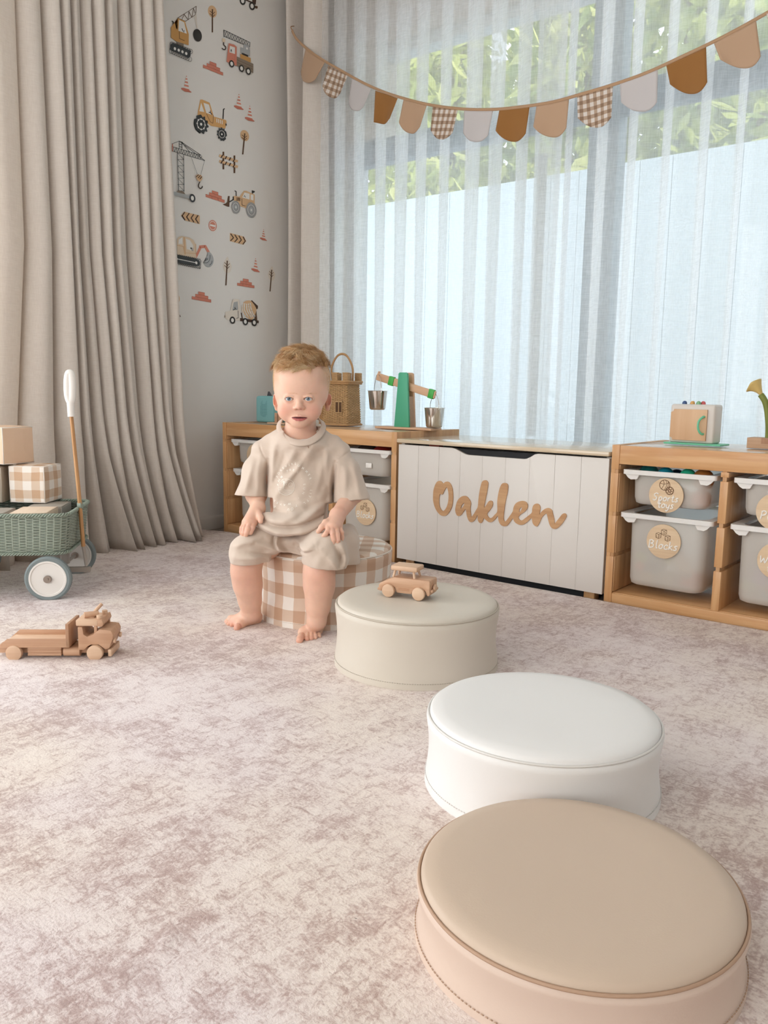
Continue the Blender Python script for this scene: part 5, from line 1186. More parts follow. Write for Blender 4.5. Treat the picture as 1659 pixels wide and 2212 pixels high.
# tractor
d = Decal('tractor_sticker', 'amber tractor sticker with toothed black wheels', 'A')
d.line([(750, 1218), (740, 1225), (735, 1330)], 12, 'black')
d.poly([(480, 1115), (500, 1113), (585, 1150), (632, 1305), (770, 1345), (775, 1370), (760, 1440), (600, 1410), (450, 1290), (455, 1240)], 'amber')
d.poly([(490, 1150), (525, 1255), (470, 1245)], 'white'); d.poly([(515, 1150), (578, 1172), (608, 1285), (548, 1265)], 'white')
d.line([(578, 1258), (595, 1262), (610, 1282)], 9, 'black'); d.line([(595, 1262), (592, 1240)], 7, 'black')
d.line([(550, 1275), (592, 1365), (622, 1380), (626, 1290)], 4, 'brown')
for i in range(4): d.line([(665+i*20, 1330+i*7), (666+i*20, 1368+i*7)], 9, 'white')
d.disc(769, 1395, 7, 14, 'black')
def gear(cx, cy, rx, ry, nt):
    P = []
    for i in range(nt*4):
        a = 2*PI*i/(nt*4); r = 1.0 if i % 4 < 2 else .80; P.append((cx+rx*r*math.cos(a), cy+ry*r*math.sin(a)+.22*rx*r*math.cos(a)))
    d.poly(P, 'char')
gear(490, 1393, 84, 108, 11); d.disc(490, 1391, 44, 58, 'white', .2, ring=6)
for k in range(8): d.disc(490+44*math.cos(k*PI/4), 1391+58*math.sin(k*PI/4)+9*math.cos(k*PI/4), 8, 10, 'white')
d.disc(490, 1391, 28, 36, 'char', .2); d.disc(490, 1391, 12, 16, 'white', .2)
gear(722, 1503, 56, 76, 11); d.disc(722, 1503, 32, 40, 'white', .2, ring=5); d.disc(722, 1503, 18, 24, 'char', .2); d.disc(722, 1503, 8, 11, 'white', .2); d.done()
# tower crane
d = Decal('tower_crane_sticker', 'grey line tower crane sticker with a striped hook', 'B')
def T(a, c, w_=5, col='char'): d.line([a, c], w_, col)
for a, c in (((165, 55), (245, 25)), ((245, 25), (530, 242)), ((245, 25), (285, 40)), ((268, 30), (365, 150)), ((270, 35), (485, 180)), ((165, 85), (490, 185)), ((165, 135), (528, 242)), ((245, 25), (248, 110)), ((275, 40), (276, 115)), ((248, 60), (275, 68)), ((248, 85), (275, 95))): T(a, c)
for i in range(11):
    x0 = 180+i*29; T((x0, 92+i*9), (x0+14, 141+i*8.2), 4); T((x0+14, 141+i*8.2), (x0+29, 101+i*9), 4)
T((170, 60), (172, 135), 10, 'red')
T((225, 155), (238, 580), 6); T((295, 175), (300, 590), 6)
for i in range(6):
    y0 = 160+i*70; T((228, y0), (298, y0+72), 4); T((298, y0+72), (232, y0+70), 4)
T((375, 195), (452, 405), 3); T((528, 242), (485, 405), 3)
d.poly([(215, 600), (240, 575), (295, 590), (325, 640), (215, 612)], 'taupe'); d.poly([(178, 588), (390, 640), (390, 678), (178, 628)], 'ltgrey'); d.disc(392, 664, 34, 46, 'char', .2); d.disc(392, 664, 17, 26, 'white', .2)
d.poly([(437, 405), (455, 398), (492, 405), (503, 430), (500, 452), (475, 482), (450, 460), (434, 425)], 'sand')
for k in (0, 20, 40): T((436+k, 425+k*.6), (462+k*.9, 402+k*.5), 9, 'dkbrown')
d.line([(475, 482), (462, 510), (460, 535), (480, 556), (500, 545), (502, 530)], 12, 'taupe', sm=3); d.done()
# barrier
d = Decal('barrier_sticker', 'wooden road barrier sticker with brown and tan stripes', 'B')
d.line([(739, 150), (739, 335)], 20, 'brown'); d.line([(862, 192), (862, 376)], 20, 'brown')
for y in (0, 62):
    d.line([(700, 188+y), (893, 250+y)], 28, 'sand')
    for k in (0, 1, 2, 3): d.line([(722+k*45-8, 210+y+k*14.5), (722+k*45+8, 182+y+k*14.5)], 13, 'dkbrown')
d.done()
# loader
d = Decal('loader_sticker', 'tan wheel loader sticker with grey tyres and a brown scoop', 'B')
d.line([(868, 582), (882, 590), (882, 640)], 10, 'black'); d.poly([(1058, 575), (1092, 585), (1090, 598), (1072, 600), (1068, 614), (1058, 612)], 'black')
d.line([(850, 648), (850, 680), (808, 705)], 12, 'black'); d.poly([(790, 640), (810, 640), (806, 760), (790, 760), (730, 735), (765, 722), (782, 705)], 'brown')
d.poly([(855, 635), (930, 650), (968, 580), (1000, 582), (1090, 625), (1088, 745), (1000, 780), (860, 730)], 'sand')
d.poly([(975, 600), (1032, 615), (1032, 680), (950, 655)], 'white'); d.poly([(1045, 622), (1075, 628), (1075, 690), (1045, 680)], 'white')
d.line([(965, 645), (978, 640), (988, 655)], 5, 'black'); d.line([(978, 640), (978, 630)], 4, 'black'); d.line([(945, 670), (947, 740), (985, 752)], 5, 'dkbrown')
for i in range(5): d.line([(890+i*9, 655+i*2), (890+i*9, 688+i*2)], 5, 'brown')
for x, y, rx, ry in ((879, 765, 49, 72), (1052, 797, 58, 86)):
    d.disc(x, y, rx, ry, 'grey', .15); d.disc(x, y, rx*.66, ry*.66, 'white', .15, ring=4); d.disc(x, y, rx*.34, ry*.34, 'ltgrey', .15); d.disc(x, y, rx*.14, ry*.14, 'white', .15)
d.done()
# arrow signs
d = Decal('arrow_sign_sticker', 'tan sign sticker with brown chevrons pointing left', 'B'); d.poly([(267, 855), (300, 815), (475, 858), (475, 955), (305, 912)], 'sand')
for k in range(4): d.line([(305+k*50, 822+k*12), (278+k*50, 862+k*12), (308+k*50, 908+k*12)], 12, 'dkbrown')
d.done()
d = Decal('arrow_sign_sticker', 'tan sign sticker with brown chevrons pointing right', 'B'); d.poly([(812, 1052), (970, 1095), (995, 1145), (965, 1186), (812, 1145)], 'sand')
for k in range(4): d.line([(822+k*46, 1064+k*11), (852+k*44, 1108+k*12), (820+k*46, 1140+k*13)], 11, 'dkbrown')
d.done()
d = Decal('no_entry_sticker', 'round coral no entry sign sticker', 'B'); d.disc(619, 971, 46, 62, 'coral', .1); d.disc(619, 971, 37, 50, 'white', .1); d.disc(619, 971, 32, 44, 'coral', .1); d.line([(597, 965), (642, 977)], 20, 'white'); d.done()
# excavator
d = Decal('excavator_sticker', 'sand coloured excavator sticker with a grey bucket', 'B')
d.poly([(432, 1290), (475, 1192), (495, 1195), (498, 1215), (440, 1335)], 'coral'); d.line([(478, 1210), (530, 1205)], 34, 'coral'); d.poly([(515, 1195), (545, 1190), (592, 1275), (565, 1282)], 'coral'); d.disc(480, 1215, 7, 9, 'mortar'); d.disc(528, 1205, 7, 9, 'mortar')
d.poly([(p.x, p.y) for p in smooth_path([(560, 1275, 0), (592, 1272, 0), (625, 1325, 0), (628, 1380, 0), (605, 1425, 0), (565, 1438, 0), (530, 1415, 0), (512, 1375, 0), (545, 1368, 0), (562, 1345, 0)], 3, True)], 'ltgrey'); d.line([(518, 1388), (560, 1385), (585, 1350), (590, 1300)], 5, 'char', sm=3); d.line([(585, 1415), (605, 1395), (612, 1365)], 5, 'char', sm=3)
d.poly([(222, 1300), (220, 1130), (235, 1098), (275, 1088), (360, 1105), (405, 1135), (428, 1180), (435, 1340), (300, 1310)], 'pale')
d.line([(300, 1105), (310, 1290)], 18, 'sand'); d.poly([(318, 1118), (365, 1135), (400, 1190), (405, 1258), (330, 1235)], 'white'); d.poly([(240, 1130), (280, 1100), (283, 1178), (236, 1175)], 'white')
d.disc(378, 1225, 9, 9, 'black'); d.line([(378, 1225), (388, 1250)], 5, 'black'); d.line([(394, 1222), (397, 1255)], 5, 'black'); d.line([(222, 1190), (290, 1205), (310, 1290)], 8, 'sand'); d.line([(430, 1180), (432, 1285), (310, 1275)], 7, 'sand')
for i in range(13): d.line([(212+i*21, 1305+i*4.4), (222+i*21, 1290+i*4.4), (232+i*21, 1309+i*4.4)], 5, 'char'); d.line([(212+i*21, 1388+i*4.4), (222+i*21, 1404+i*4.4), (232+i*21, 1392+i*4.4)], 5, 'char')
for i in range(5): d.line([(478-(i*3), 1358+i*18), (492-i*2, 1370+i*18), (474-i*2, 1378+i*18)], 5, 'char')
d.poly([(206, 1295), (440, 1345), (470, 1365), (478, 1395), (465, 1425), (430, 1428), (206, 1385)], 'char'); d.line([(215, 1342), (436, 1388)], 8, 'white'); d.disc(216, 1342, 12, 16, 'white'); d.disc(436, 1388, 13, 16, 'white'); d.done()
# cement mixer
d = Decal('cement_mixer_sticker', 'cream cement mixer truck sticker with a striped drum, lowest on the wall', 'B')
d.poly([(925, 2005), (1105, 2030), (1135, 2035), (1135, 2065), (925, 2040)], 'dkbrown'); d.poly([(1088, 1995), (1105, 1895), (1120, 2040), (1085, 2035)], 'brown'); d.line([(940, 1950), (950, 2010)], 12, 'dkbrown')
d.line([(1052, 1830), (1105, 1880)], 42, 'dkbrown'); d.disc(1108, 1882, 18, 24, 'dkbrown')
dr_ = [(p.x, p.y) for p in smooth_path([(962, 1832, 0), (1010, 1810, 0), (1055, 1820, 0), (1105, 1895, 0), (1102, 1945, 0), (1070, 2015, 0), (1030, 2018, 0), (975, 1975, 0), (945, 1930, 0), (945, 1880, 0)], 4, True)]
d.poly(dr_, 'sand')
for x0, x1, b_ in ((958, 985, -8), (978, 1020, -6), (1000, 1052, 0), (1020, 1075, 6), (1040, 1095, 10)): d.line([(x0, 1850-abs(x0-1005)*.25), (x0+b_+4, 1920), (x1-8, 1985), (x1-2, 2005-abs(x1-1045)*.5)], 11, 'white', sm=3)
d.poly([(840, 1810), (868, 1792), (915, 1795), (925, 1900), (925, 2035), (790, 2025), (762, 2010), (762, 1935), (820, 1925)], 'cream'); d.poly([(855, 1830), (900, 1820), (905, 1915), (838, 1920)], 'ltgrey'); d.line([(850, 1918), (872, 1900), (868, 1885), (872, 1900), (884, 1910)], 7, 'black'); d.line([(904, 1925), (906, 2005), (885, 2008)], 5, 'black'); d.line([(757, 1980), (757, 1998)], 9, 'taupe')
for x, y in ((841, 2030), (985, 2047), (1085, 2057)): d.disc(x, y, 31, 41, 'black', .1); d.disc(x, y, 16, 23, 'white', .1)
d.done()
# ================================================================== the child
D0 = 2.40
_lat = (648-IW/2)/FPX*D0
BO = FH*D0+RH*_lat; BO = Vector((BO.x, BO.y, 0))
def loc(p): v = Vector(p)-BO; return Vector((v.dot(RH), v.dot(FH), v.z))
def B(px, py, dy=0.): return loc(onD(px, py, D0+dy))
def G(px, py, z=0.): return loc(onZ(px, py, z))

class Field:
    """signed distance field on a grid, turned into a surface mesh"""
    def __init__(s, xs, ys, zs):
        s.x, s.y, s.z = [np.asarray(a, np.float32) for a in (xs, ys, zs)]; s.d = np.full((len(s.x), len(s.y), len(s.z)), .06, np.float32)
    def sub(s, lo, hi):
        sl = []
        for a, l, h in zip((s.x, s.y, s.z), lo, hi): sl.append(slice(int(np.searchsorted(a, l)), int(np.searchsorted(a, h))))
        return tuple(sl), (s.x[sl[0]][:, None, None], s.y[sl[1]][None, :, None], s.z[sl[2]][None, None, :])
    def _mix(s, sl, d, k, op):
        a = s.d[sl]
        if a.size == 0: return
        if op == '+': h = np.maximum(k-np.abs(a-d), 0)/max(k, 1e-6); s.d[sl] = np.minimum(a, d)-h*h*k*.25
        elif op == '-': h = np.maximum(k-np.abs(a+d), 0)/max(k, 1e-6); s.d[sl] = np.maximum(a, -d)+h*h*k*.25
        elif op == '&': h = np.maximum(k-np.abs(a-d), 0)/max(k, 1e-6); s.d[sl] = np.maximum(a, d)+h*h*k*.25
    def cap(s, a, b, ra, rb, k=.01, op='+', flat=None):
        a = np.array(a, np.float32); b = np.array(b, np.float32); m = max(ra, rb)+k+.012
        sl, (X, Y, Z) = s.sub(np.minimum(a, b)-m, np.maximum(a, b)+m); ab = b-a; L2 = float(ab@ab)+1e-12
        t = np.clip(((X-a[0])*ab[0]+(Y-a[1])*ab[1]+(Z-a[2])*ab[2])/L2, 0, 1)
        dx, dy, dz = X-a[0]-t*ab[0], Y-a[1]-t*ab[1], Z-a[2]-t*ab[2]
        if flat is not None:
            n, f = np.array(flat[0], np.float32), flat[1]; q = dx*n[0]+dy*n[1]+dz*n[2]; dx, dy, dz = dx+q*n[0]*(f-1), dy+q*n[1]*(f-1), dz+q*n[2]*(f-1)
        s._mix(sl, np.sqrt(dx*dx+dy*dy+dz*dz)-(ra+(rb-ra)*t), k, op); return s
    def chain(s, pts, rs, k=.006, op='+', flat=None):
        for i in range(len(pts)-1): s.cap(pts[i], pts[i+1], rs[i], rs[i+1], k, op, flat)
        return s
    def ell(s, c, r, k=.01, op='+', R=None):
        c = np.array(c, np.float32); r = np.array(r, np.float32); m = float(max(r))+k+.012
        sl, (X, Y, Z) = s.sub(c-m, c+m); X, Y, Z = X-c[0], Y-c[1], Z-c[2]
        if R is not None:
            q = np.array(R.transposed() if hasattr(R, 'transposed') else R, np.float32); X, Y, Z = q[0, 0]*X+q[0, 1]*Y+q[0, 2]*Z, q[1, 0]*X+q[1, 1]*Y+q[1, 2]*Z, q[2, 0]*X+q[2, 1]*Y+q[2, 2]*Z
        k0 = np.sqrt((X/r[0])**2+(Y/r[1])**2+(Z/r[2])**2); k1 = np.sqrt((X/r[0]**2)**2+(Y/r[1]**2)**2+(Z/r[2]**2)**2)+1e-6
        s._mix(sl, (k0*(k0-1)/k1).astype(np.float32), k, op); return s
    def plane_cut(s, p, n, lo, hi, k=.002):
        """inside the box lo..hi keep only the side opposite to n"""
        n = np.array(n, np.float32); n /= np.linalg.norm(n); sl, (X, Y, Z) = s.sub(lo, hi)
        s._mix(sl, ((X-p[0])*n[0]+(Y-p[1])*n[1]+(Z-p[2])*n[2]).astype(np.float32)+np.zeros(s.d[sl].shape, np.float32), k, '&'); return s
    def front(s, x, z):
        i, k = int(np.searchsorted(s.x, x)), int(np.searchsorted(s.z, z)); c = s.d[i, :, k]; j = int(np.argmax(c < 0)); return float(s.y[j-1]+(s.y[j]-s.y[j-1])*c[j-1]/(c[j-1]-c[j]))
    def add(s, fn, band=.02):
        for i in range(len(s.x)):
            if float(s.d[i].min()) < band: s.d[i] += fn(s.x[i], s.y[:, None], s.z[None, :]).astype(np.float32)
        return s
    def mesh(s):
        D = s.d; ins = D < 0; n = D.shape; co = [s.x, s.y, s.z]
        acc = np.zeros(0); cells = {}; keys = []; pts = []
        edges = []
        for ax in range(3):
            a = [slice(None)]*3; b = [slice(None)]*3; a[ax] = slice(0, -1); b[ax] = slice(1, None)
            ch = ins[tuple(a)] != ins[tuple(b)]; I_ = np.argwhere(ch)
            J = I_.copy(); J[:, ax] += 1; d0 = D[tuple(I_.T)]; d1 = D[tuple(J.T)]; t = d0/(d0-d1)
            P = np.stack([co[k][I_[:, k]] for k in range(3)], 1).astype(np.float64); P[:, ax] += t*(co[ax][J[:, ax]]-co[ax][I_[:, ax]])
            edges.append((I_, ins[tuple(I_.T)], P))
        def key(Q): return (Q[:, 0].astype(np.int64)*n[1]+Q[:, 1])*n[2]+Q[:, 2]
        KS_, PS_ = [], []
        quads = []
        for ax, (I_, flip, P) in enumerate(edges):
            u, v = (ax+1) % 3, (ax+2) % 3; ok = (I_[:, u] > 0) & (I_[:, v] > 0); I_, flip, P = I_[ok], flip[ok], P[ok]; q = []
            for du, dv in ((0, 0), (-1, 0), (-1, -1), (0, -1)):
                Q = I_.copy(); Q[:, u] += du; Q[:, v] += dv; kk_ = key(Q); q.append(kk_); KS_.append(kk_); PS_.append(P)
            q = np.stack(q, 1); q[~flip] = q[~flip][:, ::-1]; quads.append(q)
        K = np.concatenate(KS_); P = np.concatenate(PS_); U_, inv, cnt = np.unique(K, return_inverse=True, return_counts=True)
        V = np.zeros((len(U_), 3))
        for k in range(3): V[:, k] = np.bincount(inv, P[:, k], len(U_))/cnt
        Q = np.searchsorted(U_, np.concatenate(quads)); return V, Q
def relax(V, Q, n=2, lam=.5):
    E = np.concatenate([Q[:, [0, 1]], Q[:, [1, 2]], Q[:, [2, 3]], Q[:, [3, 0]]]); E = np.concatenate([E, E[:, ::-1]])
    deg = np.bincount(E[:, 0], minlength=len(V)).astype(float)[:, None]
    for i in range(n):
        for l in (lam, -lam*1.03):
            A = np.stack([np.bincount(E[:, 0], V[E[:, 1], k], len(V)) for k in range(3)], 1)/deg; V = V+(A-V)*l
    return V
def to_obj(name, V, Q, m, parent, col=None):
    me = bpy.data.meshes.new(name); me.vertices.add(len(V)); me.vertices.foreach_set('co', V.astype(np.float32).ravel())
    me.loops.add(len(Q)*4); me.loops.foreach_set('vertex_index', Q.astype(np.int32).ravel()); me.polygons.add(len(Q))
    me.polygons.foreach_set('loop_start', np.arange(0, len(Q)*4, 4, dtype=np.int32)); me.polygons.foreach_set('loop_total', np.full(len(Q), 4, np.int32)); me.polygons.foreach_set('use_smooth', np.ones(len(Q), bool))
    me.update(calc_edges=True); me.validate()
    if col is not None:
        at = me.color_attributes.new('tint', 'FLOAT_COLOR', 'POINT'); at.data.foreach_set('color', np.concatenate([col, np.ones((len(V), 1))], 1).astype(np.float32).ravel())
    me.materials.append(m); o = bpy.data.objects.new(name, me); C.objects.link(o); o.parent = parent; return o
AR = lambda a, b, h: np.arange(a, b, h)
kid = thing('person', 'toddler with blond hair sitting barefoot on the gingham cushion in beige tee and shorts', 'person', tuple(BO), YAW)

# ---------------------------------------------------------------- body
h = .0013
zs = np.concatenate([AR(-.004, .10, .0013), AR(.10, .20, .002), AR(.20, .35, .0013), AR(.35, .54, .003), AR(.54, .83, .0012)])
F_ = Field(AR(-.235, .205, h), AR(-.28, .13, h), zs)
# trunk (under the clothes) and neck
F_.ell(B(645, 1010, .015), (.085, .062, .11)).ell(B(645, 1085, .01), (.085, .070, .09), .03).ell(B(645, 1135, .02), (.095, .080, .055), .03)
F_.cap(B(597, 972, .015), B(700, 972, .015), .034, .034, .03)
F_.cap(B(649, 945, .015), B(650, 890, .012), .046, .044, .02)
F_.ell(B(648, 948, .0), (.062, .04, .022), .03)
# head
hc = B(652, 815, -.012)
F_.ell(hc, (.0815, .094, .078), .012)
F_.ell(B(651, 850, -.030), (.076, .074, .062), .02)
F_.ell(B(647, 886, -.048), (.059, .052, .045), .02)
for px in (622, 672): F_.ell(B(px, 886, -.072), (.028, .026, .027), .016)
F_.ell(B(646.5, 914, -.082), (.021, .018, .015), .014)
F_.ell(B(646, 905, -.086), (.026, .018, .018), .012)
F_.ell(B(646.5, 825, -.075), (.050, .030, .038), .02)               # forehead
for px in (625, 666.5): F_.ell(B(px, 858, -.120), (.0165, .014, .0105), .012, '-')  # sockets
# nose
F_.cap(B(646, 858, -.092), B(645.8, 876, -.110), .0065, .0085, .009); F_.ell(B(645.8, 879, -.113), (.0090, .0085, .0075), .006)
for s in (-1, 1): F_.ell(B(645.8+s*8.0, 881, -.106), (.0058, .0075, .0055), .005); F_.ell(B(645.8+s*4.6, 884.6, -.116), (.0024, .0035, .0018), .002, '-')
# lips
yc = 901.5
def sf(px, py, off):
    p = B(px, py, -.105); return Vector((p.x, F_.front(p.x, p.z)+off, p.z))
up_l = [sf(630, yc+.3, .0012), sf(637, yc-1.6, .0004), sf(643, yc-2.7, 0), sf(646, yc-2.2, .0004), sf(649, yc-2.7, 0), sf(655, yc-1.6, .0004), sf(662.5, yc+.3, .0012)]
lo_l = [sf(632, yc+2.6, .0014), sf(639, yc+5.2, .0006), sf(646, yc+6.2, .0002), sf(653, yc+5.2, .0006), sf(661, yc+2.6, .0014)]
slit = [sf(630.5, yc+.8, -.0002), sf(638, yc+1.2, -.0012), sf(646, yc+1.4, -.0016), sf(654, yc+1.2, -.0012), sf(661.5, yc+.8, -.0002)]
F_.chain(up_l, [.0014, .0022, .0027, .0025, .0027, .0022, .0014], .003); F_.chain(lo_l, [.0016, .0032, .0040, .0032, .0016], .0035)
F_.chain(slit, [.0008, .0018, .0022, .0018, .0008], .0012, '-')
F_.ell(B(646, 892, -.113), (.003, .003, .005), .004, '-')
# eyelids: skin over the ball, then the almond opening
EYE = []
for s, px, py in ((-1, 625, 861), (1, 666.5, 861)):
    c = B(px, py, -.0905); EYE.append(c); F_.ell(c, (.0152, .0150, .0138), .005)
    for k, (dx, rz) in enumerate(((-.0092, .0030), (-.005, .0057), (0, .0067), (.005, .0059), (.0092, .0034))):
        p = c+Vector((dx, -.016+abs(dx)*.35, -.0008-abs(dx)*.04)); F_.ell(p, (.0042, .010, rz), .001, '-')
    F_.ell(c, (.0122, .0122, .0122), .001, '-')
    F_.cap(c+Vector((-.011, -.0105, .0065)), c+Vector((.011, -.0105, .0065)), .0014, .0014, .004, '+')
# ears
for s, px in ((-1, 597.5), (1, 709)):
    c = B(px, 867, .004); R = Matrix.Rotation(s*.45, 3, 'Z') @ Matrix.Rotation(s*.12, 3, 'Y')
    F_.ell(c, (.0085, .0165, .0235), .004, '+', R); F_.ell(c+Vector((s*.003, -.008, .003)), (.0060, .0085, .0150), .004, '-', R); F_.ell(c+Vector((s*-.001, .000, -.021)), (.006, .008, .007), .005)
# arms
shL, elL, wrL = B(570, 985, .01), B(553, 1068, .0), B(557, 1098, -.075)
shR, elR, wrR = B(727, 985, .01), B(766, 1062, .0), B(729, 1113, -.118)
F_.chain([shL, elL, wrL], [.036, .029, .0195], .015); F_.chain([shR, elR, wrR], [.036, .030, .0205], .015)
def hand(wr, kn, fingers, thumb, rw=.0185):
    for k_, (q, r) in zip(kn, ((0, .0098), (0, .0102), (0, .0100), (0, .0092))): F_.cap(wr, k_, rw*.72, r, .012)
    F_.cap(wr, (kn[1]+kn[2])/2, rw, .0125, .012)
    for f in fingers: F_.chain(f[0], f[1], .0022)
    F_.chain(thumb[0], thumb[1], .005)
# picture-left hand over the outer thigh
kn = [B(549, 1129, -.128), B(541, 1128, -.134), B(534, 1128, -.130), B(529, 1128, -.120)]
fr = [.0078, .0074, .0068, .0062]
hand(wrL, kn, [([kn[0], B(545, 1141, -.150), B(541, 1151, -.152)], fr[:3]), ([kn[1], B(536, 1142, -.156), B(533, 1151, -.158), B(531, 1158, -.154)], fr), ([kn[2], B(528, 1142, -.150), B(526, 1151, -.152), B(525.5, 1159, -.148)], fr), ([kn[3], B(522.5, 1141, -.136), B(521.5, 1149, -.138), B(522.5, 1156.5, -.134)], [.0070, .0066, .0060, .0054])],
     ([B(557, 1108, -.105), B(562, 1118, -.130), B(563, 1126, -.142)], [.011, .0088, .0072]))
# picture-right hand resting on the thigh
kn = [B(708, 1133, -.170), B(716, 1137, -.176), B(725, 1139, -.172), B(733, 1138, -.160)]
hand(wrR, kn, [([kn[0], B(709, 1146, -.192), B(704, 1153, -.200), B(699, 1158, -.200)], [.0080, .0076, .0070, .0062]), ([kn[1], B(718.5, 1153, -.200), B(720.5, 1166, -.205), B(718, 1177, -.204)], [.0080, .0076, .0070, .0062]),
    ([kn[2], B(729, 1154, -.196), B(730, 1167, -.200), B(728, 1178, -.200)], [.0078, .0074, .0068, .0060]), ([kn[3], B(738, 1151, -.178), B(739, 1161, -.180), B(737, 1169, -.180)], [.0070, .0066, .0060, .0054])],
     ([B(722, 1122, -.140), B(704, 1129, -.168), B(695, 1139, -.178), B(688, 1148, -.180)], [.012, .0095, .0080, .0068]), .0195)
# legs
kL, kR = B(531, 1199, -.128), B(690, 1203, -.176)
F_.cap(B(618, 1160, .0), kL, .046, .036, .02); F_.cap(B(672, 1160, .0), kR, .046, .036, .02)
aL, aR = B(543, 1323, -.074), B(684, 1340, -.165)
F_.chain([kL, B(531.5, 1235, -.122), B(535.5, 1265, -.108), B(540, 1298, -.088), aL], [.034, .0372, .0350, .0275, .0215], .03)
F_.chain([kR, B(689, 1240, -.182), B(689.5, 1270, -.176), B(687, 1308, -.168), aR], [.034, .0378, .0362, .0290, .0225], .03)
def foot(an, heel, ball_i, ball_o, toes, lift):
    F_.chain([an, heel], [.0215, .0185], .014)
    mid = (Vector(ball_i)+Vector(ball_o))/2
    F_.cap(heel, mid, .0205, .0135, .014); F_.cap(an+Vector((0, 0, -.004)), mid+Vector((0, 0, .006)), .0205, .0120, .022)
    F_.cap(ball_i, ball_o, .0128, .0105, .014); F_.cap(heel, ball_o, .0165, .0105, .014); F_.cap(heel, ball_i, .0165, .0118, .014)
    for a, b_, r in toes: F_.chain([a, (Vector(a)*.45+Vector(b_)*.55)+Vector((0, 0, .0015)), b_], [r, r*.95, r*.92], .0022)
TL = [(G(514.5, 1353, .0105), G(511.5, 1356.5, .0093), .0098), (G(507, 1347, .010), G(501, 1350.5, .0078), .0074), (G(501, 1345, .010), G(494.5, 1348.5, .0072), .0069), (G(496, 1343.5, .009), G(490.5, 1346.3, .0068), .0064), (G(493, 1340.5, .0085), G(488.2, 1342.8, .0065), .0060)]
foot(aL, G(549, 1333, .020), G(518, 1349, .0125), G(500, 1338, .011), TL, 0)
TR = [(G(651, 1374, .0105), G(647, 1383.5, .0098), .0104), (G(664.5, 1372, .010), G(663, 1380.5, .0078), .0078), (G(673, 1371.5, .010), G(672.3, 1379.5, .0075), .0074), (G(681, 1370.5, .010), G(681, 1378, .0072), .0069), (G(688.5, 1368, .009), G(689.5, 1375, .0068), .0066)]
foot(aR, G(690, 1346, .020), G(655, 1366, .0125), G(686, 1363, .011), TR, 0)
V, Q = F_.mesh(); V = relax(V, Q, 2)
def hexl(c): return np.array(lin(c)[:3])
skin = np.tile(hexl('e6bda6'), (len(V), 1))
def blob(c, r, col, amt, p=2):
    c = np.array(c); r = np.array(r) if hasattr(r, '__len__') else np.array([r]*3); q = (((V-c)/r)**2).sum(1); w_ = np.clip(amt*np.exp(-q**(p/2)), 0, 1)[:, None]; global skin; skin = skin*(1-w_)+hexl(col)*w_
for px, py, dy, a in ((617, 886, -.09, .55), (676, 886, -.09, .45)): blob(B(px, py, dy), (.022, .04, .022), 'd98d78', a)
blob(B(645.8, 881, -.115), (.012, .02, .008), 'dfa08a', .4)
for c in (B(530, 1240, -.15), B(690, 1240, -.21)): blob(c, (.05, .05, .05), 'd79f8a', .55)
for c in (B(530, 1140, -.15), B(715, 1160, -.19), B(740, 1110, -.12)): blob(c, (.05, .05, .04), 'dda48d', .5)
for p in (G(512, 1357, .01), G(647, 1384, .01), G(498, 1350, .01), G(672, 1380, .01)): blob(p, (.02, .02, .014), 'd98e78', .5)
for s, px in ((-1, 597), (1, 708)): blob(B(px, 866, .0), (.012, .02, .02), 'd88f78', .6)
# lips, mouth, lid rims, nostrils

mz = V[:, 2]-B(646, yc+1.0, -.108).z; mxx = V[:, 0]-B(646.3, yc, -.107).x
lipf = np.clip(1-(mxx/.0225)**2, 0, 1)
lo_ = (V[:, 1] < -.07) & (mz < 0) & (mz > -.0094*lipf**.8) & (lipf > 0); up_ = (V[:, 1] < -.07) & (mz >= 0) & (mz < .0045*lipf**.6); skin[up_] = skin[up_]*.45+hexl('b8665f')*.55; skin[lo_] = skin[lo_]*.15+hexl('b04f55')*.85
mq = (mxx/.0215)**2+(mz/.0017)**2; skin[(mq < 1) & (V[:, 1] < -.08)] = hexl('4a181e')  # shade inside the mouth slit painted as a dark skin colour
for s in (-1, 1): blob(B(645.8+s*4.6, 884.8, -.114), (.0030, .006, .0022), '8a4a3c', .8)
for c in EYE:
    blob(c+Vector((0, -.012, -.008)), (.012, .01, .004), 'cf9c8c', .35)
# clipped hair at the sides tints the scalp
hs_ = V-np.array(hc); sidez = np.clip((V[:, 2]-B(650, 838, 0).z)/.02, 0, 1)*(np.clip((np.abs(hs_[:, 0])-.050)/.018, 0, 1)+np.clip((hs_[:, 1]+.01)/.03, 0, 1)); w_ = np.clip(sidez, 0, 1)[:, None]*.75; up = np.clip((hs_[:, 2]-.038)/.02, 0, 1)[:, None]; w_ = np.maximum(w_, up*.9)
w_ = w_*(V[:, 2:3] > .55); skin = skin*(1-w_)+hexl('cfa98a')*w_
skm, nt, pb = newmat('skin'); at = N(nt, 'ShaderNodeVertexColor', layer_name='tint'); tc = N(nt, 'ShaderNodeTexCoord'); n1 = N(nt, 'ShaderNodeTexNoise'); n1.inputs['Scale'].default_value = 60; n1.inputs['Detail'].default_value = 3; L(nt, tc.outputs['Object'], n1.inputs['Vector'])
mr = N(nt, 'ShaderNodeMapRange'); mr.inputs[3].default_value = .93; mr.inputs[4].default_value = 1.06; L(nt, n1.outputs[0], mr.inputs[0]); mx = N(nt, 'ShaderNodeMixRGB', blend_type='MULTIPLY'); mx.inputs[0].default_value = 1; L(nt, at.outputs[0], mx.inputs[1]); L(nt, mr.outputs[0], mx.inputs[2]); L(nt, mx.outputs[0], pb.inputs['Base Color'])
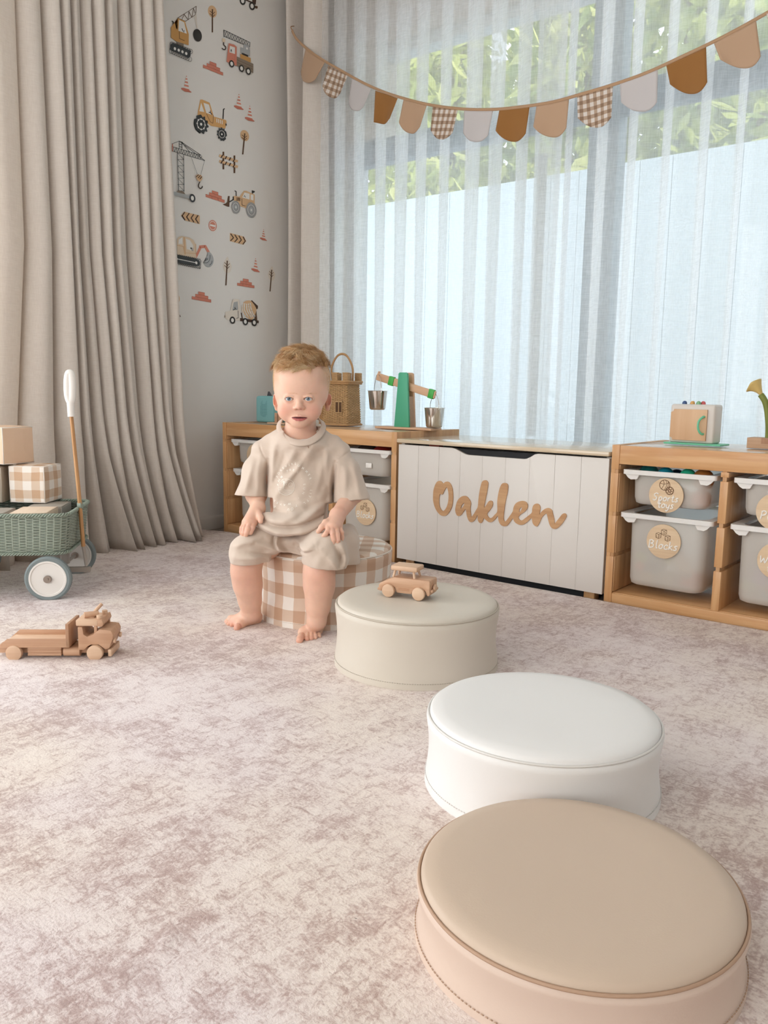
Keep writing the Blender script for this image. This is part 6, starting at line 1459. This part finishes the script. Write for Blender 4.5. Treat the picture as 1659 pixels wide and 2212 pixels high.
pb.inputs['Roughness'].default_value = .5; pb.inputs['Subsurface Weight'].default_value = .25; pb.inputs['Subsurface Radius'].default_value = (.008, .003, .0015); pb.inputs['Subsurface Scale'].default_value = 1.0; pb.inputs['Specular IOR Level'].default_value = .35
bump(nt, pb, n1.outputs[0], .05, .0006)
body = to_obj('body', V, Q, skm, kid, skin)
# eyes
sclera = mat('eye_white', 'ece6e2', .15, coat=.5); iris = mat('iris_blue_grey', '74899a', .2, var=.35, vscale=900); pupil = mat('pupil', '0d0f12', .1, coat=.6); lashm = mat('lash', '7a5238', .7)
tgt = Vector((-.0, -2.4, 0))
for c in EYE:
    b = MB(); r_ = .0119; gaze = Matrix.Rotation(math.radians(-1), 4, 'Z')
    M_ = Matrix.Translation(c) @ gaze @ Matrix.Rotation(PI/2, 4, 'X')
    prof_ = [(r_*math.sin(a), r_*math.cos(a)) for a in [math.radians(q) for q in (0, 9, 14, 15.5, 22, 28, 31, 36, 45, 60, 80, 110, 140, 170, 180)]]
    prof_[0] = (0, r_); prof_[-1] = (0, -r_)
    b.lathe(prof_, 32, M_)
    b.bm.faces.ensure_lookup_table()
    for f in b.bm.faces:
        v = f.calc_center_median()-c; a = math.degrees(v.angle(M_.to_3x3() @ Vector((0, 0, 1)))); f.material_index = 2 if a < 14 else (1 if a < 30 else 0)
    e_ = b.build('eyeball', [sclera, iris, pupil], kid, sharp=None)
    q = MB().tube(smooth_path([c+Vector((dx, -.0128+abs(dx)*.28, .0046-dx*dx*42)) for dx in (-.0105, -.007, -.003, .0, .003, .007, .0105)], 3), .00055, 5).build('eyelash', lashm, kid)
MB().tube(smooth_path([B(637, yc+.2, -.0985), B(646, yc+.0, -.102), B(655, yc+.2, -.0985)], 4), .0014, 8).build('teeth', mat('teeth', 'e4dcd2', .3), kid)
# brows: faint short hairs
hairm = [mat('hair_'+k, c, .45, spec=.6) for k, c in (('gold', 'c3925f'), ('blond', 'dcb381'), ('light', 'efd6ac'), ('brown', 'a57444'))]
bvh_b = BVHTree.FromPolygons([tuple(v) for v in V], [tuple(int(i) for i in q) for q in Q])
rnd = random.Random(3)
def hairtube(b, pts, r0, mi):
    n = len(pts); b.tube(pts, [r0*(1-.85*i/(n-1)) for i in range(n)], 3, mi, cap=False)
b = MB()
for s, px in ((-1, 624.5), (1, 667)):
    for _ in range(46):
        u_ = rnd.uniform(-1, 1); p = B(px+u_*10.5, 849.8+abs(u_)**2*1.4+0*(s*u_)+rnd.uniform(-.9, .9), -.2); hitp = bvh_b.ray_cast(p, Vector((0, 1, 0)))[0]
        if hitp: d = Vector((s*.004, -.0006, .0006+rnd.uniform(-.001, .001))); hairtube(b, [hitp, hitp+d*.4+Vector((0, -.0002, 0)), hitp+d*.8+Vector((0, .0002, 0))], .00014, 1)
b.build('eyebrows', hairm, kid, sharp=None)
# hair on top, combed forward and to the picture left, tousled
b = MB(); HC = Vector(hc); rad = Vector((.0815, .094, .078))
clumps = []
for _ in range(360):
    a = rnd.uniform(0, 2*PI); el = math.asin(rnd.uniform(.12, 1.0)); clumps.append((Vector((math.cos(a)*math.cos(el), math.sin(a)*math.cos(el), math.sin(el))), Vector((rnd.gauss(-.25, .65), rnd.gauss(-.55, .5), rnd.gauss(.28, .35))), rnd.uniform(.032, .050), rnd.gauss(0, 1.3), rnd.choice((0, 0, 1, 1, 1, 3, 2, 2))))
for i in range(12500):
    a = rnd.uniform(0, 2*PI); el = math.asin(rnd.uniform(.12, 1.0)); d = Vector((math.cos(a)*math.cos(el), math.sin(a)*math.cos(el), math.sin(el)))
    lim = .50+.10*math.cos(a+PI/2)*0
    front = max(0, -d.y)
    if d.z < .17+.26*abs(d.x)+.04*math.sin(a*7)-.04*max(0, d.y): continue
    cl = min(clumps, key=lambda q: (q[0]-d).length_squared) if i % 1 == 0 else clumps[0]
    p = HC+Vector((d.x*rad.x, d.y*rad.y, d.z*rad.z))*.985; nrm = Vector((d.x/rad.x, d.y/rad.y, d.z/rad.z)).normalized()
    sw = cl[1]; L_ = cl[2]*rnd.uniform(.75, 1.1)*(1.0 if d.z > .75 else .8)
    tdir = (sw-nrm*sw.dot(nrm)); tdir = tdir.normalized() if tdir.length > 1e-3 else nrm.orthogonal()
    side = nrm.cross(tdir); cu = cl[3]*.5+rnd.gauss(0, .25); pts = [p]; dirv = (nrm*1.1+tdir*.4+Vector((rnd.gauss(0, .15), rnd.gauss(0, .15), rnd.gauss(0, .15)))).normalized(); q = p.copy()
    for k in range(6):
        dirv = (dirv+tdir*.32+side*cu*.22-nrm*.16).normalized(); q = q+dirv*L_/6; e = q-HC; f_ = math.sqrt((e.x/rad.x)**2+(e.y/rad.y)**2+(e.z/rad.z)**2)
        if f_ < 1.015: q = HC+e*(1.02/f_)
        pts.append(q.copy())
    hairtube(b, pts, .00046, cl[4] if rnd.random() < .75 else rnd.choice((0, 1, 2)))
# short clipped sides and back
for i in range(9000):
    a = rnd.uniform(0, 2*PI); el = rnd.uniform(-.45, .75); d = Vector((math.cos(a)*math.cos(el), math.sin(a)*math.cos(el), math.sin(el)))
    if d.y < -.62 and d.z < .50: continue
    if d.y < -.45 and d.z < .12: continue
    o_ = HC+d*.2; hp = bvh_b.ray_cast(o_, -d)
    if hp[0] is None or hp[0].z < B(650, 872, 0).z: continue
    nn = hp[1] if hp[1].dot(d) > 0 else -hp[1]
    if (hp[0]-HC).length > .103: continue
    dd = (nn*.35+Vector((rnd.gauss(0, .15), rnd.gauss(-.12, .2), -.85))).normalized(); L_ = .0055 if d.z > .3 else .0035
    hairtube(b, [hp[0]-nn*.0004, hp[0]+dd*L_*.5+nn*.0006, hp[0]+dd*L_], .00030, rnd.choice((1, 2, 2)))
b.build('hair', hairm, kid, sharp=None)

# ---------------------------------------------------------------- clothes
cotm, nt, pb = newmat('cotton_beige'); pb.inputs['Base Color'].default_value = lin('d1bfaf'); pb.inputs['Roughness'].default_value = .88; pb.inputs['Sheen Weight'].default_value = .25
tc = N(nt, 'ShaderNodeTexCoord'); n1 = N(nt, 'ShaderNodeTexNoise'); n1.inputs['Scale'].default_value = 28; n1.inputs['Detail'].default_value = 4; L(nt, tc.outputs['Object'], n1.inputs['Vector']); bump(nt, pb, n1.outputs[0], .25, .004)
S_ = Field(AR(-.235, .24, .0024), AR(-.21, .14, .0024), AR(.22, .70, .0024))
S_.ell(B(646, 1005, .012), (.100, .080, .105), .02).ell(B(644, 1075, .0), (.102, .092, .095), .04).ell(B(634, 1124, -.034), (.122, .124, .050), .03)
S_.cap(B(588, 972, .012), B(708, 970, .012), .042, .042, .035); S_.ell(B(650, 957, .003), (.082, .083, .036), .03); S_.ell(B(650, 938, .012), (.064, .072, .028), .03)
ax1a, ax1b = B(574, 982, .01), B(541, 1068, -.020); ax2a, ax2b = B(724, 980, .01), B(757, 1084, -.025)
S_.chain([ax1a, (ax1a+ax1b)/2+Vector((-.002, 0, 0)), ax1b+(ax1b-ax1a)*.15], [.044, .041, .046], .022); S_.chain([ax2a, (ax2a+ax2b)/2+Vector((.006, 0, 0)), ax2b+(ax2b-ax2a)*.15], [.046, .047, .058], .022)
def foldset(S, items):
    """raise (+) or press (-) soft folds along front-view paths: (path of photo pixels, height, width)"""
    segs = []
    for pts, amp, wd in items:
        P = [B(p[0], p[1], -.09) for p in pts]; P = smooth_path(P, 3) if len(P) > 2 else P; n = len(P)-1
        for i in range(n): segs.append((P[i].x, P[i].z, P[i+1].x, P[i+1].z, i/n, 1/n))
        segs[-n:] = [s_+(amp, wd) for s_ in segs[-n:]]
    def fn(x, y, z):
        out = np.zeros((1, z.shape[1]), np.float32); best = {}
        for (ax_, az, bx_, bz_, t0, dt, amp, wd) in segs:
            if x < min(ax_, bx_)-3*wd or x > max(ax_, bx_)+3*wd: continue
            dx, dz = bx_-ax_, bz_-az; t = np.clip(((x-ax_)*dx+(z-az)*dz)/(dx*dx+dz*dz), 0, 1); d2 = (x-ax_-t*dx)**2+(z-az-t*dz)**2
            g = 1.45*amp*np.exp(-d2/(wd*wd))*np.sin(np.pi*np.clip(t0+t*dt, .06, .94))**.6; k = (amp, wd); best[k] = g if k not in best else (np.maximum(best[k], g) if amp > 0 else np.minimum(best[k], g))
        for g in best.values(): out = out-g
        return out*np.clip(.5-(y-.0)/.05, 0, 1)
    S.add(fn, .04)
rr_ = np.random.RandomState(4)
def crumple(x, y, z):
    w1_ = .0016*np.sin(62*(x*.8+z*.55)+6*np.sin(18*z+3)+2*np.sin(25*x)); w2_ = .0011*np.sin(95*(x*-.5+z*.8)+5*np.sin(22*x+1)); w3_ = .0009*np.sin(40*y+70*z+3*np.sin(50*x)); return w1_+w2_+w3_
foldset(S_, [([(674, 966), (655, 1000), (625, 1035), (592, 1072)], .0082, .0115), ([(700, 968), (704, 1005), (700, 1055)], .0062, .010), ([(590, 966), (586, 1000), (580, 1050)], .0061, .0095), ([(690, 985), (692, 1030), (676, 1075)], .0042, .010),
    ([(640, 970), (622, 1000), (600, 1020)], .0045, .0105), ([(556, 1126), (585, 1136), (622, 1144), (668, 1140), (708, 1124)], .0120, .0105), ([(566, 1106), (602, 1118), (634, 1112), (655, 1100)], .0072, .0100), ([(708, 1086), (680, 1104), (650, 1120), (625, 1124)], .0071, .0102), ([(600, 1085), (640, 1092), (690, 1078)], .0052, .0110),
    ([(540, 1000), (532, 1040), (525, 1070)], .0041, .0090), ([(556, 990), (553, 1040), (552, 1080)], .0043, .0085), ([(760, 1000), (770, 1040), (778, 1080)], .0044, .0090), ([(742, 1000), (745, 1040), (742, 1085)], .0046, .0095),
    ([(573, 998), (568, 1040), (571, 1100)], -.0125, .0058), ([(722, 1002), (717, 1050), (716, 1105)], -.0126, .0059), ([(553, 962), (560, 982), (573, 1000)], -.0022, .0024), ([(762, 972), (745, 984), (724, 1002)], -.0023, .0024), ([(612, 980), (604, 1010), (590, 1040)], -.0040, .0070), ([(664, 985), (645, 1020), (618, 1055)], -.0041, .0071), ([(572, 1122), (606, 1130), (640, 1130), (668, 1124)], -.0085, .0048), ([(660, 1126), (690, 1118), (712, 1108)], -.0065, .0050), ([(575, 1098), (600, 1106), (625, 1104)], -.0045, .0060)])
S_.add(crumple)
# sleeve openings, lower hem, neck
zh = B(640, 1157, -.15).z
S_.plane_cut((B(640, 1157, -.15).x, -.15, zh), (.12, .10, -1), (-.16, -.3, .1), (.17, .3, zh+.09), .002)
def opening(S, a, b_, rin, depth, k=.003, lo=None, hi=None):
    d = (b_-a).normalized(); m = .075
    S.plane_cut(b_, d, np.array(b_)-m+np.array(d)*.02, np.array(b_)+m+np.array(d)*.02, .002)
    S.cap(b_-d*depth, b_+d*.04, rin*.93, rin*1.1, k, '-')
dL = Vector((-.05, -.1, -1)); opening(S_, ax1b-dL.normalized()*.1, ax1b+Vector((0, 0, -.004)), .036, .016); dR = Vector((.12, -.15, -1)); opening(S_, ax2b-dR.normalized()*.1, ax2b+Vector((0, 0, .002)), .043, .016)
S_.cap(B(649, 940, -.004), B(650, 880, -.01), .050, .060, .006, '-'); S_.ell(B(649, 941, -.022), (.051, .050, .024), .008, '-')
V2, Q2 = S_.mesh(); V2 = relax(V2, Q2, 3); shirt = to_obj('t_shirt', V2, Q2, cotm, kid)
bvh_s = BVHTree.FromPolygons([tuple(v) for v in V2], [tuple(int(i) for i in q) for q in Q2])
# ribbed neckband
ni = [(608, 913, .010), (609, 926, -.020), (617, 938, -.048), (632, 947, -.066), (650, 950.5, -.072), (668, 947, -.066), (684, 936, -.048), (692, 923, -.020), (692, 912, .010), (682, 902, .045), (650, 898, .060), (618, 902, .045)]
no_ = [(599, 917, .012), (599, 933, -.024), (610, 949, -.056), (628, 960, -.078), (650, 964, -.086), (673, 960, -.078), (692, 947, -.056), (702, 931, -.024), (702, 917, .012), (690, 907, .055), (650, 903, .075), (610, 907, .055)]
pi_, po_ = smooth_path([B(*p) for p in ni], 6, True), smooth_path([B(*p) for p in no_], 6, True)
b = MB(); b.grid(lambda u_, v_: pi_[round(u_*len(pi_)) % len(pi_)].lerp(po_[round(u_*len(pi_)) % len(pi_)], v_)+Vector((0, -.0022*math.sin(PI*v_), .0010*math.sin(PI*v_))), len(pi_), 6, closed=True)
b.build('neckband', cotm, shirt, sharp=None, solid=.0032)
# shorts
R_ = Field(AR(-.235, .24, .0024), AR(-.29, .14, .0024), AR(.17, .36, .0024))
R_.ell(B(645, 1158, .0), (.118, .115, .042), .02)
R_.chain([B(612, 1166, -.01), B(572, 1170, -.085), B(532, 1190, -.138)], [.054, .051, .043], .02)
R_.chain([B(676, 1166, -.01), B(690, 1172, -.10), B(699, 1193, -.180)], [.056, .055, .048], .02)
R_.chain([B(532, 1190, -.136), B(531, 1222, -.134)], [.046, .045], .015); R_.cap(B(570, 1178, -.09), B(570, 1212, -.085), .045, .040, .02)
R_.chain([B(699, 1194, -.176), B(699, 1230, -.172)], [.056, .060], .02); R_.chain([B(740, 1176, -.09), B(748, 1216, -.095)], [.048, .040], .02); R_.ell(B(748, 1165, -.03), (.040, .080, .045), .02)
foldset(R_, [([(556, 1160), (590, 1176), (625, 1190), (660, 1196)], .0085, .0085), ([(604, 1152), (602, 1170), (616, 1188)], .0075, .0065), ([(636, 1160), (664, 1166), (690, 1156)], .0072, .0078), ([(648, 1182), (672, 1172), (700, 1166)], .0063, .0079), ([(512, 1170), (540, 1160), (580, 1152)], .0061, .0090), ([(740, 1150), (752, 1180), (750, 1212)], .0082, .0095), ([(520, 1190), (560, 1192), (600, 1186)], .0052, .0080), ([(712, 1180), (730, 1196), (740, 1215)], .0054, .0085),
    ([(596, 1152), (594, 1168), (606, 1186)], -.0065, .0045), ([(545, 1180), (585, 1192), (625, 1198)], -.0066, .0046), ([(640, 1172), (668, 1176), (690, 1168)], -.0056, .0047), ([(728, 1160), (738, 1185), (738, 1210)], -.0057, .0055), ([(610, 1196), (622, 1205), (640, 1204)], -.0100, .0080)])
R_.add(crumple)
# hems
zl = B(531, 1215, -.134).z; zr = B(699, 1221, -.172).z
R_.plane_cut((0, 0, zl), (.0, 0, -1), (-.3, -.4, .1), (-.075, .3, zl+.02), .002); R_.plane_cut((B(699, 1214, -.172).x, 0, zr), (-.10, .0, -1), (-.075, -.4, .1), (.3, -.05, zr+.04), .002); R_.plane_cut((0, 0, .224), (0, 0, -1), (-.3, -.05, .1), (.3, .3, .26), .002)
R_.cap(B(531, 1196, -.134), B(531, 1240, -.13), .039, .042, .004, '-'); R_.cap(B(697, 1200, -.176), B(699, 1240, -.172), .047, .055, .004, '-')
V3, Q3 = R_.mesh(); V3 = relax(V3, Q3, 3); shorts = to_obj('shorts', V3, Q3, cotm, kid)
# printed emblem on the tee: each mark is laid on the cloth
prm = mat('print_white', 'f6efe4', .6); b = MB()
fc = bpy.data.curves.new('f', 'FONT')
def ontee(x, y):
    """crop pixel -> point on the front of the tee"""
    p = B(560+x/10.37, 980+y/10.37, -.10); o_ = Vector((p.x, p.y-.1, p.z)); r_ = bvh_s.ray_cast(o_, Vector((0, 1, 0)))
    q = r_[0] if r_[0] is not None else p; return q+Vector((0, -.0009, 0))
glyph = {}
def gmesh(ch):
    if ch not in glyph:
        fc.body = ch; fc.align_x = 'CENTER'; fc.align_y = 'CENTER'; fc.size = 1; fc.offset = .02; o_ = bpy.data.objects.new('f', fc); C.objects.link(o_); bpy.context.view_layer.update()
        me = bpy.data.meshes.new_from_object(o_.evaluated_get(bpy.context.evaluated_depsgraph_get())); tb = bmesh.new(); tb.from_mesh(me); bmesh.ops.triangulate(tb, faces=tb.faces)
        bmesh.ops.subdivide_edges(tb, edges=[e for e in tb.edges if e.calc_length() > .25], cuts=1)
        glyph[ch] = ([v.co.copy() for v in tb.verts], [[v.index for v in f.verts] for f in tb.faces]); tb.free(); bpy.data.objects.remove(o_); bpy.data.meshes.remove(me)
    return glyph[ch]
def put(ch, x, y, rot, size=70):
    vs, fs = gmesh(ch); c_, s_ = math.cos(rot), math.sin(rot); nv = [b.bm.verts.new(ontee(x+(v.x*c_+v.y*s_)*size, y-(-v.x*s_+v.y*c_)*size)) for v in vs]
    for f in fs:
        try: b.bm.faces.new([nv[i] for i in f])
        except ValueError: pass
Cx, Cy = 745, 745
for ch, x, y in (('F', 362, 548), ('O', 400, 470), ('R', 455, 402), ('E', 507, 350), ('V', 572, 308), ('E', 645, 275), ('R', 712, 255), ('S', 785, 248), ('U', 868, 283), ('M', 955, 348), ('M', 1035, 428), ('E', 1090, 500), ('R', 1122, 580), ('.', 1155, 700), ('L', 1145, 845), ('I', 1132, 908), ('T', 1115, 975), ('T', 1075, 1060), ('L', 1012, 1108), ('Y', 838, 1155), ('O', 752, 1215), ('U', 668, 1232), ('E', 332, 1205), ('S', 258, 1160)):
    put(ch, x, y, math.atan2(x-Cx, Cy-y)*1.0)
Cx, Cy = 640, 745
for ch, x, y in (('P', 392, 720), ('A', 402, 640), ('L', 420, 600), ('M', 472, 548), ('T', 600, 420), ('R', 665, 385), ('E', 745, 388), ('S', 838, 435), ('.', 940, 560), ('S', 993, 703), ('U', 990, 795), ('N', 975, 895), ('.', 890, 1010), ('W', 675, 1122), ('A', 566, 1145), ('V', 480, 1138), ('E', 398, 1110), ('S', 330, 1070)):
    put(ch, x, y, math.atan2(x-Cx, Cy-y), 66)
def tl2(pts, w_=9, sm=4, cl=False):
    P = [ontee(p.x, p.y)+Vector((0, .0003, 0)) for p in (smooth_path([(x, y, 0) for x, y in pts], sm, cl) if sm else [Vector((x, y, 0)) for x, y in pts])]
    b.tube(P, w_*.5/10.37/745, 5, closed=cl)
tl2([(592+185*math.cos(a*PI/16), 762+182*math.sin(a*PI/16)) for a in range(32)], 11, 1, True); tl2([(688+48*math.cos(a*PI/8), 718+46*math.sin(a*PI/8)) for a in range(16)], 9, 2, True)
for pts in ([(535, 640), (540, 700), (520, 790)], [(545, 650), (552, 710), (535, 795)], [(540, 640), (500, 620), (470, 650)], [(540, 640), (500, 650), (480, 700)], [(540, 640), (520, 600), (480, 605)], [(540, 640), (580, 605), (625, 625)], [(540, 640), (590, 640), (625, 665)], [(540, 640), (585, 665), (600, 710)], [(540, 640), (560, 680), (562, 730)]): tl2(pts, 12)
for k in range(5): tl2([(412+k*6, 785+k*30), (480, 775+k*32), (560, 820+k*26), (650, 822+k*24), (755-k*14, 835+k*20)], 8)
b.build('printed_emblem', prm, shirt, 'white printed palm and waves emblem ringed by words', sharp=None)
bpy.data.curves.remove(fc)
MB().tube([ontee(1075, -165), ontee(1082, -130), ontee(1088, -110)], .0009, 6).build('stain', mat('stain_brown', 'a58468', .9), shirt)
